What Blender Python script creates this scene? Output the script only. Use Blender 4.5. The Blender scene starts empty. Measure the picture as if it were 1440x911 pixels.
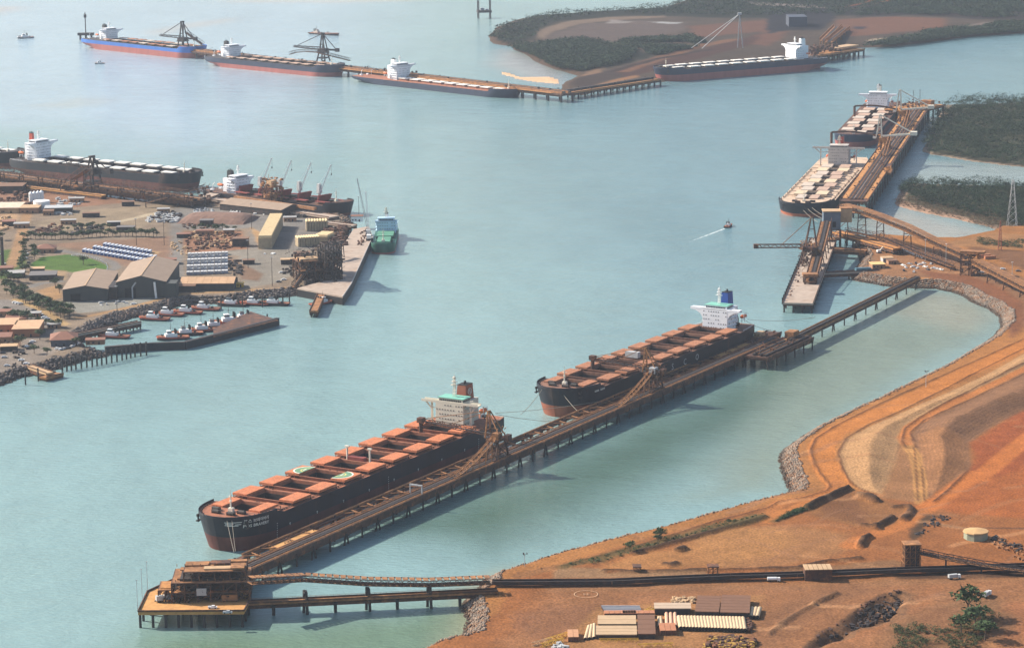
import bpy, math, random
import numpy as np
from mathutils import Matrix, Vector
random.seed(7); RNG = np.random.default_rng(7)
SC = bpy.context.scene; COL = SC.collection
rad = math.radians
# ------------------------------------------------------------------ camera
CAM_H, PITCH, FOC, ROLL = 415.87, .19872938, 3839.12, .0119633     # height, pitch down, focal length in photo pixels, roll
fw = Vector((0, math.cos(PITCH), -math.sin(PITCH)))
dn = Vector((0, -math.sin(PITCH), -math.cos(PITCH)))
rt = Vector((1, 0, 0))
cam_r = rt*math.cos(ROLL) + dn*math.sin(ROLL)
cam_d = dn*math.cos(ROLL) - rt*math.sin(ROLL)
cd = bpy.data.cameras.new('camera'); cam = bpy.data.objects.new('camera', cd); COL.objects.link(cam)
cd.sensor_fit = 'HORIZONTAL'; cd.sensor_width = 36; cd.lens = FOC*36/1440
cd.clip_start = 5; cd.clip_end = 60000
m3 = Matrix((cam_r, -cam_d, -fw)).transposed()
cam.matrix_world = Matrix.Translation((0, 0, CAM_H)) @ m3.to_4x4()
SC.camera = cam
# ------------------------------------------------------------------ light
SUN_AZ, SUN_EL = rad(159), rad(35)         # direction towards the sun, counter-clockwise from +x
wd = bpy.data.worlds.new('World'); SC.world = wd; wd.use_nodes = True
nt = wd.node_tree; nt.nodes.clear()
sky = nt.nodes.new('ShaderNodeTexSky'); sky.sky_type = 'NISHITA'; sky.sun_disc = False
sky.sun_elevation = SUN_EL; sky.sun_rotation = (math.pi/2 - SUN_AZ) % (2*math.pi)
sky.dust_density = 2.0; sky.air_density = 1.1; sky.altitude = 100
bg = nt.nodes.new('ShaderNodeBackground'); bg.inputs[1].default_value = .10
wo = nt.nodes.new('ShaderNodeOutputWorld')
nt.links.new(sky.outputs[0], bg.inputs[0]); nt.links.new(bg.outputs[0], wo.inputs[0])
sl = bpy.data.lights.new('sun', 'SUN'); sl.energy = 5.0; sl.angle = rad(.5); sl.color = (1, .90, .76)
so = bpy.data.objects.new('sun', sl); COL.objects.link(so)
sd = Vector((math.cos(SUN_AZ)*math.cos(SUN_EL), math.sin(SUN_AZ)*math.cos(SUN_EL), math.sin(SUN_EL)))
so.rotation_euler = sd.to_track_quat('Z', 'Y').to_euler()
SC.view_settings.view_transform = 'Standard'; SC.view_settings.look = 'None'
SC.view_settings.exposure = 0.88; SC.view_settings.gamma = 1
try: SC.cycles.max_bounces = 6; SC.cycles.volume_bounces = 0; SC.cycles.use_denoising = True; SC.cycles.diffuse_bounces = 3; SC.cycles.glossy_bounces = 2
except Exception: pass
# ------------------------------------------------------------------ surveying helpers
def ray(u, v):
    return fw*FOC + cam_r*(u-720) + cam_d*(v-455.5)
def g(u, v, z=0.):
    """world xy of the point at height z seen at photo pixel (u, v)"""
    r = ray(u, v); t = (z-CAM_H)/r.z
    return (r.x*t, r.y*t)
def g3(u, v, z=0.): return (*g(u, v, z), z)
# ------------------------------------------------------------------ mesh builder
class MB:
    def __init__(s): s.v = []; s.f = []
    def add(s, vs, fs):
        b = len(s.v); s.v += [tuple(p) for p in vs]; s.f += [tuple(i+b for i in f) for f in fs]; return s
    def box(s, cx, cy, cz, sx, sy, sz, rz=0, taper=1):
        c, n = math.cos(rz), math.sin(rz); vs = []
        for z, k in ((-.5, 1), (.5, taper)):
            for x, y in ((-.5, -.5), (.5, -.5), (.5, .5), (-.5, .5)):
                X, Y = x*sx*k, y*sy*k; vs.append((cx+X*c-Y*n, cy+X*n+Y*c, cz+z*sz))
        return s.add(vs, [(0,3,2,1),(4,5,6,7),(0,1,5,4),(1,2,6,5),(2,3,7,6),(3,0,4,7)])
    def bar(s, p, q, w, h=None, up=(0,0,1)):
        h = h or w; p = Vector(p); q = Vector(q); d = q-p
        if d.length < 1e-6: return s
        d.normalize(); u = Vector(up)
        if abs(d.dot(u)) > .98: u = Vector((1,0,0))
        r = d.cross(u).normalized(); t = r.cross(d).normalized()
        vs = []
        for e in (p, q):
            for a, b in ((-1,-1),(1,-1),(1,1),(-1,1)): vs.append(e + r*(a*w/2) + t*(b*h/2))
        return s.add(vs, [(0,3,2,1),(4,5,6,7),(0,1,5,4),(1,2,6,5),(2,3,7,6),(3,0,4,7)])
    def tube(s, p, q, r0, r1=None, n=8, caps=True):
        r1 = r0 if r1 is None else r1; p = Vector(p); q = Vector(q); d = (q-p).normalized()
        u = Vector((0,0,1)) if abs(d.z) < .9 else Vector((1,0,0))
        a = d.cross(u).normalized(); b = a.cross(d).normalized(); vs = []
        for e, r in ((p, r0), (q, r1)):
            for i in range(n):
                t = 2*math.pi*i/n; vs.append(e + a*(r*math.cos(t)) + b*(r*math.sin(t)))
        fs = [(i, (i+1) % n, n+(i+1) % n, n+i) for i in range(n)]
        if caps: fs += [tuple(range(n))[::-1], tuple(range(n, 2*n))]
        return s.add(vs, fs)
    def prism(s, poly, z0, z1):
        n = len(poly); zz0 = z0 if hasattr(z0, '__len__') else [z0]*n; zz1 = z1 if hasattr(z1, '__len__') else [z1]*n
        a = sum(poly[i][0]*poly[(i+1) % n][1]-poly[(i+1) % n][0]*poly[i][1] for i in range(n))
        idx = list(range(n)) if a > 0 else list(range(n))[::-1]
        vs = [(poly[i][0], poly[i][1], zz0[i]) for i in idx] + [(poly[i][0], poly[i][1], zz1[i]) for i in idx]
        return s.add(vs, [tuple(range(n))[::-1], tuple(range(n, 2*n))] + [(i, (i+1) % n, n+(i+1) % n, n+i) for i in range(n)])
    def gable(s, cx, cy, z0, L, W, H, R, rz=0, over=0):
        """gabled box, ridge along local x"""
        c, n = math.cos(rz), math.sin(rz); vs = []
        for x in (-L/2, L/2):
            for y, z in ((-W/2, 0), (W/2, 0), (W/2, H), (0, H+R), (-W/2, H)):
                vs.append((cx+x*c-y*n, cy+x*n+y*c, z0+z))
        return s.add(vs, [(4,3,2,1,0),(5,6,7,8,9),(0,1,6,5),(1,2,7,6),(2,3,8,7),(3,4,9,8),(4,0,5,9)])
    def lathe(s, cx, cy, prof, n=12, cap=True):
        vs = []
        for r, z in prof:
            for i in range(n):
                t = 2*math.pi*i/n; vs.append((cx+r*math.cos(t), cy+r*math.sin(t), z))
        fs = []
        for k in range(len(prof)-1):
            for i in range(n): fs.append((k*n+i, k*n+(i+1) % n, (k+1)*n+(i+1) % n, (k+1)*n+i))
        if cap: fs += [tuple(range(n))[::-1], tuple((len(prof)-1)*n+i for i in range(n))]
        return s.add(vs, fs)
    def mesh(s, name, mat=None, smooth=False):
        me = bpy.data.meshes.new(name); me.from_pydata([tuple(p) for p in s.v], [], s.f)
        if smooth:
            me.polygons.foreach_set('use_smooth', [True]*len(me.polygons))
        if mat: me.materials.append(mat)
        me.update(); return me
    def make(s, name, mat, parent=None, smooth=False, label=None, kind=None, loc=None, rz=0):
        return link(name, s.mesh(name, mat, smooth), parent, label=label, kind=kind, loc=loc, rz=rz)
def link(name, me, parent=None, label=None, kind=None, loc=None, rz=0):
    o = bpy.data.objects.new(name, me); COL.objects.link(o)
    if parent: o.parent = parent
    if loc: o.location = loc
    if rz: o.rotation_euler = (0, 0, rz)
    if label: o['label'] = label
    if kind: o['kind'] = kind
    return o
def tag(o, label, cat, group=None, kind=None):
    o['label'] = label; o['category'] = cat
    if group: o['group'] = group
    if kind: o['kind'] = kind
    return o
def thing(name, label, cat, loc=(0,0,0), rz=0, group=None):
    o = bpy.data.objects.new(name, None); COL.objects.link(o); o.empty_display_size = 1
    o.location = loc; o.rotation_euler = (0, 0, rz)
    return tag(o, label, cat, group)
def copy_tree(o, parent=None):
    c = o.copy(); COL.objects.link(c); c.parent = parent
    for ch in list(KIDS(o)): copy_tree(ch, c)
    return c
def KIDS(o): return [c for c in o.children]
def dup(root, loc, rz, label, group=None):
    c = copy_tree(root); c.location = loc; c.rotation_euler = (0, 0, rz); c['label'] = label
    if group: c['group'] = group
    return c
def np_mesh(name, V, F, mat, kind=None, parent=None, smooth=False):
    me = bpy.data.meshes.new(name); V = np.asarray(V, np.float32); F = np.asarray(F, np.int32)
    k = F.shape[1]
    me.vertices.add(len(V)); me.vertices.foreach_set('co', V.ravel())
    me.loops.add(F.size); me.loops.foreach_set('vertex_index', F.ravel())
    me.polygons.add(len(F)); me.polygons.foreach_set('loop_start', np.arange(0, F.size, k, dtype=np.int32))
    try: me.polygons.foreach_set('loop_total', np.full(len(F), k, np.int32))
    except Exception: pass
    if smooth: me.polygons.foreach_set('use_smooth', np.ones(len(F), bool))
    me.update(calc_edges=True); me.validate(); me.materials.append(mat)
    return link(name, me, parent, kind=kind)
# ------------------------------------------------------------------ materials
MATS = {}
def mat(name, col, rough=.7, var=.25, scale=.35, metal=0, col2=None, fac2=.5, bump=0, attr=False, streak=False, spec=.3, ridges=False, fine=None, tide=False):
    if name in MATS: return MATS[name]
    m = bpy.data.materials.new(name); m.use_nodes = True; t = m.node_tree; b = t.nodes['Principled BSDF']
    b.inputs['Roughness'].default_value = rough; b.inputs['Metallic'].default_value = metal
    b.inputs['Specular IOR Level'].default_value = spec
    geo = t.nodes.new('ShaderNodeNewGeometry'); mp = t.nodes.new('ShaderNodeMapping')
    mp.inputs['Scale'].default_value = (1, 1, .18) if streak else (1, 1, 1)
    t.links.new(geo.outputs['Position'], mp.inputs[0])
    n1 = t.nodes.new('ShaderNodeTexNoise'); n1.inputs['Scale'].default_value = scale; n1.inputs['Detail'].default_value = 6; n1.inputs['Roughness'].default_value = .65
    t.links.new(mp.outputs[0], n1.inputs['Vector'])
    rp = t.nodes.new('ShaderNodeMapRange'); rp.inputs[1].default_value = .28; rp.inputs[2].default_value = .72
    rp.inputs[3].default_value = 1-var; rp.inputs[4].default_value = 1+var
    t.links.new(n1.outputs[0], rp.inputs[0])
    mul = t.nodes.new('ShaderNodeVectorMath'); mul.operation = 'SCALE'
    if attr:
        at = t.nodes.new('ShaderNodeAttribute'); at.attribute_name = 'Col'; src = at.outputs['Color']
    else:
        rgb = t.nodes.new('ShaderNodeRGB'); rgb.outputs[0].default_value = (*col, 1); src = rgb.outputs[0]
    if col2:
        n2 = t.nodes.new('ShaderNodeTexNoise'); n2.inputs['Scale'].default_value = scale*.45; n2.inputs['Detail'].default_value = 8; n2.inputs['Roughness'].default_value = .7
        t.links.new(mp.outputs[0], n2.inputs['Vector'])
        r2 = t.nodes.new('ShaderNodeMapRange'); r2.inputs[1].default_value = 1-fac2-.08; r2.inputs[2].default_value = 1-fac2+.12
        t.links.new(n2.outputs[0], r2.inputs[0])
        mx = t.nodes.new('ShaderNodeMix'); mx.data_type = 'RGBA'; mx.inputs[7].default_value = (*col2, 1)
        t.links.new(r2.outputs[0], mx.inputs[0]); t.links.new(src, mx.inputs[6]); src = mx.outputs[2]
    t.links.new(src, mul.inputs[0]); t.links.new(rp.outputs[0], mul.inputs['Scale'])
    last = mul.outputs[0]
    if fine:
        n3 = t.nodes.new('ShaderNodeTexNoise'); n3.inputs['Scale'].default_value = fine; n3.inputs['Detail'].default_value = 4
        t.links.new(geo.outputs['Position'], n3.inputs['Vector'])
        r3 = t.nodes.new('ShaderNodeMapRange'); r3.inputs[1].default_value = .3; r3.inputs[2].default_value = .7; r3.inputs[3].default_value = .62; r3.inputs[4].default_value = 1.38
        t.links.new(n3.outputs[0], r3.inputs[0]); m2 = t.nodes.new('ShaderNodeVectorMath'); m2.operation = 'SCALE'
        t.links.new(last, m2.inputs[0]); t.links.new(r3.outputs[0], m2.inputs['Scale']); last = m2.outputs[0]
    if ridges:
        at2 = t.nodes.new('ShaderNodeAttribute'); at2.attribute_name = 'Ridge'
        sx = t.nodes.new('ShaderNodeSeparateColor'); t.links.new(at2.outputs['Color'], sx.inputs[0])
        ph = t.nodes.new('ShaderNodeMath'); ph.operation = 'MULTIPLY'; ph.inputs[1].default_value = 2*math.pi/2.6*100; t.links.new(sx.outputs[1], ph.inputs[0])
        jn = t.nodes.new('ShaderNodeMath'); jn.operation = 'MULTIPLY_ADD'; jn.inputs[1].default_value = 5.; t.links.new(n1.outputs[0], jn.inputs[0]); t.links.new(ph.outputs[0], jn.inputs[2])
        sn = t.nodes.new('ShaderNodeMath'); sn.operation = 'SINE'; t.links.new(jn.outputs[0], sn.inputs[0])
        a1 = t.nodes.new('ShaderNodeMath'); a1.operation = 'MULTIPLY'; t.links.new(sn.outputs[0], a1.inputs[0]); t.links.new(sx.outputs[0], a1.inputs[1])
        a2 = t.nodes.new('ShaderNodeMath'); a2.operation = 'MULTIPLY_ADD'; a2.inputs[1].default_value = .10; a2.inputs[2].default_value = 1; t.links.new(a1.outputs[0], a2.inputs[0])
        m4 = t.nodes.new('ShaderNodeVectorMath'); m4.operation = 'SCALE'; t.links.new(last, m4.inputs[0]); t.links.new(a2.outputs[0], m4.inputs['Scale']); last = m4.outputs[0]
    if tide:      # wet, weed-darkened band just above the water line
        sp = t.nodes.new('ShaderNodeSeparateXYZ'); t.links.new(geo.outputs['Position'], sp.inputs[0]); tm = t.nodes.new('ShaderNodeMapRange')
        tm.inputs[1].default_value = .9; tm.inputs[2].default_value = 2.2; tm.inputs[3].default_value = .32; tm.inputs[4].default_value = 1; t.links.new(sp.outputs[2], tm.inputs[0])
        m5 = t.nodes.new('ShaderNodeVectorMath'); m5.operation = 'SCALE'; t.links.new(last, m5.inputs[0]); t.links.new(tm.outputs[0], m5.inputs['Scale']); last = m5.outputs[0]
    t.links.new(last, b.inputs['Base Color'])
    if bump:
        bp = t.nodes.new('ShaderNodeBump'); bp.inputs['Strength'].default_value = bump; bp.inputs['Distance'].default_value = 1
        nb = t.nodes.new('ShaderNodeTexNoise'); nb.inputs['Scale'].default_value = fine or scale*3; nb.inputs['Detail'].default_value = 8
        t.links.new(geo.outputs['Position'], nb.inputs['Vector']); t.links.new(nb.outputs[0], bp.inputs['Height']); t.links.new(bp.outputs[0], b.inputs['Normal'])
    MATS[name] = m; return m
RUST = mat('rusty_steel', (.070,.036,.026), .75, .4, .5, col2=(.25,.095,.035), fac2=.42)
RUSTL = mat('ore_dusted_steel', (.20,.095,.042), .8, .35, .5, col2=(.37,.17,.065), fac2=.48)
DARK = mat('dark_steel', (.03,.027,.028), .7, .3, .5, col2=(.07,.04,.03), fac2=.45)
PILE = mat('pile_steel', (.035,.033,.033), .8, .3, .4)
DUST = mat('ore_dust_deck', (.46,.24,.085), .95, .22, .25, col2=(.30,.14,.06), fac2=.38)
CONC = mat('concrete_deck', (.34,.27,.22), .9, .18, .2, col2=(.25,.17,.12), fac2=.4)
BELT = mat('conveyor_belt', (.035,.028,.028), .8, .3, .8)
RAIL = mat('pale_rail', (.42,.38,.36), .5, .2, 1)
CREAM = mat('cream_steel', (.66,.62,.52), .55, .15, .5, col2=(.45,.32,.2), fac2=.28)
WHITE = mat('white_paint', (.78,.78,.77), .5, .08, .4)
GREY = mat('grey_paint', (.38,.39,.40), .6, .15, .4)
BLACK = mat('black_opening', (.012,.012,.014), .6, .2, .5)
GLASS = mat('dark_window', (.02,.025,.035), .15, .1, .5, spec=.6)
YEL = mat('yellow_paint', (.55,.33,.04), .6, .25, .6)
ORANGE = mat('lifeboat_orange', (.60,.13,.03), .5, .15, .6)
TAN = mat('tan_sheet', (.42,.28,.16), .7, .2, .3)
BROWNROOF = mat('brown_roof', (.17,.095,.06), .8, .15, .3)
LINE = mat('mooring_rope', (.25,.22,.18), .8, .1, 1)
ROCKG = mat('grey_rock', (.20,.165,.135), .95, .5, .5, col2=(.22,.11,.055), fac2=.48, fine=1.2, tide=True)
ROCKD = mat('dark_rock', (.13,.11,.10), .95, .4, .35, col2=(.17,.10,.065), fac2=.4, tide=True)
LEAF = mat('mangrove_leaf', (.016,.034,.016), .85, .6, .06, col2=(.050,.055,.026), fac2=.36, fine=.35)
LEAFT = mat('tree_leaf', (.035,.062,.020), .8, .4, .3, fine=1)
BARK = mat('bark', (.10,.07,.05), .9, .2, 1)
# ------------------------------------------------------------------ terrain with painted ground colours
def P2(pts, z):
    return np.array([g(u, v, z) for u, v in pts])
def sdist(X, Y, poly):
    """signed distance to polygon, positive inside"""
    n = len(poly); d = np.full(X.shape, 1e18); ins = np.zeros(X.shape, bool)
    for i in range(n):
        x0, y0 = poly[i]; x1, y1 = poly[(i+1) % n]; ex, ey = x1-x0, y1-y0
        L = ex*ex+ey*ey+1e-12; t = np.clip(((X-x0)*ex+(Y-y0)*ey)/L, 0, 1)
        d = np.minimum(d, (X-x0-t*ex)**2+(Y-y0-t*ey)**2)
        c = (y0 > Y) != (y1 > Y); xi = x0+(Y-y0)*ex/(ey if abs(ey) > 1e-12 else 1e-12)
        ins ^= c & (X < xi)
    d = np.sqrt(d); return np.where(ins, d, -d)
def ldist(X, Y, pts, w=None):
    d = np.full(X.shape, 1e18)
    for i in range(len(pts)-1):
        x0, y0 = pts[i]; x1, y1 = pts[i+1]; ex, ey = x1-x0, y1-y0
        L = ex*ex+ey*ey+1e-12; t = np.clip(((X-x0)*ex+(Y-y0)*ey)/L, 0, 1)
        d = np.minimum(d, (X-x0-t*ex)**2+(Y-y0-t*ey)**2)
    return np.sqrt(d)
def vnoise(X, Y, s, seed=0):
    r = np.random.default_rng(seed); T = r.random((256, 256)); x = X/s+1000; y = Y/s+1000
    xi = np.floor(x).astype(int); yi = np.floor(y).astype(int); fx = x-xi; fy = y-yi
    fx = fx*fx*(3-2*fx); fy = fy*fy*(3-2*fy); a = lambda i, j: T[(xi+i) % 256, (yi+j) % 256]
    return (a(0,0)*(1-fx)+a(1,0)*fx)*(1-fy)+(a(0,1)*(1-fx)+a(1,1)*fx)*fy
def fbm(X, Y, s, seed=0):
    return (vnoise(X,Y,s,seed)+.5*vnoise(X,Y,s/2.1,seed+1)+.25*vnoise(X,Y,s/4.3,seed+2))/1.75-.5
def sstep(a, b, x):
    t = np.clip((x-a)/(b-a), 0, 1); return t*t*(3-2*t)
class Land:
    def __init__(s, name, poly, ztop, slope, cell, base, rock, ext=None, bbox=None, relief=.0):
        s.name = name; s.zt = ztop; s.poly = poly
        lo = poly.min(0)-cell*8; hi = poly.max(0)+cell*8
        if bbox is not None: lo = np.maximum(lo, bbox[0]); hi = np.minimum(hi, bbox[1])
        xs = np.arange(lo[0], hi[0], cell); ys = np.arange(lo[1], hi[1], cell*1.6)
        s.X, s.Y = np.meshgrid(xs, ys, indexing='ij'); s.cell = cell
        s.d = sdist(s.X, s.Y, poly)+fbm(s.X, s.Y, 9*max(1, cell/2), 3)*2.2*min(3, cell)
        s.slope = slope
        s.Z = np.where(s.d > slope, ztop, np.where(s.d > 0, ztop*s.d/slope, s.d*.45))
        s.Z += relief*fbm(s.X, s.Y, 60, 5)*sstep(slope, slope*3, s.d)
        s.C = np.empty(s.X.shape+(3,)); s.C[:] = base
        n = fbm(s.X, s.Y, 45, 11)[..., None]; s.C *= 1+n*.35
        if rock is not None:
            k = (1-sstep(slope*.85, slope*1.15, s.d))[..., None]; s.C = s.C*(1-k)+np.array(rock)*k
        s.R = np.zeros(s.X.shape+(3,))
    def _mix(s, k, col, z):
        k = k*sstep(s.slope*.9, s.slope*1.1, s.d) if z != 'any' else k
        if col is not None: s.C = s.C*(1-k[..., None])+np.array(col)*k[..., None]
        return k
    def area(s, pts, col, feather=2., z=None, dz=0, rough=3., a=1., any=False, ridge=None, dzf=None):
        P = P2(pts, s.zt if z is None else z); d = sdist(s.X, s.Y, P)+fbm(s.X, s.Y, 14, 21)*rough
        k = sstep(-feather/2, feather/2, d)*a; k = s._mix(k, col, 'any' if any else 0)
        if dz: s.Z += dz*sstep(0, dzf or max(feather, 3), d)*(k > 0)
        if ridge: 
            s.R[..., 0] = np.maximum(s.R[..., 0]*(1-k), k*ridge); 
            s.R[..., 1] = np.where(k > .3, (d/100.)+.5, s.R[..., 1])
        return s
    def road(s, pts, w, col, feather=1.5, dz=0, a=1., tracks=False, rough=1.2):
        P = P2(pts, s.zt); d = ldist(s.X, s.Y, P)+fbm(s.X, s.Y, 12, 31)*rough
        k = (1-sstep(w/2-feather/2, w/2+feather/2, d))*a; k = s._mix(k, col, 0)
        if dz: s.Z += dz*k
        if tracks:
            s.C *= (1+.14*np.sin(d*2.2)*k)[..., None]
        return s
    def build(s, material, kind='structure'):
        nx, ny = s.X.shape; idx = np.arange(nx*ny).reshape(nx, ny)
        keep = (s.Z > -2.5)
        q = keep[:-1,:-1]|keep[1:,:-1]|keep[:-1,1:]|keep[1:,1:]
        F = np.stack([idx[:-1,:-1][q], idx[1:,:-1][q], idx[1:,1:][q], idx[:-1,1:][q]], 1)
        used = np.unique(F); re = np.full(nx*ny, -1); re[used] = np.arange(len(used))
        V = np.stack([s.X.ravel(), s.Y.ravel(), np.maximum(s.Z, -4).ravel()], 1)[used]
        o = np_mesh(s.name, V, re[F], material, kind, smooth=True)
        for nm, A in (('Col', s.C), ('Ridge', s.R)):
            at = o.data.color_attributes.new(nm, 'FLOAT_COLOR', 'POINT')
            c = np.ones((len(used), 4), np.float32); c[:, :3] = np.clip(A.reshape(-1, 3)[used], 0, 1); at.data.foreach_set('color', c.ravel())
        return o
    def h(s, x, y):
        i = int(np.clip(round((x-s.X[0,0])/s.cell), 0, s.X.shape[0]-1)); j = int(np.clip(round((y-s.Y[0,0])/(s.cell*1.6)), 0, s.X.shape[1]-1))
        return float(s.Z[i, j])
ICO_V = None
def rocks(name, land, lines, band, n, size, material, label=None, seed=1):
    """boulders scattered over the bank between the toe and the crest"""
    r = np.random.default_rng(seed); phi = (1+5**.5)/2
    V0 = np.array([(-1,phi,0),(1,phi,0),(-1,-phi,0),(1,-phi,0),(0,-1,phi),(0,1,phi),(0,-1,-phi),(0,1,-phi),(phi,0,-1),(phi,0,1),(-phi,0,-1),(-phi,0,1)])/1.9
    F0 = np.array([(0,11,5),(0,5,1),(0,1,7),(0,7,10),(0,10,11),(1,5,9),(5,11,4),(11,10,2),(10,7,6),(7,1,8),(3,9,4),(3,4,2),(3,2,6),(3,6,8),(3,8,9),(4,9,5),(2,4,11),(6,2,10),(8,6,7),(9,8,1)])
    P = np.array(lines); seg = np.hypot(*(P[1:]-P[:-1]).T); cum = np.r_[0, np.cumsum(seg)]
    t = r.random(n*3)*cum[-1]; k = np.clip(np.searchsorted(cum, t)-1, 0, len(seg)-1); f = (t-cum[k])/seg[k]
    base = P[k]+(P[k+1]-P[k])*f[:, None]; off = (r.random((n*3, 2))-.5)*2*band; xy = base+off
    i = np.clip(np.round((xy[:,0]-land.X[0,0])/land.cell).astype(int), 0, land.X.shape[0]-1); j = np.clip(np.round((xy[:,1]-land.Y[0,0])/(land.cell*1.6)).astype(int), 0, land.X.shape[1]-1)
    d = land.d[i, j]; z = land.Z[i, j]; ok = (d > -3)&(d < land.slope+1.0); xy, z = xy[ok][:n], z[ok][:n]; m = len(xy)
    sc = size*(.5+r.random((m, 1, 3))*.9); A = V0[None]*sc*(.75+.5*r.random((m, 12, 1)))
    a = r.random(m)*6.28; c, s_ = np.cos(a)[:, None], np.sin(a)[:, None]
    X = A[..., 0]*c-A[..., 1]*s_+xy[:, 0:1]; Y = A[..., 0]*s_+A[..., 1]*c+xy[:, 1:2]; Z = A[..., 2]*.8+z[:, None]+size*.15
    V = np.stack([X, Y, Z], -1).reshape(-1, 3); F = (F0[None]+12*np.arange(m)[:, None, None]).reshape(-1, 3)
    return np_mesh(name, V, F, material, 'stuff')
def clump_arrays(cx, cy, cz, rx, rz, nleaf, leaf, r):
    """leaf-sized triangles spread through the crown volume"""
    n = len(cx); u = r.normal(size=(n, nleaf, 3)); u /= np.linalg.norm(u, axis=2, keepdims=True); u[..., 2] = np.abs(u[..., 2])*1.1-.35
    rr = .55+.5*r.random((n, nleaf, 1)); lump = 1+.28*np.sin(u[..., 0:1]*5+cx[:, None, None])*np.cos(u[..., 1:2]*6+cy[:, None, None])
    C = u*rr*lump*np.stack([rx, rx, rz], 1)[:, None, :]+np.stack([cx, cy, cz], 1)[:, None, :]
    e = r.normal(size=(n, nleaf, 3, 3))*leaf; e[..., 2] *= .6
    V = (C[:, :, None, :]+e).reshape(-1, 3); F = np.arange(len(V)).reshape(-1, 3); return V, F
def forest(name, land_polys, n, rx, h, nleaf, leaf, material, z0=1.5, seed=3, holes=None, clip=None):
    r = np.random.default_rng(seed); xs, ys = [], []
    for P in land_polys:
        lo, hi = P.min(0), P.max(0); k = int(n*3)
        x = lo[0]+r.random(k)*(hi[0]-lo[0]); y = lo[1]+r.random(k)*(hi[1]-lo[1]); ok = sdist(x, y, P)+fbm(x, y, rx*4, 8)*rx*1.2 > 0
        if holes is not None: ok &= vnoise(x, y, rx*5, 9) < holes
        xs.append(x[ok][:n]); ys.append(y[ok][:n])
    x = np.concatenate(xs); y = np.concatenate(ys); m = len(x); s = .5+1.1*r.random(m)**2.2
    V, F = clump_arrays(x, y, z0+h*s*.7*(.8+.5*vnoise(x, y, rx*6, 4)), rx*s, h*.55*s, nleaf, leaf, r)
    return np_mesh(name, V, F, material, 'stuff')
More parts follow.
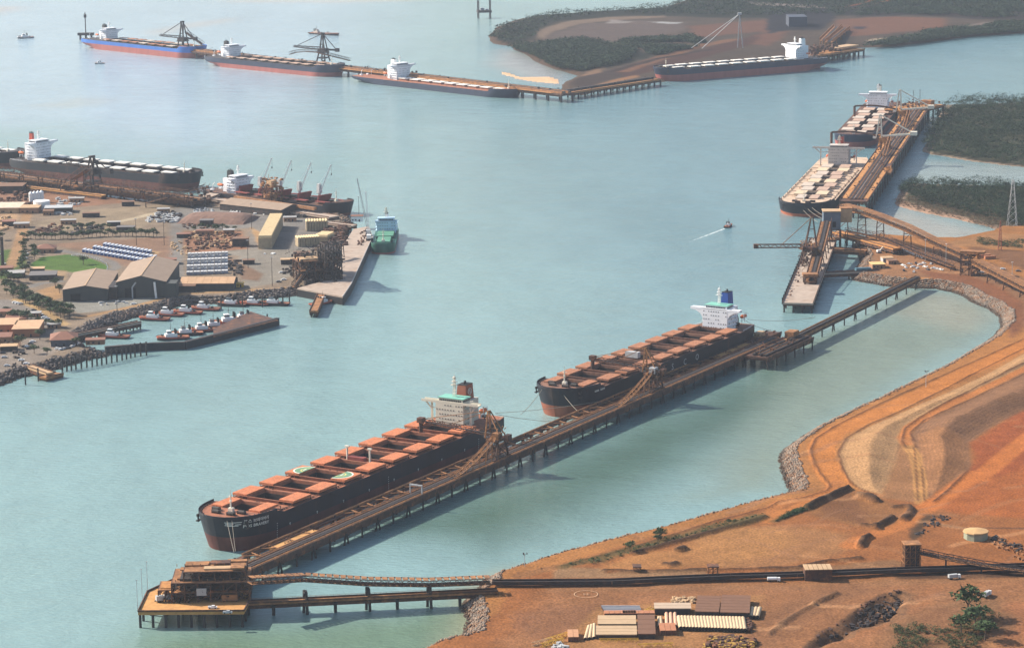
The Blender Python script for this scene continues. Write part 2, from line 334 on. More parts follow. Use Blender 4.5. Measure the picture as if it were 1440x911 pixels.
# ------------------------------------------------------------------ water
def water():
    xs = np.r_[-30000, -12000, -6000, -3000, np.arange(-1500, 1500, 12), 1500, 3000, 6000, 12000, 30000]
    ys = np.r_[-12000, -3000, 0, 600, np.arange(1000, 3000, 10), np.arange(3000, 6500, 30), 8000, 12000, 20000, 40000]
    X, Y = np.meshgrid(xs, ys, indexing='ij')
    C = np.empty(X.shape+(3,)); C[:] = (.182, .296, .300)
    C *= (1+.10*fbm(X, Y*.6, 260, 41)+.07*fbm(X*2, Y*.35, 90, 43))[..., None]
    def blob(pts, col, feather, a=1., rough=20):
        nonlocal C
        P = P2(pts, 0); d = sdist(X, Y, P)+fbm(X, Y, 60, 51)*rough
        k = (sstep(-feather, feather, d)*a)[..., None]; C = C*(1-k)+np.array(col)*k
    blob([(150,1000),(190,890),(420,880),(600,850),(700,830),(700,1000)], (.10,.16,.085), 35, .8)
    blob([(560,1000),(640,880),(655,820),(720,800),(700,1000)], (.30,.26,.14), 18, .7, 8)
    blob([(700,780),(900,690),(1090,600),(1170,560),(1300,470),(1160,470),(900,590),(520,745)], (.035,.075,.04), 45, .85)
    blob([(700,60),(1500,20),(1500,330),(1280,250),(1180,380),(900,500),(760,300)], (.095,.19,.225), 150, .8, 60)  # darker right side of the sky-glare gradient painted into the water colour
    blob([(-900,-40),(560,-40),(520,60),(380,200),(240,215),(60,180),(-900,200)], (.29,.39,.47), 170, .85, 60)  # bright sky glare at the upper left, painted into the water colour
    blob([(1150,480),(1300,408),(1390,430),(1410,460),(1330,510),(1150,610),(1100,690),(980,700),(1050,600)], (.17,.215,.165), 30, .9)
    blob([(1290,410),(1350,414),(1400,445),(1360,470),(1250,440)], (.28,.27,.20), 18, .6, 10)
    blob([(1215,305),(1260,292),(1330,312),(1400,328),(1330,345),(1210,335)], (.34,.30,.25), 25, .7, 10)
    blob([(1240,250),(1300,225),(1500,240),(1500,262),(1290,258)], (.30,.32,.29), 30, .6, 10)
    blob([(705,70),(740,75),(790,100),(800,112),(790,122),(740,112),(690,90)], (.34,.30,.27), 30, .7, 15)
    blob([(-200,20),(-20,9),(30,10),(25,15),(-20,22),(-200,40)], (.40,.30,.24), 40, .55, 40)
    blob([(205,45),(270,32),(330,25),(325,30),(270,40),(215,52)], (.36,.30,.25), 30, .5, 30)
    blob([(40,150),(110,137),(160,139),(150,146),(90,153)], (.30,.31,.27), 30, .45, 30)
    blob([(290,-3),(600,-3),(590,2),(480,5),(330,4)], (.42,.33,.27), 40, .5, 30)
    V = np.stack([X.ravel(), Y.ravel(), np.zeros(X.size)], 1); nx, ny = X.shape; idx = np.arange(nx*ny).reshape(nx, ny)
    F = np.stack([idx[:-1,:-1].ravel(), idx[1:,:-1].ravel(), idx[1:,1:].ravel(), idx[:-1,1:].ravel()], 1)
    m = bpy.data.materials.new('harbour_water'); m.use_nodes = True; t = m.node_tree; b = t.nodes['Principled BSDF']
    at = t.nodes.new('ShaderNodeAttribute'); at.attribute_name = 'Col'
    geo = t.nodes.new('ShaderNodeNewGeometry')
    b.inputs['Roughness'].default_value = .13; b.inputs['IOR'].default_value = 1.333; b.inputs['Specular IOR Level'].default_value = .5
    def nz(scale, sx, sy, det=4, rot=.3):
        mp = t.nodes.new('ShaderNodeMapping'); mp.inputs['Scale'].default_value = (sx, sy, 1); mp.inputs['Rotation'].default_value = (0, 0, rot)
        n = t.nodes.new('ShaderNodeTexNoise'); n.inputs['Scale'].default_value = scale; n.inputs['Detail'].default_value = det; n.inputs['Roughness'].default_value = .6
        t.links.new(geo.outputs['Position'], mp.inputs[0]); t.links.new(mp.outputs[0], n.inputs['Vector']); return n.outputs[0]
    def mr(src, a, bb, c, d):
        r = t.nodes.new('ShaderNodeMapRange'); r.inputs[1].default_value = a; r.inputs[2].default_value = bb; r.inputs[3].default_value = c; r.inputs[4].default_value = d
        t.links.new(src, r.inputs[0]); return r.outputs[0]
    def mm(op, x, y):
        n = t.nodes.new('ShaderNodeMath'); n.operation = op
        for i, q in ((0, x), (1, y)):
            if isinstance(q, (int, float)): n.inputs[i].default_value = q
            else: t.links.new(q, n.inputs[i])
        return n.outputs[0]
    big = mr(nz(.005, 1, .35, 6), .3, .7, .92, 1.08); mid = mr(nz(.035, 1, .5, 6), .3, .7, .94, 1.06)
    k = mm('MULTIPLY', big, mid); sc = t.nodes.new('ShaderNodeVectorMath'); sc.operation = 'SCALE'
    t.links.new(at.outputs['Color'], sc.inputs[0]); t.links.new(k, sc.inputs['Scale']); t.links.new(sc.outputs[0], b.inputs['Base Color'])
    hgt = mm('ADD', mm('ADD', mm('MULTIPLY', nz(.16, 1, 2.2, 6, .5), 1.6), mm('MULTIPLY', nz(.45, 1, 1.8, 5, -.2), .8)), mm('MULTIPLY', nz(.02, 1, 1.5, 4, .4), 4.))
    bp = t.nodes.new('ShaderNodeBump'); bp.inputs['Strength'].default_value = .38; t.links.new(mr(nz(.009, 1, .25, 6, .1), .35, .65, .36, .6), bp.inputs['Strength']); bp.inputs['Distance'].default_value = 1.
    t.links.new(hgt, bp.inputs['Height']); t.links.new(bp.outputs[0], b.inputs['Normal'])
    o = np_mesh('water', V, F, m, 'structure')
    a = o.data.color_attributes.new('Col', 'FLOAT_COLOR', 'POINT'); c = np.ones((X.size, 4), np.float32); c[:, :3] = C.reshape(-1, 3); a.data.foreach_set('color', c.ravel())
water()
# ------------------------------------------------------------------ foreground land
SOIL = mat('red_earth', (0,0,0), .95, .16, .09, attr=True, fine=.8, bump=.35, ridges=True, spec=.1)
ORG, PALE, BRN, RED, DRK, OCH = (.50,.235,.095), (.46,.30,.165), (.24,.115,.055), (.36,.135,.052), (.045,.028,.020), (.40,.225,.10)
zc = lambda x, y: (1080+x/3.994, 480+y/3.994)      # reading points off enlarged crops
zd = lambda x, y: (1080+x/3.63, 660+y/3.63)
ze = lambda x, y: (780+x/3.63, 660+y/3.63)
zf = lambda x, y: (440+x/3.6, 740+y/3.6)
zh = lambda x, y: (1040+x/3.6, 280+y/3.6)
zi = lambda x, y: (1040+x/3.6, 110+y/3.6)
TOE = [(470,980),(607,909),(654,898),(659,873),(652,852),(655,844),(676,828),(682,816),(718,804),(780,785),(863,763),(926,748),(1028,719),(1113,697),(1112,690),(1104,670),(1097.5,648),(1101,635),
       (1140,608),(1180,588),(1230,565),(1268,546),(1313,525),(1350,504),(1393,478.6),(1409,460.5),(1408,447),(1393,435.5),(1373,427),(1354,416),(1340,410.5),(1315,406),(1283,405),(1243,402),(1201,394),
       (1196,386),(1205,378),(1211,366),(1203,354),(1200,345),(1207,339),(1234,335),(1270,338),(1318,340),(1340,340.5),(1384,332),(1401,324)]
FAR_R = [(1500,326),(1750,420),(2050,1150),(470,1150)]
fgP = P2(TOE+FAR_R, 0)
fg = Land('foreground_ground', fgP, 6.0, 9.0, 1.25, OCH, BRN, bbox=((-140, 1120), (560, 2500)), relief=1.0)
# broad zones
fg.area([zc(340,860),zc(520,840),zc(900,900),(1750,700),(1900,1150),(470,1150),(600,905),(700,860),(720,815),(900,760),(1100,705)], (.34,.17,.075), 8)
fg.area([zc(930,910),zc(1140,700),zc(1150,560),zc(1230,500),zc(1438,385),(1750,500),(1750,760),(1330,720)], (.40,.17,.062), 8, rough=8)
fg.area([zc(1120,580),zc(1380,390),zc(1600,380),zc(1600,640),zc(1300,760),zc(1140,780)], RED, 10, rough=12)
fg.area([zd(0,290),zd(120,285),zd(420,330),zd(440,390),zd(330,440),zd(60,490),zd(-240,500),zd(-300,440),(950,740)], (.36,.215,.12), 12, rough=10)
fg.area([ze(330,450),ze(600,400),ze(850,300),ze(1100,290),ze(1234,330),ze(1234,400),ze(900,480),ze(700,500),ze(420,520),ze(240,500)], (.44,.27,.14), 12, rough=8, a=.8)
fg.area([ze(0,500),ze(230,500),ze(260,530),ze(420,530),ze(780,518),ze(780,540),ze(0,556)], (.33,.23,.16), 3)
fg.area([zd(0,520),zd(640,460),zd(700,470),zd(700,500),zd(0,535)], (.30,.19,.12), 4)
fg.area([zf(1030,440),zf(1200,400),zf(1440,400),ze(260,720),ze(150,830),ze(0,850),zf(1120,560),zf(1020,510)], (.23,.10,.05), 12, rough=8, a=.85)
fg.area([ze(160,760),ze(230,700),ze(1060,640),ze(1080,760),ze(1010,870),ze(900,911),(1020,950),(770,960),ze(-30,890)], (.44,.27,.12), 8, rough=5)
# reclaimed terraces
fg.area([zc(395,640),zc(420,560),zc(560,480),zc(750,400),zc(1000,290),zc(1260,170),zc(1438,70),zc(1700,-60),zc(1700,20),zc(1438,150),zc(1230,240),zc(1030,345),zc(850,440),zc(765,500),zc(760,590),zc(745,650),zc(700,760),zc(640,860),zc(520,830),zc(440,760)],
        (.46,.325,.215), 2.5, dz=4, ridge=.45, rough=1, dzf=22)
fg.area([zc(745,560),zc(810,600),zc(830,760),zc(850,905),zc(640,880),zc(690,750)], (.35,.215,.13), 5, rough=5)
fg.area([zc(830,610),zc(800,520),zc(880,440),zc(1050,370),zc(1250,270),zc(1438,170),zc(1700,40),zc(1700,330),zc(1438,385),zc(1240,490),zc(1130,570),zc(1145,690),zc(1060,800),zc(960,890),zc(880,880)],
        (.27,.17,.12), 4, dz=5, ridge=1., rough=2, dzf=26)
fg.area([zc(845,590),zc(830,530),zc(960,500),zc(1100,560),zc(1135,660),zc(1060,780),zc(960,860),zc(880,840)], (.37,.22,.13), 10, a=.75, ridge=1.)
# roads
rc = (.52,.265,.10)
fg.road([zc(1700,-90),zc(1438,20),zc(1300,90),zc(1100,180),zc(900,275),zc(700,365),zc(500,450),zc(370,510),zc(300,580),zc(300,650),zc(340,730),zc(390,800)], 17, rc, 2)
fg.road([zc(390,790),zc(330,850),zc(200,885),zc(60,905),(1085,722),(1000,742)], 9, (.45,.23,.10), 3)
fg.road([(1000,745),(880,775),(800,793),(730,808)], 8, (.33,.19,.10), 3)
fg.road([zc(1700,20),zc(1438,158),zc(1220,258),zc(1030,350),zc(880,430),zc(790,480),zc(755,540),zc(780,585)], 7, (.48,.24,.10), 2)
fg.road([zc(785,590),zc(825,640),zc(850,760),zc(862,911)], 8, (.45,.29,.15), 2, tracks=True)
fg.road([zd(780,215),zd(900,140),zd(1060,20),zc(1180,770),zc(1438,560),zc(1700,350)], 13, (.52,.235,.085), 4)
fg.road([zd(780,215),zd(700,275),zd(560,330),zd(470,360),zd(420,390)], 12, (.47,.23,.095), 4)
fg.road([ze(0,600),ze(400,600),ze(800,595),ze(1234,592),zd(300,590),zd(640,570),zd(900,555),zd(1400,545),(1750,800)], 14, (.33,.19,.105), 4)
fg.road([zd(-50,870),zd(120,740),zd(300,650),zd(420,610)], 22, (.25,.125,.06), 6, rough=5)
fg.road([zd(120,930),zd(250,900),zd(520,830),zd(740,720),zd(800,660),zd(850,600)], 8, (.40,.19,.08), 3)
fg.road([zd(1307,720),zd(1200,830),zd(1100,950)], 30, (.36,.15,.06), 8, rough=5)
fg.road([zf(1060,330),zf(990,400),zf(985,480),zf(930,560),zf(700,610)], 7, (.36,.18,.08), 3)
fg.road([zd(0,265),zd(80,215),zd(200,170),zd(320,100)], 7, (.50,.25,.10), 3)
fg.road([zd(790,270),zd(1000,300),zd(1300,300)], 3, (.16,.09,.06), 2)
# safety bunds: sharp dark ridges between bank, road and terraces
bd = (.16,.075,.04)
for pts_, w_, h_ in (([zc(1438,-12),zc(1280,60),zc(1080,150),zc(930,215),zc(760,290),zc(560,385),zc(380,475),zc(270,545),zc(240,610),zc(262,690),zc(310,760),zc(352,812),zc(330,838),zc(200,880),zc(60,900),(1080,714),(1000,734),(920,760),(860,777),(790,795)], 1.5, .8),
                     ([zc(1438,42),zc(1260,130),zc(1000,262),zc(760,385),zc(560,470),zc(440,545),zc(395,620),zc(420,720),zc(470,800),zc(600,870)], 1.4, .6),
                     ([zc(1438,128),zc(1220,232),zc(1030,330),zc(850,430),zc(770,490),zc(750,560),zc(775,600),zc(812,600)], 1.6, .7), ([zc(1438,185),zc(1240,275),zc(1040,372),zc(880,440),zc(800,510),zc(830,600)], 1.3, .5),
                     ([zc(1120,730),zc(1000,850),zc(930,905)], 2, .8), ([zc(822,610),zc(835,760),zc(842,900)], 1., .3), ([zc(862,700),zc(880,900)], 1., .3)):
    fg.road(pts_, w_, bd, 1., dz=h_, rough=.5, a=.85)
# pits and berms
shaded_pit = (.040,.026,.018)  # dark ore colour with the stockpile shadow painted in
fg.area([zd(665,615),zd(745,640),zd(760,670),zd(700,745),zd(560,800),zd(400,860),zd(260,911),zd(190,911),zd(230,850),zd(380,770),zd(480,690),zd(600,640)], shaded_pit, 2.5, dz=-4.2, rough=11, dzf=9)
fg.area([zd(390,770),zd(480,690),zd(620,640),zd(600,690),zd(450,770),zd(330,820)], (.12,.06,.035), 5, rough=4, a=.8)
fg.area([zd(640,800),zd(760,740),zd(1000,640),zd(1180,660),zd(1250,760),zd(1130,960),zd(560,960)], (.10,.075,.035), 14, rough=12, a=.85)
fg.area([zd(760,740),zd(860,700),zd(990,700),zd(960,860),zd(800,880)], (.26,.12,.06), 8, rough=8, a=.7)
fg.area([zd(850,640),zd(960,620),zd(1000,660),zd(860,680)], (.25,.13,.07), 5)
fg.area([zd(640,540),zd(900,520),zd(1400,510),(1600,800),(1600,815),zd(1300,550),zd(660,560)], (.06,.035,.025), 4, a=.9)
fg.area([zd(200,200),zd(400,100),zd(600,160),zd(720,200),zd(680,260),zd(560,310),zd(430,290),zd(230,240)], (.32,.18,.09), 6, rough=3)
fg.area([zd(260,190),zd(400,110),zd(520,230),zd(500,290),zd(300,240)], (.23,.125,.07), 6, rough=6, a=.8)
for pts, w, hh in (([zd(195,203),zd(300,150),zd(410,100)], 4, 3.), ([zd(550,300),zd(590,275),zd(635,250)], 3.5, 2.5), ([zd(470,140),zd(520,150),zd(545,165)], 6, 3.),
                   ([zd(480,290),zd(540,300),zd(560,305)], 4, 2.), ([zd(640,200),zd(720,195),zd(730,215),zd(690,260)], 4, 2.), ([zd(470,395),zd(490,360),zd(515,350)], 4, 2.5),
                   ([ze(250,520),ze(500,525),ze(770,515)], 3, 1.6), ([ze(830,512),ze(1234,505),zd(300,470),zd(470,455)], 3, 1.6), ([ze(400,430),ze(700,350),ze(900,290),ze(1070,245)], 4, 1.6),
                   ([zd(230,690),zd(350,635)], 3, 1.6), ([zd(0,840),zd(90,770),zd(230,690)], 3, 1.2), ([ze(560,485),ze(590,490),ze(620,480)], 4, 1.5), ([ze(630,415),ze(660,405)], 4, 2.)):
    fg.road(pts, w, (.085,.05,.035), 2.5, dz=hh, rough=2)
fg.road([ze(50,490),ze(200,460),ze(420,400),ze(600,350),ze(850,290),ze(1060,240)], 9, (.13,.12,.055), 6, rough=9, a=.8)
fg.road([zd(40,262),zd(130,220),zd(200,200)], 6, (.13,.11,.06), 6, rough=6, a=.8)
fg.road([zd(740,360),zd(790,270),zd(830,235),zd(900,245)], 5, (.10,.065,.04), 4, rough=6)
# northern yard behind the cove
fg.area([zh(560,380),zh(580,250),zh(640,235),zh(1000,250),zh(1300,330),(1500,420),(1500,470),zh(1380,620),zh(1200,480),zh(1000,400)], (.30,.19,.13), 6, rough=4)
fg.area([zh(590,260),zh(650,250),zh(700,330),zh(600,345)], (.30,.23,.19), 4)
fg.area([zh(660,240),zh(900,270),zh(1150,350),zh(1100,385),zh(700,380),zh(690,330)], (.36,.225,.145), 6, rough=4)
fg.area([zh(1050,215),zh(1300,170),zh(1440,180),zh(1700,200),zh(1700,260),zh(1300,250),zh(1100,240)], (.38,.24,.14), 6, rough=8, any=True)
fg.area([zh(900,360),zh(1150,385),zh(1290,430),zh(1440,520),zh(1440,640),zh(1380,700),zh(1330,600),zh(1200,470),zh(1000,410)], (.27,.135,.08), 8, rough=4)
fg.area([zh(1150,240),zh(1700,290),zh(1700,420),zh(1440,350),zh(1200,270)], (.20,.12,.085), 8, rough=10, a=.8)
fg.C = np.clip(fg.C, 0, 1)**1.38*np.array([.95,.86,.68])*.80+.08*np.array([.30,.19,.12])
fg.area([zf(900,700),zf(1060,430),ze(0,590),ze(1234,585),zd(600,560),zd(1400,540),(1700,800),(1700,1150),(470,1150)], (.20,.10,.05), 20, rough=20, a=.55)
rt_ = random.Random(12)
for q in range(46):       # wheel tracks and washouts
    u, v = rt_.uniform(760, 1440), rt_.uniform(560, 905); a_ = rt_.choice((0., -.35, -.5, .1)) + rt_.uniform(-.25, .25); pts_ = []
    for k_ in range(7): pts_.append((u, v)); u += 22*math.cos(a_)*rt_.uniform(.7, 1.3); v += 11*math.sin(a_); a_ += rt_.uniform(-.35, .35)
    fg.road(pts_, rt_.choice((1.6, 2.2, 5)), rt_.choice(((.40,.21,.10), (.24,.12,.06), (.20,.10,.055), (.27,.13,.06))), 1.5, a=rt_.uniform(.25, .5), rough=.8, dz=rt_.choice((0, -.25)))
fg.Z += (.5*fbm(fg.X, fg.Y, 7, 71)+.5*fbm(fg.X, fg.Y, 22, 72))*sstep(8, 12, fg.d)
fg.C *= (1+.22*fbm(fg.X, fg.Y, 5, 81)+.28*fbm(fg.X, fg.Y, 22, 83))[..., None]
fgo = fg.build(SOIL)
t0 = fgP[:len(TOE)]
rocks('riprap_bank', fg, t0[1:8], 11, 3000, .72, ROCKG, seed=1)
rocks('riprap_bank', fg, t0[6:15], 7, 7000, .68, ROCKG, seed=2)
rocks('riprap_bank', fg, t0[13:20], 13, 5600, .70, ROCKG, seed=3)
rocks('riprap_bank', fg, t0[18:27], 9, 7500, .72, ROCKG, seed=4)
rocks('riprap_bank', fg, t0[25:35], 11, 7500, .75, ROCKG, seed=5)
rocks('riprap_bank', fg, t0[34:41], 10, 2200, .75, ROCKG, seed=6)
# ------------------------------------------------------------------ left port land
za = lambda x, y: (x/4.793, 180+y/4.793)
zb = lambda x, y: (240+x/3.994, 200+y/3.994)
zg = lambda x, y: (x/3.96, 330+y/3.96)
zj = lambda x, y: (150+x/4.793, 380+y/4.793)
LP = [(-400,250),(-60,262),(42,273),(146,281),(198,287),(252,289),(285,283),(300,290),(400,303),(488,306),(494,314),(486,335),(474,352),(462,385),(455,400),(442,411),(411,416),(359,421),(313,427),(275,427),
      (248,431),(202,444),(177,449),(140,463),(112,480),(122,490),(150,500),(114,508),(83,518),(50,526),(25,532),(0,542),(-120,580),(-500,700)]
lpP = P2(LP, 0)
lp = Land('port_ground', lpP, 5.0, 9.0, 2.0, (.30,.235,.185), (.12,.09,.075), bbox=((-820, 1700), (-60, 3050)), relief=.6)
GR = (.27,.25,.24); GRS = (.10,.20,.04)
lp.area([za(-100,420),za(650,450),za(900,500),za(560,530),za(-100,600)], (.33,.19,.13), 12, rough=10)
lp.area([za(470,560),za(1080,520),za(1240,520),zb(0,380),za(1150,600),za(900,690),za(450,700),za(200,640),za(480,590)], (.34,.27,.20), 8, rough=6)
lp.area([za(780,630),za(1060,565),za(1085,575),za(810,640)], (.50,.42,.32), 3)
lp.area([zb(0,370),zb(160,360),zb(480,400),zb(700,420),zb(960,450),zb(800,600),zb(380,620),zb(440,520),zb(460,480),zb(200,500),zb(0,480)], GR, 8, rough=5)
lp.area([zb(80,600),zb(440,600),zb(800,600),zb(790,690),zb(600,790),zb(400,820),zb(380,640)], (.31,.28,.25), 6, rough=5)
lp.area([zb(0,480),zb(60,490),zb(80,760),zb(-10,800),zb(-30,640)], GR, 5)
lp.area([za(380,780),za(1150,730),za(1150,860),zg(960,240),zg(600,150),zg(480,90),zg(330,70)], (.31,.20,.145), 8, rough=5)
lp.area([zb(70,500),zb(400,500),zb(440,600),zb(180,620),zb(80,620)], (.34,.19,.125), 5, rough=6)
lp.area([zg(810,90),zg(890,95),zg(870,115),zg(820,115)], (.48,.33,.2), 3)
lp.area([zg(-60,100),zg(60,80),zg(160,150),zg(60,240),zg(-60,260)], (.11,.17,.05), 8, rough=8)
lp.area([zg(170,160),zg(230,125),zg(380,110),zg(520,135),zg(600,170),zg(590,200),zg(420,210),zg(170,180)], GRS, 3, rough=2)
lp.area([zg(230,165),zg(300,120),zg(440,125),zg(540,160),zg(560,190),zg(470,205),zg(250,200)], (.12,.20,.05), 4, rough=6)
lp.road([zg(350,90),zg(420,105),zg(520,120),zg(620,150),zg(650,180),zg(610,200)], 9, GR, 2)
lp.road([zg(0,210),zg(60,180),zg(90,100),zg(120,0),za(150,700),za(180,580)], 10, (.42,.27,.16), 2)
lp.area([zg(160,190),zg(370,200),zg(370,250),zg(300,260),zg(160,240)], (.44,.32,.21), 4)
lp.road([zg(170,290),zg(230,270),zg(330,260)], 9, GR, 2)
lp.area([zg(200,310),zg(320,280),zg(350,350),zg(280,370)], (.42,.27,.15), 5)
lp.area([zg(0,360),zg(120,360),zg(330,490),zg(330,560),zg(220,580),zg(0,600),zg(-60,560),zg(-60,380)], (.28,.25,.235), 6)
lp.road([zg(90,360),zg(240,420),zg(360,500)], 8, (.47,.33,.18), 3)
lp.area([zg(-80,560),zg(250,580),zg(330,640),zg(240,700),zg(100,740),zg(-60,800)], (.32,.27,.24), 6)
lp.area([zg(350,370),zg(650,350),zg(920,330),zg(900,370),zg(640,420),zg(430,440)], (.33,.32,.30), 4)
lp.road([zg(430,465),zg(560,440),zg(760,395),zg(900,360),zg(1010,330),zj(700,150),zj(1100,130),zb(700,810)], 7, (.46,.30,.17), 3)
lp.road([zb(0,880),zb(100,850),zb(300,830),zb(700,820)], 6, (.46,.32,.2), 3)
lp.area([zg(-60,580),zg(60,540),zg(130,560),zg(100,620),zg(-60,640)], (.40,.22,.13), 5)
lp.area([za(0,520),za(120,520),za(130,600),za(60,690),za(-100,700)], (.50,.34,.22), 6, rough=6)
lp.area([zb(270,600),zb(320,640),zb(520,740),zb(500,780),zb(400,770)], (.27,.18,.13), 4)
lp.area([zb(450,480),zb(500,500),zb(520,600),zb(500,605)], (.45,.3,.17), 3)
lp.C = np.clip(lp.C, 0, 1)**1.15*np.array([.80,.80,.76])
lp.C *= .84*(1+.35*fbm(lp.X, lp.Y, 9, 84)+.4*fbm(lp.X, lp.Y, 30, 85))[..., None]
lpo = lp.build(SOIL)
rocks('dark_revetment', lp, lpP[14:25], 10, 2600, 1.3, ROCKD, seed=8)
rocks('dark_revetment', lp, lpP[25:34], 11, 2000, 1.3, ROCKD, seed=9)
rocks('dark_revetment', lp, lpP[2:12], 8, 1500, 1.3, ROCKG, seed=10)
# ------------------------------------------------------------------ far shore
zk = lambda x, y: (720+x/3.994, y/3.994)
zl = lambda x, y: (1080+x/3.994, y/3.994)
FP = [(685,51),(693,62),(720,66),(722,70),(735,75),(752,87),(778,97),(792,101),(812,107),(795,116),(788,120),(796,134),(820,134),(845,128),(870,122),(918,117),(960,113),(1060,98),(1150,76),(1205,68),(1255,66),(1305,60),(1368,51.5),(1440,47),(1800,25),
      (1900,-60),(1300,-120),(1010,-60),(985,-12),(964,1),(928,13),(840,18),(752,24),(718,31),(700,38)]
fpP = P2(FP, 0)
fl = Land('far_shore', fpP, 4.0, 12.0, 7.0, (.17,.13,.10), (.20,.14,.10), bbox=((-120, 3500), (1500, 8500)), relief=2)
VEG = (.05,.055,.035)
fl.area([(680,60),(700,40),(760,22),(960,6),(985,-15),(1300,-40),(1300,20),(1060,26),(950,24),(880,22),(790,30),(757,42),(752,54),(722,68)], VEG, 30, rough=20)
fl.area([zk(0,275),zk(400,235),zk(560,250),zk(800,310),zk(560,380),zk(380,405),zk(240,385),zk(100,310)], VEG, 25, rough=30)
fl.area([zk(130,190),zk(200,150),zk(340,115),zk(560,95),zk(850,90),zk(860,100),zk(600,112),zk(380,135),zk(230,180),zk(170,225)], (.34,.26,.20), 10, rough=8, z=4)
fl.area([zk(230,190),zk(420,135),zk(700,115),zk(950,130),zk(980,170),zk(700,230),zk(420,240),zk(230,225)], (.23,.18,.16), 20, rough=20)
fl.area([zk(780,124),zk(955,128),zk(930,138),zk(830,136)], (.55,.55,.55), 8, rough=4)
fl.area([zk(560,110),zk(690,124),zk(640,130),zk(520,132)], (.42,.38,.36), 8, rough=10)
fl.area([zk(560,410),zk(1400,190),zk(1500,210),zk(1200,290),zk(800,400),zk(640,440)], (.16,.085,.065), 12, rough=10)
fl.road([zk(620,400),zk(1000,270),zk(1240,225)], 26, (.33,.19,.12), 6)
fl.road([zk(540,410),zk(820,330),zk(1100,280)], 14, (.10,.06,.05), 6)
fl.area([zk(1000,150),zk(1438,110),zl(100,110),zl(100,200),zl(0,260),zk(1350,250),zk(1400,180),zk(1180,200),zk(1000,220)], (.27,.15,.105), 18, rough=18)
fl.area([zl(330,190),zl(400,110),zl(700,95),zl(1000,105),zl(1000,160),zl(700,185),zl(560,200),zl(380,210)], (.30,.165,.11), 14, rough=14)
fl.area([zl(470,150),zl(550,150),zl(550,165),zl(480,165)], (.10,.08,.10), 6)
fl.area([zl(560,222),zl(720,208),zl(880,192),zl(890,198),zl(720,218),zl(570,232)], (.55,.46,.36), 8, rough=6, any=True)
fl.area([zl(980,165),zl(1060,150),zl(1200,130),zl(1400,118),zl(1420,125),zl(1150,170),zl(1000,185)], (.33,.27,.24), 10, rough=16)
fl.area([zl(1185,85),zl(1215,65),zl(1270,92),zl(1262,100)], (.55,.5,.46), 5, rough=6)
fl.area([zl(1030,80),zl(1100,66),zl(1135,80),zl(1060,96)], (.30,.2,.16), 8, rough=8)
fl.area([zl(-100,12),zl(200,28),zl(340,42),zl(340,50),zl(150,40),zl(-100,28)], (.42,.36,.34), 8, rough=14)
fl.road([zl(400,52),zl(560,10),zl(640,-20)], 9, (.48,.20,.10), 4)
fl.road([zl(480,52),zl(660,8),zl(740,-16)], 9, (.48,.20,.10), 4)
fl.area([zl(330,60),zl(560,20),zl(1438,-40),zl(1600,20),zl(1500,110),zl(1200,110),zl(800,85),zl(500,100)], (.06,.05,.05), 20, rough=20, a=.8)
fl.area([zl(0,60),zl(330,50),zl(380,100),zl(300,170),zl(120,170),zl(0,190)], (.055,.05,.065), 10, rough=14)
fl.area([zk(400,500),zk(480,475),zk(600,440),zk(700,425),zk(720,436),zk(560,465),zk(430,505)], (.45,.27,.15), 4, rough=2, any=True)
fl.area([zk(300,440),zk(430,400),zk(600,410),zk(640,430),zk(480,465),zk(420,495),zk(290,470)], (.13,.09,.075), 8)
fl.area([zk(330,440),zk(420,405),zk(480,380),zk(520,370),zk(500,410)], (.38,.26,.18), 6)
fl.road([zk(-40,272),zk(200,250),zk(400,234)], 10, (.28,.21,.17), 5)
fl.C = np.clip(fl.C, 0, 1)**1.35*.5
flo = fl.build(SOIL)
# tidal flat beside the causeway
fgm = Land('sand_flat', P2([(700,98),(735,108),(775,108),(790,112),(787,119),(760,117),(735,114),(705,106)], 0), .5, 40, 6.0, (.50,.33,.20), None)
fgm.build(SOIL)
# mangroves
MG1 = [(1297,214),(1306,190),(1313,172),(1323,156),(1330,148),(1440,144),(1750,134),(1800,260),(1440,236),(1370,228),(1310,218)]
MG2 = [(1256,289),(1262,275),(1272,261),(1275,258),(1440,262),(1800,262),(1800,330),(1440,336),(1400,322),(1345,309),(1290,298)]
m1, m2 = P2(MG1, 0), P2(MG2, 0)
ml1 = Land('mangrove_mud', m1, .8, 8, 6, (.045,.045,.028), (.20,.15,.11)); ml1.build(SOIL)
ml2 = Land('mangrove_mud', m2, .9, 8, 4, (.06,.055,.035), (.26,.18,.13)); ml2.area([(1250,292),(1262,280),(1300,292),(1350,304),(1402,320),(1402,330),(1340,312),(1290,302)], (.30,.19,.13), 8, z=.5, any=True); ml2.build(SOIL)
forest('mangrove_forest', [m1], 6500, 6.4, 8, 44, .62, LEAF, seed=11, holes=.86)
forest('mangrove_forest', [P2([(1263,272),(1275,259),(1440,263),(1800,262),(1800,318),(1440,322),(1400,312),(1345,299),(1290,286)], 0)], 6000, 4.0, 6, 40, .5, LEAF, seed=12)
SCRUB = mat('dry_scrub', (.12,.085,.05), .9, .4, .1, fine=.5)
forest('low_scrub', [P2([(1257,288),(1270,276),(1350,292),(1420,308),(1700,325),(1700,335),(1440,335),(1345,309),(1300,299)], 0)], 2200, 2.4, 2.0, 22, .4, SCRUB, z0=.6, seed=13)
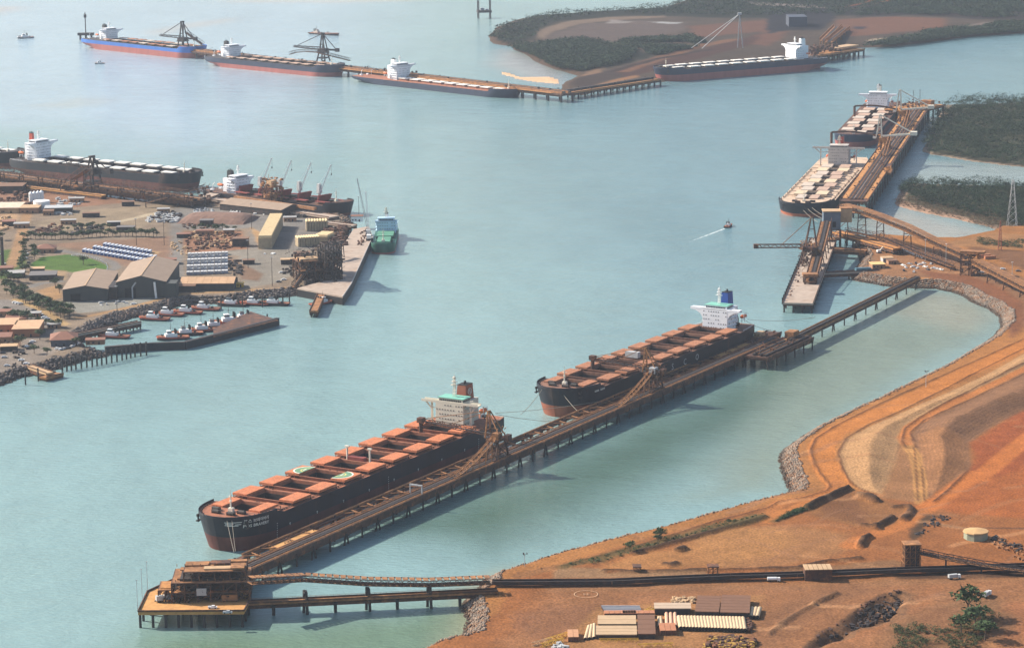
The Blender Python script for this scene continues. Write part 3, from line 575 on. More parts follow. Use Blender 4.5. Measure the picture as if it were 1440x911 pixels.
forest('far_mangrove', [P2([(688,56),(702,40),(760,23),(840,17),(928,12),(966,1),(1010,-40),(1300,-60),(1300,22),(1060,24),(950,22),(850,21),(790,29),(757,42),(752,52),(722,66)], 2), P2([zk(0,275),zk(400,240),zk(700,290),zk(640,350),zk(560,380),zk(380,408),zk(240,385),zk(100,310)], 2),
        P2([(1213,68),(1290,55),(1360,44),(1500,32),(1700,20),(1700,30),(1440,47),(1368,52),(1305,60),(1255,66)], 2)], 5200, 7.5, 6.5, 22, 1.0, LEAF, z0=3, seed=14)
forest('far_mangrove', [P2([zl(560,50),zl(760,12),zl(1438,-60),zl(1600,20),zl(1500,100),zl(1200,110),zl(800,85),zl(500,95)], 2), P2([zk(560,250),zk(1000,210),zk(1100,260),zk(800,320)], 2), P2([zl(880,190),zl(1150,160),zl(1438,120),zl(1438,180),zl(1150,200),zl(700,262),zl(560,268)], 2)], 3000, 7.5, 5.5, 22, 1.0, LEAF, z0=3, seed=15, holes=.62)
forest('shore_scrub', [P2([ze(30,492),ze(200,455),ze(420,395),ze(600,345),ze(850,280),ze(1060,232),ze(1080,246),ze(860,300),ze(620,365),ze(440,420),ze(220,482)], 6), P2([zd(40,265),zd(130,215),zd(200,195),zd(190,212),zd(110,240)], 6)], 420, 1.5, 1.3, 30, .3, LEAFT, z0=6, seed=16, holes=.75)
forest('low_scrub', [P2([zh(1200,200),zh(1440,210),zh(1600,230),zh(1600,262),zh(1300,240),zh(1200,232)], 6), P2([zd(700,760),zd(860,820),zd(1130,700),zd(1180,760),zd(1060,911),zd(640,960),zd(650,810)], 6)], 330, 2.0, 1.8, 34, .32, mat('scrub_leaf', (.05,.06,.022), .9, .4, .3, fine=.8), z0=6, seed=17, holes=.6)
# the land goes on past the picture's edges
pl_ = MB().box(2270, 900, 1.4, 3440, 3200, 8.2).box(280, 610, 1.3, 540, 1030, 8.0).box(-2400, 2350, .7, 3170, 1240, 8.0)
pl_.make('hinterland_ground', mat('hinterland_earth', (.30,.15,.07), .95, .25, .03, col2=(.22,.12,.06), fac2=.45, fine=.3, spec=.1), kind='structure')
# ------------------------------------------------------------------ haze
def haze():
    b = MB().box(300, 3900, 206.5, 7000, 8400, 417+12, 0); o = b.make('haze', None, kind='stuff')
    o.location = (0, 0, 0)
    m = bpy.data.materials.new('haze_air'); m.use_nodes = True; t = m.node_tree; t.nodes.clear()
    v = t.nodes.new('ShaderNodeVolumePrincipled'); v.inputs['Density'].default_value = HAZE; v.inputs['Color'].default_value = (.72,.83,1,1); v.inputs['Anisotropy'].default_value = .3
    out = t.nodes.new('ShaderNodeOutputMaterial'); t.links.new(v.outputs[0], out.inputs['Volume']); o.data.materials.clear(); o.data.materials.append(m)
HAZE = 3.2e-5
haze()
# ------------------------------------------------------------------ ships
HULLB = mat('hull_black', (.010,.012,.020), .55, .3, .15, col2=(.085,.045,.03), fac2=.36, streak=True)
HULLR = mat('hull_red', (.11,.032,.024), .7, .4, .12, col2=(.05,.02,.02), fac2=.4, streak=True)
HULLO = mat('hull_bow_red', (.40,.115,.06), .7, .25, .12, col2=(.20,.06,.04), fac2=.4, streak=True)
HULLBLUE = mat('hull_blue', (.03,.13,.42), .55, .15, .1, streak=True)
HULLPINK = mat('hull_faded_red', (.32,.10,.085), .7, .2, .1, streak=True)
HULLNAVY = mat('hull_navy', (.02,.03,.06), .55, .2, .1, streak=True)
HULLGREEN = mat('hull_green', (.025,.10,.075), .55, .2, .15, streak=True)
DECKR = mat('deck_red', (.29,.11,.06), .8, .35, .3, col2=(.18,.08,.05), fac2=.45)
DECKN = mat('deck_brown', (.20,.10,.065), .85, .4, .3, col2=(.09,.05,.04), fac2=.45)
DECKW = mat('deck_tan', (.48,.36,.26), .8, .25, .3, col2=(.35,.17,.10), fac2=.4)
COVR = mat('cover_salmon', (.46,.155,.068), .75, .18, .25, col2=(.34,.135,.062), fac2=.42, fine=1.3)
COVB = mat('cover_rust', (.33,.14,.07), .75, .22, .25, col2=(.27,.12,.07), fac2=.46, fine=1.3)
COVW = mat('cover_pale', (.48,.40,.33), .7, .15, .3, col2=(.42,.26,.18), fac2=.35)
COVD = mat('cover_dusty', (.42,.29,.22), .8, .2, .3, col2=(.30,.18,.13), fac2=.4)
COVP = mat('cover_white', (.68,.66,.62), .6, .1, .3)
COVRED = mat('cover_dark_red', (.22,.05,.04), .7, .2, .3)
COVG = mat('cover_green', (.09,.25,.17), .6, .2, .3)
HOLD = mat('hold_steel', (.035,.026,.026), .85, .3, .2)
FUNB = mat('funnel_brown', (.30,.095,.055), .6, .08, .4)
FUNBL = mat('funnel_blue', (.015,.06,.28), .5, .08, .4)
FUNR = mat('funnel_red', (.38,.06,.035), .6, .1, .4)
FUNK = mat('funnel_black', (.02,.02,.02), .6, .1, .4)
TEAL = mat('monkey_island_green', (.17,.42,.34), .6, .1, .4)
HOUSEC = mat('house_cream', (.60,.56,.46), .6, .08, .3, col2=(.42,.30,.20), fac2=.22)
HOUSEW = mat('house_white', (.72,.74,.78), .5, .05, .3)
HOUSEG = mat('house_dusty', (.50,.45,.41), .6, .12, .3)
_txt = {}
def text_mesh(txt, size, material, depth=.05):
    c = bpy.data.curves.new('t', 'FONT'); c.body = txt; c.size = size; c.extrude = depth; c.resolution_u = 2; c.align_x = 'CENTER'
    o = bpy.data.objects.new('t', c); COL.objects.link(o); bpy.context.view_layer.update()
    dg = bpy.context.evaluated_depsgraph_get(); me = bpy.data.meshes.new_from_object(o.evaluated_get(dg))
    bpy.data.objects.remove(o); bpy.data.curves.remove(c); me.materials.clear(); me.materials.append(material); return me
class Hull:
    def __init__(s, L, B, D, fc=2.8, boot=8, fine=0., bowlen=.115, wlstern=.16):
        s.L, s.B, s.D, s.fc, s.boot, s.fine, s.bl, s.ws = L, B, D, fc, boot, fine, bowlen, wlstern
    def hb(s, t, k):
        """half breadth at station t (0 stern, 1 stem) and height fraction k (0 water, 1 deck)"""
        h = s.B/2; kk = k**.8 if k > 0 else 0
        a = max(0, (t-(1-s.bl*(1.0-.15*kk)))/(s.bl*(1.0-.15*kk))); bow = math.sqrt(max(0, 1-a**(2.15+.5*kk)))*(1-.10*a*(1-kk)-s.fine*a*(1-kk))
        sd_ = max(0, 1-t/.10); deckst = 1-.22*sd_**1.6
        sw = max(0, 1-t/s.ws); wl = max(.0, 1-sw**1.5*1.0)
        ks = min(1, k*1.9)**.55 if k > 0 else 0
        st = wl*(1-ks)+deckst*ks
        return h*min(bow, 1)*min(st, 1)
    def x(s, t, k):
        kk = max(k, 0); return -s.L/2+t*s.L+max(0, 1-kk*1.7)*(.026*s.L*(1-t)**6) - (1-kk)*(.018*s.L*t**8)
    def zd(s, t): return s.D+s.fc*sstep(1-s.bl*.95, 1-s.bl*.80, t)
    def yat(s, X, z):
        t = (X+s.L/2)/s.L; return s.hb(t, min(1, max(0, z/s.D)))
def build_hull(root, H, mt, mb, mdeck, x0, x1, hw, gaps, nt=34, bottom_name='boot_topping'):
    ts = sorted(set([0, .004, .012, .025, .045, .07, .1, .14] + list(np.linspace(.18, 1-H.bl-.01, 9)) + [1-H.bl*q for q in (1, .94, .86, .78, .68, .57, .46, .36, .27, .19, .12, .07, .035, .012, 0)]))
    def strip(levels, name, m):
        b = MB(); n = len(ts); k = len(levels)
        for side in (-1, 1):
            base = len(b.v)
            for t in ts:
                zt = float(H.zd(t))
                for lv in levels:
                    z = lv if lv >= 0 and lv <= H.boot+.01 or lv < 0 else H.boot+(zt-H.boot)*(lv-1000)/1.
                    kk = min(1, max(0, z/zt)); b.v.append((H.x(t, kk), side*H.hb(t, kk), z))
            for i in range(n-1):
                for j in range(k-1):
                    q = (base+i*k+j, base+(i+1)*k+j, base+(i+1)*k+j+1, base+i*k+j+1)
                    b.f.append(q if side < 0 else q[::-1])
            if side == -1: lb = base
        for j in range(k-1): b.f.append((lb+j, lb+j+1, base+j+1, base+j))
        o = b.make(name, m, root, smooth=False)
        for p in o.data.polygons: p.use_smooth = abs(p.normal.x) < .995
        return o
    strip([-2., 0, H.boot*.5, H.boot], bottom_name, mb)
    strip([H.boot, 1000.3, 1000.65, 1001.0], 'hull', mt)
    # bulwark along the bow and the deck laid in strips round the hatch openings
    d = MB(); tt = [t for t in ts]
    inner = lambda X: hw if x0 <= X <= x1 else 0
    xs = sorted(set([H.x(t, 1) for t in tt] + [x0, x1]))
    for i in range(len(xs)-1):
        a, c = xs[i], xs[i+1]; ta, tc = (a+H.L/2)/H.L, (c+H.L/2)/H.L; mid = (a+c)/2
        ins = hw if x0 < mid < x1 else 0
        za, zc_ = float(H.zd(ta)), float(H.zd(tc)); ya, yc = max(H.hb(ta, 1), ins), max(H.hb(tc, 1), ins)
        for sgn in (-1, 1):
            vs = [(a, sgn*ins, za), (c, sgn*ins, zc_), (c, sgn*yc, zc_), (a, sgn*ya, za)]
            d.add(vs, [(0,1,2,3) if sgn > 0 else (3,2,1,0)])
    prev = x0
    for (a, c) in gaps + [(x1, x1)]:
        if a > prev+.01: d.add([(prev, -hw, H.D), (a, -hw, H.D), (a, hw, H.D), (prev, hw, H.D)], [(0,1,2,3)])
        prev = c
    d.make('deck', mdeck, root)
    bw = MB(); bt = [t for t in ts if t > 1-H.bl*.86]
    for sgn in (-1, 1):
        for i in range(len(bt)-1):
            p = [(H.x(t, 1), sgn*H.hb(t, 1)) for t in (bt[i], bt[i+1])]; z = [float(H.zd(t)) for t in (bt[i], bt[i+1])]
            o_ = .25
            bw.add([(p[0][0], p[0][1], z[0]-.3), (p[1][0], p[1][1], z[1]-.3), (p[1][0], p[1][1], z[1]+1.3), (p[0][0], p[0][1], z[0]+1.3),
                    (p[0][0]-o_, p[0][1]*.985, z[0]-.3), (p[1][0]-o_, p[1][1]*.985, z[1]-.3), (p[1][0]-o_, p[1][1]*.985, z[1]+1.3), (p[0][0]-o_, p[0][1]*.985, z[0]+1.3)],
                   [(0,1,2,3), (7,6,5,4), (3,2,6,7)])
    bw.make('bulwark', mt, root)
    r = MB().box(-H.L/2+3.5, 0, 1.0, 7, 1.2, 9); r.make('rudder', mb, root)
def railing(root, pts, h=1.1, material=None, every=2.5, close=False):
    b = MB(); n = len(pts)
    for i in range(n-1+close):
        p, q = Vector(pts[i]), Vector(pts[(i+1) % n]); L = (q-p).length; k = max(1, int(L/every))
        for j in range(k+1): b.bar(p+(q-p)*j/k, p+(q-p)*j/k+Vector((0,0,h)), .1)
        for f in (.5, 1): b.bar(p+Vector((0,0,h*f)), q+Vector((0,0,h*f)), .09)
    return b.make('railing', material or WHITE, root)
def mast_mesh(h, w=1.6, bars=3, m=CREAM, root=None, x=0, y=0, z=0, name='radar_mast'):
    b = MB()
    for sx in (-1, 1):
        for sy in (-1, 1): b.bar((x+sx*w/2, y+sy*w/2, z), (x+sx*w*.18, y+sy*w*.18, z+h), .28)
    for k in range(1, 7):
        s_ = w/2*(1-k/7*.65); zz = z+h*k/7
        b.box(x, y, zz, 2*s_+.3, 2*s_+.3, .22)
    for k in range(bars):
        zz = z+h*(.55+.17*k); b.box(x, y, zz, 1.0, 5.2-k*1.4, .3); b.box(x+.6, y, zz+.7, .5, 3.2-k*.7, .4)
    b.tube((x, y, z+h), (x, y, z+h*1.12), .12, n=6); b.lathe(x, y, [(.1, z+h*.86), (.9, z+h*.9), (.9, z+h*.96), (.1, z+h)], 8)
    return b.make(name, m, root)
def lifeboat(root, x, y, z, L=8, rz=0, m=ORANGE):
    b = MB()
    prof = [(-.5, .35, .0), (-.42, .8, .1), (-.2, 1, .0), (.2, 1, 0), (.42, .75, .1), (.5, .2, .2)]
    for px, w, l in prof:
        for i in range(8):
            a = 2*math.pi*i/8; b.v.append((x+px*L, y+math.cos(a)*1.5*w, z+1.5+math.sin(a)*1.4*w))
    for k in range(len(prof)-1):
        for i in range(8): b.f.append((k*8+i, k*8+(i+1) % 8, (k+1)*8+(i+1) % 8, (k+1)*8+i))
    b.f += [tuple(range(8)), tuple(range(40, 48))[::-1]]
    o = b.make('lifeboat', m, root)
    d = MB().bar((x-.3*L, y, z-1), (x+.3*L, y, z-1), .3)
    for sx in (-.3, .3): d.bar((x+sx*L, y, z-3), (x+sx*L, y, z+.2), .4); d.bar((x+sx*L, y+1.7, z), (x+sx*L, y+1.7, z+3.4), .3); d.bar((x+sx*L, y+1.7, z+3.4), (x+sx*L, y-.5, z+3.6), .3)
    d.make('davit', WHITE, root)
def windows(parent, pts, size, m=GLASS, name='window_row'):
    """pts: (x, y, z, facing axis) ; small panes joined into one part, too small to pick apart singly"""
    b = MB(); sx, sz = size
    for x, y, z, ax in pts:
        if ax == 'x': b.box(x, y, z, .16, sx, sz)
        else: b.box(x, y, z, sx, .16, sz)
    return b.make(name, m, parent, kind='stuff')
def deckhouse(root, xf, W, Lh, z0, tiers, th, mh, wing, style, H, mwin=GLASS, roof=None, bridge=3.0):
    """xf front face x; W width; Lh length; wing full span; returns top z"""
    zt = z0+tiers*th; xc = xf-Lh/2
    b = MB(); b.box(xc, 0, (z0+zt)/2, Lh, W, tiers*th); b.make('deckhouse', mh, root)
    ledge = MB()
    for k in range(1, tiers): ledge.box(xc-.8, 0, z0+k*th, Lh-1.2, W+2.6, .18)
    ledge.make('deck_ledge', mh, root)
    zb_ = zt; br = MB().box(xc+.2, 0, zb_+bridge/2, Lh*.72, W*.86, bridge); bo = br.make('bridge', mh, root)
    wg = MB().box(xf-2.2, 0, zb_+.15, 4.4, wing, .5)
    if style == 'post':
        for s_ in (-1, 1):
            y = s_*wing*.345; wg.box(xf-2.4, y, (z0+zb_)/2, 1.1, 1.1, zb_-z0); wg.bar((xf-2.4, y, zb_-5.2), (xf-2.4, s_*wing*.46, zb_), .7)
            wg.bar((xf-2.4, s_*W/2, zb_-4), (xf-2.4, y, zb_-4), .5)
        wg.box(xf-.1, 0, zb_+.9, .2, wing, 1.1); wg.box(xf-4.3, 0, zb_+.9, .2, wing, 1.1)
    else:
        for s_ in (-1, 1):
            y0, y1 = s_*W/2, s_*wing/2
            for xx in (xf-.25, xf-4.2):
                vs = [(xx-.15, y0, zb_-6.5), (xx-.15, y0, zb_+1.2), (xx-.15, y1, zb_+1.2), (xx-.15, y1, zb_-.4), (xx-.15, (y0*.45+y1*.55), zb_-1.2), (xx-.15, (y0*.8+y1*.2), zb_-3.2)]
                vs += [(x+.3, y, z) for x, y, z in vs]
                fs = [tuple(range(6)), tuple(range(6, 12))[::-1]] + [(i, (i+1) % 6, 6+(i+1) % 6, 6+i)[::-1] for i in range(6)]
                wg.add(vs, fs)
        wg.box(xf-2.2, 0, zb_+1.0, 4.3, wing*.985, .15)
    wg.make('bridge_wing', mh, root)
    rf = MB().box(xc+.2, 0, zb_+bridge+.2, Lh*.78, W*.92, .4); rf.make('bridge_roof', roof or mh, root)
    r = random.Random(int(xf*10)); p = []
    for k in range(tiers):
        zz = z0+k*th+th*.6; n = int(W/1.9)
        for i in range(n):
            if r.random() < .75: p.append((xf+.06, -W/2+1+(W-2)*i/(n-1)+r.uniform(-.15, .15), zz, 'x'))
        for s_ in (-1, 1):
            for i in range(int(Lh/3)):
                if r.random() < .7: p.append((xf-Lh+1.2+i*3, s_*(W/2+.06), zz, 'y'))
    windows(root, p, (.62, .7))
    q = [(xc+.2+Lh*.36+.06, -W*.43+.9+i*1.35, zb_+bridge*.6, 'x') for i in range(int(W*.86/1.35))]
    for s_ in (-1, 1): q += [(xc+.2-Lh*.36+1+i*1.5, s_*(W*.43+.06), zb_+bridge*.6, 'y') for i in range(int(Lh*.7/1.5))]
    windows(bo, q, (1.0, 1.1), mwin, 'bridge_window')
    return zb_+bridge+.4
def bulker(name, label, p0, p1, B, D, zref, mt=HULLB, mb=HULLR, mdeck=DECKR, mcov=COVR, mh=HOUSEW, mf=FUNBL, boot=8., nh=9, first=21, pitch=26, hl=17, hw=10.5, open_=1., covw=9.6, wing=43, house=(24, 14, 17.5, 5, 2.85),
           roofm=None, style='solid', group='bulk carriers moored at the ore berths', detail=2, open_list=None, fine=0, cover_labels=None, gear=None, Lf=None, covers=2, fnl=(5.5, 6.5, 10), covmat=None, lifeb=True, n_off=0, houselen=14, cross=None, mast_h=9, foremast=CREAM, wlstern=.16):
    """p0, p1: world xy of stem and stern at deck height"""
    p0, p1 = Vector((*p0, 0)), Vector((*p1, 0)); ax = (p0-p1); L = Lf or ax.length; ang = math.atan2(ax.y, ax.x); c = p0-ax.normalized()*L/2
    c += Vector((-math.sin(ang), math.cos(ang), 0))*n_off
    root = thing(name, label, 'cargo ship', (c.x, c.y, 0), ang, group); H = Hull(L, B, D, boot=boot, fine=fine, wlstern=wlstern)

    H.fc, H.bl = (1.9, .135) if detail > 1 else (2.8, .115)
    xs = []; xb = L/2-first
    for i in range(nh): a = xb-i*pitch; xs.append((a-hl, a))
    xs_sorted = sorted(xs); x0, x1 = xs_sorted[0][0], xs_sorted[-1][1]
    build_hull(root, H, mt, mb, mdeck, x0, x1, hw, xs_sorted)
    me_cache = {}
    cm = mesh_of = None
    for i, (a, b_) in enumerate(xs):
        k = 1.0 if i else .78; w = hw*k; xm = (a+b_)/2
        opn = open_list[i] if open_list else open_
        hb_ = MB(); z0 = D-13; z1 = D
        if opn > .02:
            for sg in (-1, 1):
                hb_.add([(a, sg*hw, z0), (b_, sg*hw, z0), (b_, sg*hw, z1), (a, sg*hw, z1)], [(0,1,2,3) if sg > 0 else (3,2,1,0)])
            hb_.add([(a, -hw, z0), (a, hw, z0), (a, hw, z1), (a, -hw, z1)], [(0,1,2,3)]); hb_.add([(b_, -hw, z0), (b_, hw, z0), (b_, hw, z1), (b_, -hw, z1)], [(3,2,1,0)])
            hb_.add([(a, -hw, z0), (b_, -hw, z0), (b_, hw, z0), (a, hw, z0)], [(0,1,2,3)])
            hb_.make('hold', HOLD, root)
        if i == 0 and opn > .02:
            sp = MB()
            for sg in (-1, 1): sp.box(xm, sg*(hw+w)/2, D+.3, hl, hw-w, .2)
            sp.make('coaming_shelf', mdeck, root)
        co = MB(); ch = 1.9
        for sg in (-1, 1): co.box(xm, sg*(w+.25), D+ch/2, hl+1, .5, ch)
        for xx in (a-.25, b_+.25): co.box(xx, 0, D+ch/2, .5, 2*w+1, ch)
        if detail > 1:
            for xx in (a-.8, b_+.8): co.box(xx, 0, D+ch-.1, .5, 2*w+2*covw*.96, .35)
            for xx in (a-.8, b_+.8):
                for sg in (-1, 1):
                    for q in (.35, .95): co.box(xx, sg*(w+covw*q), D+ch/2-.2, .35, .35, ch)
        co.make('hatch_coaming', mdeck, root)
        for sg in (-1, 1):
            pw = covw*(k if i == 0 else 1) if covers == 2 else w*2
            pw = w if opn < .98 and covers == 2 and not detail > 1 else pw
            yc = sg*(w*(.5)+opn*(w/2+pw/2+.4)) if covers == 2 else 0
            pn = MB().box(xm, yc, D+ch+.65, hl+1.2, pw, .8)
            if detail > 1:
                for q in (-.5, .5): pn.box(xm+q*(hl+1.2), yc, D+ch+.3, .25, pw*.99, 1.2)
                for q in (-.495, .495): pn.box(xm, yc+q*pw, D+ch+.3, hl*.98, .2, 1.2)
                for q in (-.25, 0, .25): pn.box(xm+q*hl, yc, D+ch+1.07, .14, pw*.96, .05)
            o = pn.make('hatch_cover', (covmat(i, sg) if covmat else mcov), root)
            if cover_labels and (i, sg) in cover_labels: o['label'] = cover_labels[(i, sg)]
            if covers == 1: break
    if detail > 1:
        r = random.Random(int(L*7+p0.x)); b = MB()
        for i in range(nh-1):
            xm = xb-hl-i*pitch-(pitch-hl)/2
            for q in range(5): b.box(xm+r.uniform(-2.4, 2.4), r.uniform(-hw, hw), D+.55, r.uniform(.5, 1.4), r.uniform(.5, 2.), 1.1)
            b.bar((xm, -B/2+2.5, D+.5), (xm+pitch, -B/2+2.5, D+.5), .35); b.bar((xm, B/2-2.5, D+.5), (xm+pitch, B/2-2.5, D+.5), .35)
            for sg in (-1, 1):
                b.tube((xm+2, sg*(B/2-1.4), D), (xm+2, sg*(B/2-1.4), D+1.1), .35, n=6); b.tube((xm+4, sg*(B/2-1.4), D), (xm+4, sg*(B/2-1.4), D+1.1), .35, n=6)
        b.make('deck_fitting', RUST, root, kind='stuff')
        zf_ = D+H.fc
        for (wx, wy) in ((10, 5), (10, -5), (15, 8.5), (15, -8.5)):
            wn = MB(); X = L/2-wx; wn.tube((X, wy-2, zf_+1.1), (X, wy+2, zf_+1.1), 1.1, n=10); wn.box(X-1.8, wy, zf_+.7, 1.6, 2.2, 1.4); wn.box(X, wy+2.4, zf_+.9, 1.6, .5, 1.8); wn.box(X, wy-2.4, zf_+.9, 1.6, .5, 1.8); wn.make('winch', DARK, root)
        bl = MB()
        for a_ in range(9):
            t = 1-H.bl*(.08+.07*a_)
            for sg in (-1, 1): bl.tube((H.x(t, 1)-1.2, sg*H.hb(t, 1)*.9, zf_), (H.x(t, 1)-1.2, sg*H.hb(t, 1)*.9, zf_+1.0), .4, n=6)
        bl.make('bollard', DARK, root, kind='stuff')
        for sg in (-1, 1):
            an = MB(); X = L/2-9; y = sg*(H.hb((X+L/2)/L, .85)+.6); z = D-1.5
            an.bar((X, y, z-1.8), (X, y, z+1.8), .7); an.bar((X-1.8, y, z-1.6), (X, y, z-2.3), .8); an.bar((X+1.8, y, z-1.6), (X, y, z-2.3), .8); an.box(X, y-sg*.3, z+1.2, 3, .8, 1.6); an.make('anchor', DARK, root)
    fm = MB(); X = L/2-first+4 if first > 30 else L/2-19
    X = L/2-17; fm.tube((X, 0, D+H.fc), (X, 0, D+H.fc+10), .55, .3, 8); fm.box(X, 0, D+H.fc+8.5, .4, 3.4, .3); fm.box(X, 0, D+H.fc+6, 1.4, 1.4, .3); fm.tube((X, 0, D+H.fc+10), (X, 0, D+H.fc+12.5), .14, n=6); fm.box(X-.2, 0, D+H.fc+1, 2.2, 3, 2)
    fm.make('foremast', foremast, root)
    # accommodation
    W, _, z0, tiers, th = house; xf = -L/2+_hx(L, houselen, first, nh, pitch, hl, cross)
    top = deckhouse(root, xf, W, houselen, D, tiers, th, mh, wing, style, H, roof=roofm)
    mast_mesh(mast_h, m=WHITE if mh is HOUSEW else CREAM, root=root, x=xf-houselen*.5, z=top)
    fx = xf-houselen-fnl[0]*.75-1; fw_, fl_, fh = fnl
    cs = MB().box(fx, 0, (D+top-4)/2, fl_+6, W*.55, top-4-D); cs.make('engine_casing', mh, root)
    f = MB(); zb0 = top-4; zt0 = top-4+fh
    f.box(fx, 0, (zb0+zt0)/2, fl_*1.25, fw_, fh, taper=.86); fo = f.make('funnel', mf, root)
    e = MB().box(fx, 0, zt0+.1, fl_*1.1, fw_*.9, .3)
    for q in (-1, 0, 1): e.tube((fx+q*1.6, q*.6, zt0), (fx+q*1.6, q*.6, zt0+2.2-abs(q)*.5), .5, n=6)
    e.make('exhaust_pipe', FUNK, fo)
    if lifeb:
        for sg in (-1, 1): lifeboat(root, xf-houselen-5, sg*(W/2+3.6), D+6.5)
    st = MB()
    for sg in (-1, 1):
        st.box(-L/2+7, sg*6, D+.8, 3, 3, 1.6); st.tube((-L/2+11, sg*9, D), (-L/2+11, sg*9, D+6), .4, n=6); st.bar((-L/2+11, sg*9, D+6), (-L/2+16, sg*11, D+9), .4)
    st.make('stern_gear', DARK if detail > 1 else mh, root, kind='stuff')
    if detail > 1:
        sp = []
        for t in (.004, .02, .05, .1): sp.append((H.x(t, 1)+.3, H.hb(t, 1)-.3, D))
        railing(root, sp, material=mh); railing(root, [(x, -y, z) for x, y, z in sp], material=mh)
        railing(root, [(xf-.3, -wing/2+.2, top-3.2+.1), (xf-.3, wing/2-.2, top-3.2+.1)], h=1.1, material=mh)
    return root, H, top, fx, zt0, xf
def _hx(L, houselen, first, nh, pitch, hl, cross):
    return L-(first+nh*pitch-(pitch-hl))-(cross if cross is not None else 3)
AL = rad(59.94); DV = Vector((math.cos(AL), math.sin(AL), 0)); NV = Vector((math.sin(AL), -math.cos(AL), 0)); O1 = Vector((-163.07, 1439.95, 0))
def W1(s, n): v = O1+DV*s+NV*n; return (v.x, v.y)
def on_hull(me, H, side, X, Z):
    """lay a lettering mesh (local x along, y up) on the hull's side"""
    for v in me.vertices:
        x = X-side*v.co.x if False else X - v.co.x; z = Z+v.co.y; y = H.yat(x, z)+.10+v.co.z
        v.co = (x, y, z)
    me.update(); return me
# ship 1
r1, H1, top1, fx1, fz1, xf1 = bulker('bulk_carrier', 'black bulk carrier with salmon hatch covers slid open, cream deckhouse and brown funnel, nearest ship', W1(0, -1.8), W1(288, -1.8), 43.5, 17.5, 20, mh=HOUSEC, mf=FUNB, boot=8.5,
    nh=9, first=22, pitch=26.0, hl=16.5, hw=10.6, covw=9.8, wing=41, style='post', house=(20, 0, 17.5, 5, 2.9), roofm=TEAL, houselen=13, fnl=(7, 8, 9.5), mast_h=13,
    cover_labels={(3, -1): 'salmon hatch cover with half of the green landing circle', (3, 1): 'salmon hatch cover with half of the green landing circle'})
# landing circle halves on the fourth pair of covers
def circle_half(root, H, sg, xm, D):
    zt = D+1.9+1.12; yin = sg*(10.6+.3+.4); rad_ = 8.6
    for rr, m, nm, dz in ((8.4, mat('landing_white', (.72,.72,.62), .6, .1, .5), 'landing_circle', 0), (7.6, mat('landing_green', (.12,.24,.15), .7, .2, .5), 'landing_circle', .02), (4.2, mat('landing_yellow', (.52,.48,.16), .7, .1, .5), 'landing_circle', .04), (3.4, mat('landing_green', (0,0,0)), 'landing_circle', .06)):
        b = MB(); poly = [(xm+rr*math.cos(a), yin-sg*.2+sg*rr*.98*math.sin(a)) for a in np.linspace(0, math.pi, 17)]; b.prism(poly, zt+dz, zt+dz+.02); b.make(nm, m, root)
    b = MB(); b.box(xm+.0, yin+sg*1.6, zt+.10, 3.4, .7, .03); b.box(xm+1.6, yin+sg*1.4, zt+.10, .7, 2.6, .03) if False else None; b.make('landing_letter', mat('landing_white', (0,0,0)), root)
xm4 = H1.L/2-22-3*26-16.5/2
for sg in (-1, 1): circle_half(r1, H1, sg, xm4, H1.D)
NAMEW = mat('lettering_white', (.70,.68,.62), .6, .05, 1)
for txt, sz, X, Z in (('POS BRAVERY', 2.5, H1.L/2-15, 14.2), ('포스 브레이버리', 2.3, H1.L/2-15, 16.9)):
    me = on_hull(text_mesh(txt, sz, NAMEW), H1, 1, X, Z); link('ship_name', me, r1)
lg = MB()
for (X0, X1, Z) in ((1.2, 6.6, 17.6), (1.4, 3.6, 16.8), (4.0, 6.4, 16.4), (1.8, 5.4, 15.7), (1.3, 3.2, 16.1)):
    for q in range(8):
        a, c = X0+(X1-X0)*q/8, X0+(X1-X0)*(q+1)/8
        lg.bar((H1.L/2-a, H1.yat(H1.L/2-a, Z)+.12, Z), (H1.L/2-c, H1.yat(H1.L/2-c, Z)+.12, Z), .12, .32)
lg.make('bow_emblem', NAMEW, r1, kind='stuff')
for hr, HH in ((r1, H1),):
    dm = MB()
    for X in (HH.L/2-30, 0, -HH.L/2+40):
        for q in range(8): dm.box(X, HH.yat(X, 3+q*1.3)+.1, 3+q*1.3, .55, .1, .35)
    for q in range(9): X = -HH.L/2+30+q*27; dm.box(X, HH.yat(X, 9.5)+.1, 9.5, 1.0, .1, .4); dm.box(X, HH.yat(X, 8.7)+.1, 8.9, .3, .1, 1.2)
    dm.make('draught_marks', NAMEW, hr, kind='stuff')
# emblem on funnel
fe = MB(); y = 3.62
for i in range(16):
    a, c = 2*math.pi*i/16, 2*math.pi*(i+1)/16; yy = lambda s_: 3.46-.47*(s_)/13
    fe.bar((fx1+2.0*math.cos(a), 3.5-.07*math.sin(a), fz1-4.4+2.0*math.sin(a)), (fx1+2.0*math.cos(c), 3.5-.07*math.sin(c), fz1-4.4+2.0*math.sin(c)), .35, .3)
fe.bar((fx1-.5, 3.42, fz1-5.6), (fx1+.1, 3.52, fz1-3.2), .4, .35); fe.bar((fx1-.2, 3.52, fz1-4.0), (fx1+.8, 3.52, fz1-3.6), .35, .3); fe.bar((fx1-.8, 3.52, fz1-5.0), (fx1+.4, 3.52, fz1-4.7), .35, .3)
fe.make('funnel_emblem', NAMEW, r1)
# midship hose posts and store box
xmid = H1.L/2-22-5*26+(26-16.5)/2
for y in (-9, 7): MB().tube((xmid, y, H1.D), (xmid, y, H1.D+9), .6, n=8).box(xmid, y, H1.D+9, 1.4, 2.6, .8).make('derrick_post', CREAM, r1)
MB().box(xmid, -2, H1.D+1.8, 3.6, 11, 3.2).make('store_box', COVRED, r1)
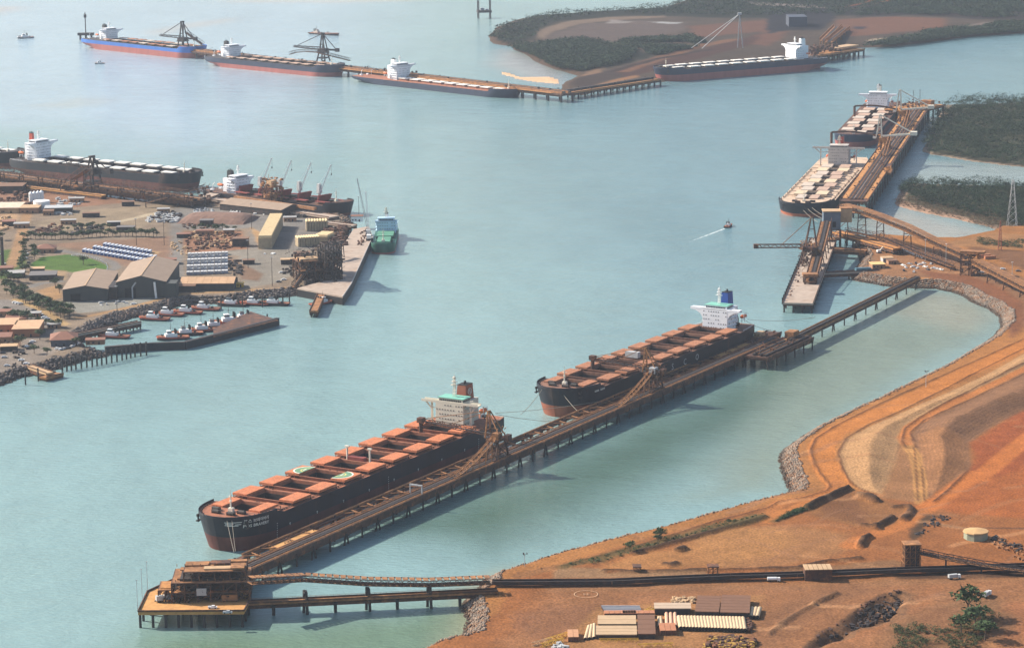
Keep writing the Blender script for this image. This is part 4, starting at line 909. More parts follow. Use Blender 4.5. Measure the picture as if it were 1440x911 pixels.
# ship 2
r2, H2, top2, fx2, fz2, xf2 = bulker('bulk_carrier', 'black bulk carrier with COSCO letters, rust hatch covers and white deckhouse with blue funnel', W1(362, 8.2), W1(626, 15.4), 43, 17.5, 20, mdeck=DECKN, mh=HOUSEW, mf=FUNBL, boot=8, mcov=COVB, mb=mat('hull_worn_red', (.24,.075,.04), .7, .35, .12, col2=(.09,.03,.025), fac2=.4, streak=True),
    nh=9, first=17, pitch=24.6, hl=16.3, hw=10.4, covw=9.2, wing=40, style='solid', house=(20, 0, 17.5, 5, 2.9), roofm=TEAL, houselen=14, fnl=(6, 7, 11), mast_h=12)
for i, ch in enumerate('COSCO'):
    me = on_hull(text_mesh(ch, 6.2, NAMEW), H2, 1, H2.L/2-17-25.3*(2.95+i*.72), 10.4); me.materials.clear(); me.materials.append(mat('hull_lettering_grey', (.42,.42,.42), .7, .2, 1)); link('hull_letter', me, r2)
me = on_hull(text_mesh('COSCO SINGAPORE'[0:0]+'OOCEAN PEARL'[1:], 1.7, NAMEW), H2, 1, H2.L/2-27, 15.4)
bpy.data.meshes.remove(me)
mk = MB(); rr = random.Random(4)
for q in range(13):
    if q in (5, 6): continue
    X = H2.L/2-21-q*.95; y = H2.yat(X, 16.2)+.12
    mk.bar((X, y, 15.7), (X, y, 16.9), .35, .2); mk.bar((X-.2, y, 16.2+rr.uniform(-.4, .5)), (X-.6, y, 16.2+rr.uniform(-.4, .5)), .22, .2)
mk.make('ship_name', NAMEW, r2)
MB().box(H2.L/2-17-4*25.3+4.5, -2, H2.D+4, 4, 10, 4).make('store_box', GREY, r2)
# ore carriers at the right-hand berth
def pale(i, s): return [COVW, COVD, DUSTC, COVD, COVW, DUSTC][(i*2+(s > 0)*3) % 6]
DUSTC = mat('cover_cream', (.56,.43,.29), .8, .15, .3, col2=(.45,.38,.30), fac2=.4)
r3, *_ = bulker('ore_carrier', 'very large ore carrier with tan decks, grey box house and red funnel', g(1127,286,14), g(1191,217,14), 53, 11, 14, mdeck=DECKW, mh=HOUSEG, mf=FUNR, boot=3, mb=HULLO,
    nh=9, first=34, pitch=26.5, hl=22, hw=13.5, open_=1, wing=54, style='post', house=(21, 0, 14, 6, 3.1), covmat=pale, covw=11, detail=2, houselen=16, fnl=(6, 9, 11), open_list=[.12, .3, .06, .35, .1, .25, .06, .3, .2], group='ore carriers at the right-hand jetty')
r4, *_ = bulker('ore_carrier', 'smaller ore carrier with white bridge moored beyond the tan-decked one', g(1198,192,13), g(1244,141,13), 47, 11, 14, mt=HULLNAVY, mb=HULLPINK, mdeck=RUST, mh=HOUSEW, mf=CREAM, boot=6, covmat=lambda i, s: COVW if (i+(s > 0)) % 2 else COVD,
    nh=9, first=24, pitch=27, hl=21.5, hw=13.5, wing=46, house=(24, 0, 14, 6, 3), covw=9, detail=1, open_list=[.12, .35]*5, houselen=15, group='ore carriers at the right-hand jetty')
# far shore and left berths
r5, *_ = bulker('bulk_carrier', 'dark hulled bulk carrier with white open hatch covers lying along the far mangrove shore', g(922,100,14), g(1153,82,14), 46, 16, 14, mt=HULLNAVY, mb=HULLPINK, mdeck=DARK, mh=HOUSEW, mf=WHITE, boot=9, nh=9, first=22, pitch=23.6, hl=15.5, hw=10, covw=9.5,
    mcov=COVP, wing=44, house=(24, 0, 14, 6, 3.1), detail=2, houselen=15, group='bulk carriers at the far berths')
r6, *_ = bulker('bulk_carrier', 'blue and red hulled bulk carrier, farthest left of the far berths', g(283,70,13), g(127,54,13), 45, 14, 14, mt=HULLBLUE, mb=HULLPINK, mdeck=DARK, mh=HOUSEW, mf=FUNK, boot=8.5, nh=9, first=22, pitch=23.4, hl=15.5, hw=10, covw=9.5, covmat=lambda i, s: COVB if (i+s) % 3 else COVW,
    wing=44, house=(22, 0, 14, 5, 3), detail=1, houselen=14, fnl=(5, 6, 8), group='bulk carriers at the far berths')
r7, *_ = bulker('bulk_carrier', 'black bulk carrier with pale covers under the curved boom, middle of the far berths', g(478,95,13), g(301,78,13), 45, 13, 14, mt=HULLNAVY, mb=HULLPINK, mdeck=DARK, mh=HOUSEW, mf=FUNK, boot=6, nh=9, first=22, pitch=23.4, hl=15.5, hw=10, covw=9.5, mcov=COVD,
    wing=44, house=(22, 0, 14, 5, 3), detail=1, houselen=14, fnl=(5, 6, 8), group='bulk carriers at the far berths')
r8, *_ = bulker('bulk_carrier', 'deep laden navy bulk carrier with salmon decks and white covers at the far berths', g(728,128,9), g(508,104,9), 45, 8, 14, mt=HULLNAVY, mb=HULLNAVY, mdeck=DECKR, mh=HOUSEW, mf=WHITE, boot=1.2, nh=9, first=22, pitch=23.4, hl=15.5, hw=10, covw=9.5, mcov=COVP,
    wing=46, house=(24, 0, 14, 6, 3.1), detail=1, houselen=15, fnl=(5, 6, 8), open_=.15, group='bulk carriers at the far berths')
r9, *_ = bulker('bulk_carrier', 'black bulk carrier with white open covers and red funnel behind the left loading jetty', g(277,249,14), g(30,224,14), 45, 16, 14, mt=HULLB, mb=HULLR, mdeck=DARK, mh=HOUSEW, mf=FUNR, boot=8, nh=9, first=20, pitch=22.8, hl=15.2, hw=10, covw=9.5, mcov=COVP,
    wing=44, house=(22, 0, 14, 6, 3), detail=2, houselen=14, fnl=(3, 4, 10), group='bulk carriers at the left berths')
a9 = Vector((*g(277,249,14), 0)); b9 = Vector((*g(30,224,14), 0)); dd = (a9-b9).normalized()
pb = Vector((*g(27,218,14), 0)); r10, *_ = bulker('bulk_carrier', 'bow of a black bulk carrier cut off by the left edge of the picture', pb[:2], (pb-dd*280)[:2], 45, 14, 14, mt=HULLB, mb=HULLR, mdeck=DARK, mh=HOUSEW, mf=FUNR, boot=6, nh=9, first=20, pitch=25.5, hl=16.5, hw=10, covw=9.5, mcov=COVP, wing=44, house=(22, 0, 14, 5, 3), detail=1, group='bulk carriers at the left berths')
# geared carrier
gr, HG, *_ = bulker('geared_bulk_carrier', 'dark geared bulk carrier with four grey cranes and dark red folded hatch covers', g(491,288,11), g(314,266,11), 32, 10, 11, mt=HULLB, mb=HULLR, mdeck=RUST, mh=HOUSEW, mf=FUNK, boot=3, nh=5, first=18, pitch=27, hl=16, hw=9, covw=5, mcov=COVRED,
    wing=32, house=(20, 0, 11, 5, 2.8), detail=1, houselen=13, fnl=(4.5, 5, 7), open_=1.0, group=None, Lf=190)
del_ = None
for i in range(4):
    X = HG.L/2-18-27*(i+1)+5.5; cr = thing('x', '', '', (0,0,0)); bpy.data.objects.remove(cr)
    c = MB().tube((X, 0, 10), (X, 0, 20), 1.5, n=10).box(X, 0, 23.5, 4, 4.2, 9, taper=.75); co = c.make('deck_crane', GREY, gr)
    j = MB(); a_, b_ = Vector((X+2, 0, 21)), Vector((X+12, 5, 47))
    for sy in (-.9, .9): j.bar(a_+Vector((0, sy, 0)), b_+Vector((0, sy*.5, 0)), .4)
    for q in range(10):
        p = a_+(b_-a_)*q/10; q_ = a_+(b_-a_)*(q+1)/10; j.bar(p+Vector((0, .9, 0)), q_-Vector((0, .8, 0)), .2)
    j.bar((X, 0, 28), b_, .12); j.make('crane_jib', WHITE, co)
    h = MB().bar(b_, b_-Vector((0, 0, 9)), .12).box(b_.x, b_.y, b_.z-9.5, .8, .8, 1.6); h.make('crane_hook', DARK, co)
for i in range(5):
    X = HG.L/2-18-27*i-8
    for s_ in (-1, 1):
        h = MB().bar((X-7+s_*1.2, 0, 12.4), (X-7+s_*3.4, 0, 17.6), 18, .9, up=(1, 0, 0)) if False else MB().add([(X-8, -9, 12), (X-8, 9, 12), (X-6.5+s_, 9, 18), (X-6.5+s_, -9, 18), (X-7.4, -9, 12), (X-7.4, 9, 12), (X-5.9+s_, 9, 18), (X-5.9+s_, -9, 18)], [(0,1,2,3), (7,6,5,4), (3,2,6,7), (0,3,7,4), (1,5,6,2)])
        h.make('folded_hatch_cover', COVRED, gr)
# green coaster
gs, HS, *_ = bulker('coaster', 'small green cargo ship with pale blue bridge beside the long quay, bow towards the viewer', g(538,352,4), g(551,302,4), 21, 6, 6, mt=HULLGREEN, mb=HULLPINK, mdeck=HULLGREEN, mh=mat('house_pale_blue', (.42,.58,.72), .5, .08, .3), mf=WHITE, boot=1.4, nh=2, first=17, pitch=32, hl=26, hw=7.5, covw=7.5, mcov=COVG, covers=2,
    wing=20, house=(17, 0, 6, 4, 2.7), detail=1, houselen=10, fnl=(4, 4, 6), open_=.0, group=None, Lf=112, lifeb=False)
# ------------------------------------------------------------------ tugs and small craft
TUGR = mat('tug_red', (.50,.10,.06), .6, .15, .4)
TUGK = mat('tug_black', (.02,.02,.025), .6, .15, .4)
def make_tug(name, label, mh, mw, L=30, B=11):
    root = thing(name, label, 'tug boat'); H = Hull(L, B, 2.6, fc=1.4, boot=1.0, bowlen=.34, wlstern=.1)
    ts = [0, .03, .1, .2, .4, .66, .72, .78, .84, .9, .94, .97, .99, 1]
    for nm, lo, hi, m in (('hull', 0, 1, TUGK), ('rubbing_band', .62, 1, mh)):
        b = MB(); e = .0 if nm == 'hull' else .12
        for sg in (-1, 1):
            base = len(b.v)
            for t in ts:
                zt = 2.6+1.4*sstep(.5, .95, t)
                for k in (lo, (lo+hi)/2, hi): b.v.append((H.x(t, k)+e*(t-.5)*2, sg*(H.hb(t, k)+e), zt*k-.0 if k else -.8))
            for i in range(len(ts)-1):
                for j in (0, 1):
                    q = (base+i*3+j, base+(i+1)*3+j, base+(i+1)*3+j+1, base+i*3+j+1); b.f.append(q if sg < 0 else q[::-1])
            if sg < 0: lb = base
        for j in (0, 1): b.f.append((lb+j, lb+j+1, base+j+1, base+j))
        b.make(nm, m, root)
    d = MB()
    for i in range(len(ts)-1):
        a, c = ts[i], ts[i+1]; za, z_ = 2.3+1.4*sstep(.5, .95, a), 2.3+1.4*sstep(.5, .95, c)
        d.add([(H.x(a, 1), -H.hb(a, 1), za), (H.x(c, 1), -H.hb(c, 1), z_), (H.x(c, 1), H.hb(c, 1), z_), (H.x(a, 1), H.hb(a, 1), za)], [(0,1,2,3)])
    d.make('deck', DECKR, root)
    MB().box(1.5, 0, 4.0, 11, 6.4, 3.0).make('deckhouse', mw, root)
    w = MB().box(3.4, 0, 6.8, 4.4, 4.2, 2.8, taper=.86); wo = w.make('wheelhouse', mw, root)
    MB().box(3.4, 0, 7.0, 4.3, 4.1, 1.1).make('window', GLASS, wo).scale = (1.0, 1.0, 1.0)
    MB().box(3.4, 0, 8.3, 4.2, 4.0, .25).make('wheelhouse_roof', DARK if mh is TUGK else mw, root)
    for sg in (-1, 1): MB().box(-2.6, sg*2.2, 7.4, 1.8, 1.4, 4.4, taper=.85).make('funnel', FUNK, root)
    m = MB().tube((1.8, 0, 8.6), (1.8, 0, 15.5), .22, .1, 6).box(1.8, 0, 12, .3, 2.4, .2).box(1.8, 0, 13.6, .3, 1.4, .2).box(2.3, 0, 11, .4, 2, .3); m.make('mast', DARK, root)
    MB().tube((10, -1.2, 4.6), (10, 1.2, 4.6), .8, n=8).box(-7.5, 0, 3.1, 1.8, 2.2, 1.4).make('tow_winch', DARK, root)
    return root
tug0 = make_tug('tug_boat', 'red banded tug', TUGR, WHITE); tugk0 = make_tug('tug_boat', 'dark tug', TUGK, WHITE)
T = 'tug boats in the small harbour'
TS = .82
TUGS = [(217,449,-12,0,'red banded tug nearest the piled walkway end in the tug harbour'), (237,443,-12,0,'red banded tug moored just beyond the tug at the walkway end'),
        (263,440,-10,0,'red banded tug lying by the rocky bank, third from the walkway'), (288,435,-10,0,'red banded tug lying by the rocky bank, fourth from the walkway'),
        (326,429,-6,1,'dark tug at the left berth of the three below the long brown roof'), (358,428,-4,0,'red banded tug at the middle berth of the three below the long brown roof'), (386,428,-4,1,'dark tug at the right berth of the three below the long brown roof'),
        (160,474,-10,0,'red banded tug between the piled walkway and the black wall'),
        (243,476,25,0,'red banded tug at the left end of the row behind the black wall'), (263,470,22,1,'dark tug second from the left behind the black wall'), (286,465,22,0,'red banded tug third from the left behind the black wall'),
        (303,460,22,1,'dark tug fourth from the left behind the black wall'), (325,455,25,0,'big red and white tug tied high against the black wall, right of the row'), (345,449,20,1,'dark workboat tug at the far right end of the black wall')]
fr = [1, 1]
for u, v, a, k, lab in TUGS:
    src = (tug0, tugk0)[k]; loc = (*g(u, v+1, 0), 0); aa = rad(168 if a < 0 else 196)
    if fr[k]: src.location = loc; src.rotation_euler = (0, 0, aa); src['label'] = lab; src['group'] = T; fr[k] = 0
    else: src = dup(src, loc, aa, lab, T)
    src.scale = (TS,)*3 if 'big' not in lab else (1,1,1)
tg = dup(tug0, (*g(452,428,0), 0), rad(40), 'small red tug tied beside the steel dolphin at the quay corner', T); tg.scale = (.7,.7,.7)
pl = make_tug('pilot_boat', 'small dark launch with white cabin crossing the open water', TUGK, WHITE); pl['category'] = 'boat'; pl.location = (*g(1024,319,0), 0); pl.rotation_euler = (0, 0, rad(70)); pl.scale = (.5,.5,.55)
FOAM = mat('foam', (.50,.56,.56), .8, .3, .4)
wk = MB(); wr = random.Random(8)
for q in range(230):
    t = wr.random()**.8; sd_ = wr.choice((-1, 1, 0)); u, v = 1019-42*t+wr.uniform(-1, 1), 321.5+16*t; x, y = g(u, v, 0); n_ = sd_*(.8+7*t)+wr.uniform(-1, 1)*(1+2*t)
    x += n_*.55; y += n_*.8; wk.lathe(x, y, [(wr.uniform(.3, 1.1)*(1-t*.6), .02), (.2, .06)], 5)
wk.make('wake', FOAM, kind='stuff')
dr = make_tug('dredger', 'brown and grey barge with small bridge anchored off the far berths', DARK, HOUSEG, L=76, B=17); dr['category'] = 'barge'; dr.location = (*g(456,49,0), 0); dr.rotation_euler = (0, 0, rad(-40)); dr.scale = (.85,.85,.95)
for o in list(dr.children):
    if o.name.split('.')[0] in ('wheelhouse_roof', 'wheelhouse', 'funnel', 'mast', 'deckhouse'): o.location.x -= 22
wb = make_tug('work_boat', 'small white boat alone on the pale water near the left edge', WHITE, WHITE); wb['category'] = 'boat'; wb.location = (*g(36,54,0), 0); wb.rotation_euler = (0, 0, rad(200)); wb.scale = (.9,.9,.9)
wb2 = copy_tree(wb); tag(wb2, 'tiny white and dark boat below the far left ship', 'boat'); wb2.location = (*g(140,90,0), 0); wb2.scale = (.5,.5,.5)
# jack-up rig
jr = thing('jack_up_barge', 'four-legged jack-up platform standing in the far water', 'platform', (*g(681,26,0), 0), rad(10))
jr.scale = (.55,.55,.75); MB().box(0, 0, 16, 44, 30, 5).make('platform_deck', DARK, jr)
for sx in (-1, 1):
    for sy in (-1, 1): MB().tube((sx*19, sy*11, -3), (sx*19, sy*11, 42), 1.6, n=8).make('leg', DARK, jr)
MB().box(-6, 3, 21, 12, 10, 6).box(8, -4, 20, 8, 8, 4).make('cabin', GREY, jr)
bc = thing('channel_beacon', 'thin dark beacon pole on a piled base beyond the far left ship', 'beacon', (*g(121,56,0), 0)); MB().tube((0,0,0), (0,0,44), .9, n=6).box(0,0,38,4,4,5).make('pole', DARK, bc); MB().box(0, 0, 9, 26, 9, 4).box(-9, 0, 4, 3, 3, 10).box(9, 0, 4, 3, 3, 10).box(0,0,4,3,3,10).make('piled_base', DARK, bc)
# ------------------------------------------------------------------ jetties, conveyors, loaders
ORE = mat('ore_stain', (.40,.185,.06), .95, .3, .4, col2=(.22,.10,.045), fac2=.42)
def axis_frame(p, q):
    p, q = Vector((*p[:2], 0)), Vector((*q[:2], 0)); d = q-p; return p, d.length, math.atan2(d.y, d.x)
def jetty(name, label, cat, p, q, width, z, spacing=16., deckm=DUST, rake=True, rows=(-.42, .42), group=None, thick=1.4, beam=True, kerb=True, pile_r=.55, dz_under=2.4, piledepth=-2):
    """piled jetty; local x along p->q, y across"""
    P, L, a = axis_frame(p, q); root = thing(name, label, cat, (P.x, P.y, 0), a, group)
    MB().box(L/2, 0, z-thick/2, L, width, thick).make('deck', deckm, root)
    if kerb:
        for sg in (-1, 1): MB().box(L/2, sg*(width/2-.2), z+.35, L, .4, .7).make('kerb', RUST, root)
    n = max(1, int(L/spacing)); pm = {}
    cap = MB().box(0, 0, z-thick-.6, 1.3, width*.98, 1.2).mesh('crosshead', RUST)
    pv = MB().tube((0,0,piledepth), (0,0,z-thick-1.1), pile_r, n=8).mesh('pile', PILE)
    rk = MB().tube((-2.6,0,piledepth), (-.4,0,z-thick-1.1), pile_r, n=8).mesh('raked_pile', PILE); rk2 = MB().tube((2.6,0,piledepth), (.4,0,z-thick-1.1), pile_r, n=8).mesh('raked_pile', PILE)
    for i in range(n+1):
        x = 1+(L-2)*i/n; link('crosshead', cap, root, loc=(x, 0, 0))
        for ry in rows:
            if rake and i % 2 == 0: link('raked_pile', rk, root, loc=(x, ry*width, 0)); link('raked_pile', rk2, root, loc=(x, ry*width, 0))
            else: link('pile', pv, root, loc=(x, ry*width, 0))
    if beam:
        for sg in (-1, 1): MB().box(L/2, sg*width*.42, z-thick-1.3, L, .5, dz_under).make('girder', RUST, root)
    return root, L
def gallery(name, label, pts, w=4.2, h=3.4, group=None, cat='conveyor', support=None, cover=False, m=RUST, sup_every=30, ground=0., top=None, truss=True, idlers=True, belt=BELT, supm=None):
    """conveyor gallery through 3-D points: trusses each side, belt, idler hoods; supports are trestle bents"""
    p0 = Vector(pts[0]); root = thing(name, label, cat, (p0.x, p0.y, 0), 0, group); Q = [Vector(p)-Vector((p0.x, p0.y, 0)) for p in pts]
    fl, bt, sd_, cv, idl = MB(), MB(), MB(), MB(), MB()
    tot = 0
    for a, b in zip(Q[:-1], Q[1:]):
        d = b-a; L = d.length; u = d.normalized(); s = u.cross(Vector((0,0,1))).normalized(); t = Vector((0,0,1)) 
        fl.bar(a, b, w, .35); bt.bar(a+t*.9, b+t*.9, w*.36, .16)
        k = max(1, int(L/3.2))
        for sg in (-1, 1):
            e = s*(sg*w/2)
            sd_.bar(a+e, b+e, .35, .35); sd_.bar(a+e+t*h, b+e+t*h, .35, .35)
            if truss:
                for i in range(k):
                    x0, x1 = a+d*(i/k)+e, a+d*((i+1)/k)+e; sd_.bar(x0, x0+t*h, .22); sd_.bar(x0 if i % 2 else x0+t*h, x1+t*h if i % 2 else x1, .2)
            else:
                sd_.bar(a+e+t*h*.5, b+e+t*h*.5, .12, h*.9)
        if idlers:
            for i in range(k): x = a+d*((i+.5)/k)+t*.6; idl.bar(x-s*w*.3, x+s*w*.3, .25); 
        if cover:
            for i in range(k): x0, x1 = a+d*(i/k+.12/k), a+d*((i+.88)/k); cv.bar(x0+t*(h+.25), x1+t*(h+.25), w*.8, .18)
        if support:
            n = max(1, int(L/sup_every))
            for i in range(n+1 if (b-Q[-1]).length < .1 else n):
                x = a+d*(i/n); zb = ground if not callable(ground) else ground(x.x+p0.x, x.y+p0.y)
                sp = MB(); ww = support[0]
                if x.z-zb < 2: continue
                for sg in (-1, 1):
                    sp.bar((x.x+s.x*sg*w*.38, x.y+s.y*sg*w*.38, x.z-.2), (x.x+s.x*sg*w*ww, x.y+s.y*sg*w*ww, zb-1.5), support[1])
                kk = max(1, int((x.z-zb)/7))
                for q in range(kk):
                    f0 = (q+.3)/kk; lw = lambda f: w*(.38+(ww-.38)*f)
                    z0 = x.z-(x.z-zb)*f0; z1 = x.z-(x.z-zb)*min(1, f0+.6/kk)
                    sp.bar((x.x-s.x*lw(f0), x.y-s.y*lw(f0), z0), (x.x+s.x*lw(f0), x.y+s.y*lw(f0), z0), support[1]*.6); sp.bar((x.x-s.x*lw(f0), x.y-s.y*lw(f0), z0), (x.x+s.x*lw(f0), x.y+s.y*lw(f0), z1), support[1]*.5)
                sp.make('trestle_bent', supm or m, root)
    fl.make('walkway_floor', RUSTL, root); bt.make('belt', belt, root); sd_.make('side_truss', m, root)
    if idlers: idl.make('idler', RUSTL, root, kind='stuff')
    if cover: cv.make('hood', RUSTL, root, kind='stuff')
    return root
def frame_tower(root, x0, x1, y0, y1, z0, z1, bays=(2, 2, 3), m=RUST, floors=True, fm=None, t=.6, brace=True, name='steel_frame'):
    b = MB(); nx, ny, nz = bays
    X = [x0+(x1-x0)*i/nx for i in range(nx+1)]; Y = [y0+(y1-y0)*i/ny for i in range(ny+1)]; Z = [z0+(z1-z0)*i/nz for i in range(nz+1)]
    for x in X:
        for y in Y: b.bar((x, y, z0), (x, y, z1), t)
    for z in Z[1:]:
        for y in Y: b.bar((x0, y, z), (x1, y, z), t*.8)
        for x in X: b.bar((x, y0, z), (x, y1, z), t*.8)
    if brace:
        for k in range(nz):
            for i in range(nx):
                for y in (y0, y1): b.bar((X[i], y, Z[k]), (X[i+1], y, Z[k+1]), t*.5)
            for j in range(ny):
                for x in (x0, x1): b.bar((x, Y[j], Z[k+1]), (x, Y[j+1], Z[k]), t*.5)
    b.make(name, m, root)
    if floors:
        for z in Z[1:]: MB().box((x0+x1)/2, (y0+y1)/2, z+.3, x1-x0-.5, y1-y0-.5, .25).make('floor_plate', fm or RUSTL, root)
def clutter(root, x0, x1, y0, y1, z0, z1, n, size, m=RUST, seed=1, name='machinery'):
    r = random.Random(seed); b = MB()
    for _ in range(n):
        x, y, z = r.uniform(x0, x1), r.uniform(y0, y1), r.uniform(z0, z1); k = r.random()
        if k < .45: b.box(x, y, z, r.uniform(.4, 1)*size, r.uniform(.4, 1)*size, r.uniform(.3, 1)*size, r.uniform(0, 3))
        else: b.bar((x, y, z), (x+r.uniform(-1, 1)*size*2, y+r.uniform(-1, 1)*size*2, z+r.uniform(-1, 1)*size*1.4), r.uniform(.2, .4))
    return b.make(name, m, root, kind='stuff')
def shiploader(label, s, n, scale=1., boomlen=46, col=RUST, group='shiploaders on the main wharf', tripdir=1, seed=3):
    x, y = W1(s, n); root = thing('shiploader', label, 'shiploader', (x, y, 9.2), AL, group)
    # local: x along wharf, +y towards the ship (n negative)
    L = MB()
    for sx in (-8, 8):
        for sy in (-3.2, 3.2): L.bar((sx, sy, 0), (sx*.55, sy, 11), .9); L.box(sx, sy, .6, 4.2, 1, 1.2)
        L.bar((sx, -3.2, 5), (sx, 3.2, 5), .5)
    for sy in (-3.2, 3.2): L.bar((-6.3, sy, 5.4), (6.3, sy, 5.4), .6); L.bar((-8, sy, 0), (5, sy, 10), .35); L.bar((8, sy, 0), (-5, sy, 10), .35)
    L.make('portal_frame', col, root)
    MB().box(0, 0, 12, 13, 8.5, 1.2).make('turntable', col, root); MB().box(-2.5, -1.5, 14.5, 5, 4.5, 4).make('machinery_house', GREY if seed == 4 else RUSTL, root)
    A = MB(); ap = Vector((0, 5.5, 29))
    for sx in (-3.2, 3.2): A.bar((sx, 6.5, 12.5), (sx*.35, 5.5, 29), .8); A.bar((sx, -5, 12.5), (sx*.35, 5, 28.5), .6)
    for q in (.3, .6, .85): A.bar((-3.2*(1-.65*q), 6.5-q, 12.5+16.5*q), (3.2*(1-.65*q), 6.5-q, 12.5+16.5*q), .35)
    A.make('mast_frame', RUSTL, root)
    b0, b1 = Vector((0, 4, 14)), Vector((0, 4+boomlen, 16.5)); B = MB()
    for sx in (-1.8, 1.8):
        for dz in (0, 3): B.bar(b0+Vector((sx, 0, dz)), b1+Vector((sx, 0, dz*.6)), .4)
        for q in range(14):
            a, c = b0+(b1-b0)*q/14, b0+(b1-b0)*(q+1)/14; B.bar(a+Vector((sx, 0, 0 if q % 2 else 2.8)), c+Vector((sx, 0, 2.8 if q % 2 else 0)), .25)
    for q in range(15): a = b0+(b1-b0)*q/14; B.bar(a-Vector((1.8, 0, 0)), a+Vector((1.8, 0, 0)), .25)
    B.make('boom', col, root); MB().bar(b0+Vector((0,0,.8)), b1+Vector((0,0,.8)), 1.8, .3).make('boom_belt', BELT, root)
    S = MB().bar(ap, b0+(b1-b0)*.55+Vector((0,0,2.5)), .4).bar(ap, b1+Vector((0,0,2)), .35); S.make('boom_stay', RUSTL, root)
    C = MB().tube(b1+Vector((0,0,1)), b1+Vector((0,.5,-11)), 1.5, 1.0, 8).box(b1.x, b1.y, b1.z+1.5, 4, 4, 3); C.make('loading_chute', col, root)
    W = MB().box(0, -7.5, 13.5, 5, 3, 4); W.make('counterweight', col, root)
    K = MB().box(3.4, 9, 12.8, 2.6, 3, 2.8); K.make('operator_cab', GREY, root)
    # tripper conveyor climbing from the wharf belt
    T = MB(); t0, t1 = Vector((tripdir*56, -2, 1)), Vector((tripdir*3, -2, 14))
    prev = None
    for q in range(15):
        f = q/14; p = Vector((t0.x+(t1.x-t0.x)*f, -2+1.5*math.sin(f*1.5), 1+13*f**1.7))
        if prev is not None:
            for sy in (-1.7, 1.7): T.bar(prev+Vector((0,sy,0)), p+Vector((0,sy,0)), .45); T.bar(prev+Vector((0,sy,1.2)), p+Vector((0,sy,1.2)), .25)
            T.bar(prev+Vector((0,-1.7,0)), p+Vector((0,1.7,0)), .25)
            if q % 2 == 0 and p.z > 2.5:
                for sy in (-1.9, 1.9): T.bar(p+Vector((0,sy,0)), (p.x, sy-2+1.5, .2), .4)
        prev = p
    T.make('tripper', RUSTL, root)
    clutter(root, -8, 8, -5, 5, 3, 16, 60, 1.4, col, seed); clutter(root, -9, 9, -5, 5, 11, 19, 34, 1.1, RUSTL, seed+5, 'walkway')
    return root
# --- main wharf: loader deck (n 44..54), ship-side berthing beam (n 33), ties between
S0, S1_ = -50, 628
mw, LW = jetty('loader_wharf', 'long rusty piled wharf carrying two shiploaders past both near bulk carriers', 'wharf', W1(S0, 49), W1(S1_, 49), 10.5, 9, spacing=16, deckm=RUST, rows=(-.44, .44), kerb=True)
for i, (yy, m, w, z) in enumerate(((-4.4, RAIL, .22, 9.3), (2.6, RAIL, .18, 9.3), (-2.9, RUSTL, .9, 9.5), (-1.4, BELT, 1.5, 9.9), (.6, BELT, 1.5, 9.9), (1.9, RUSTL, .7, 9.5), (4.2, RUSTL, .5, 9.6))):
    MB().box(LW/2, yy, z, LW-6, w, .25).make(('rail' if m is RAIL else 'conveyor_belt' if m is BELT else 'stringer'), m, mw)
st = MB()
for i in range(int(LW/4)): st.box(4+i*4, -1.4, 9.5, .3, 2.2, .7); st.box(4+i*4, .6, 9.5, .3, 2.2, .7); st.bar((4+i*4, -5.1, 9), (4+i*4, -5.1, 10.2), .12); st.bar((4+i*4, 5.1, 9), (4+i*4, 5.1, 10.2), .12)
st.make('conveyor_frame', RUSTL, mw, kind='stuff')
for sg in (-1, 1): MB().box(LW/2, sg*5.1, 10.1, LW, .12, .14).make('handrail', RUSTL, mw)
bb, LB = jetty('berthing_beam', 'narrow brown berthing beam with conveyor pipe running beside both near bulk carriers', 'jetty', W1(-42, 34.2), W1(596, 34.2), 3.2, 8.6, spacing=22, deckm=RUST, rake=False, rows=(0,), kerb=False, thick=1.2, beam=False)
MB().tube((20, 1.0, 9.5), (LB-30, 1.0, 9.5), .75, n=8).make('pipe', RUSTL, bb)
bolm = MB().tube((0,0,8.6), (0,0,9.6), .4, n=6).box(0,0,9.6,1.1,.9,.25).mesh('bollard', DARK); fd = MB().box(0,0,6.2,2.4,1.0,5).mesh('fender', BLACK)
for i in range(26): link('bollard', bolm, bb, loc=(12+i*24, .3, 0)); link('fender', fd, bb, loc=(12+i*24, 2.1, 0))
# Y-shaped ties between beam and wharf deck
ym = MB().bar((0,0,8.9), (0,4.8,8.9), .9, .4).bar((0,3.0,9.0), (-5.2,9.2,9.0), .7, .35).bar((0,3.0,9.1), (2.2,9.0,9.1), .7, .35).bar((0,0,8.9), (-2.8,-2.2,8.8), .6, .3).mesh('tie_bracket', RUSTL)
for i in range(39):
    s = -34+i*16.2
    if 36 < s < 66 or s > 600 or s < -30: continue
    x, y = W1(s, 43.6); P = mw.matrix_world
    link('tie_bracket', ym, mw, loc=(s-S0, 5.4, 0))
xl = MB()
for i in range(60):
    s = -30+i*10.4
    if s > 560: continue
    xl.bar((s-S0, 6.0, 8.3), (s-S0+10, 13.2, 8.0), .14)
    xl.bar((s-S0, 9.5, 8.2), (s-S0+10.4, 9.5, 8.2), .3)
xl.make('cable_tray', RUSTL, mw, kind='stuff')
for (s0_, s1_, n0, n1, lab) in ((-2, 38, 36.2, 43.4, 'orange dust covered platform between beam and wharf at the bow of the nearest ship'), (548, 600, 36.2, 43.4, 'pale dusty platform between beam and wharf near the far end of the main wharf')):
    pr, Lp = jetty('infill_platform', lab, 'platform', W1(s0_, (n0+n1)/2), W1(s1_, (n0+n1)/2), n1-n0, 8.9, spacing=20, rake=False)
    clutter(pr, 1, Lp-1, -3, 3, 9.2, 9.8, 10, .9, RUST, 3, 'stores')
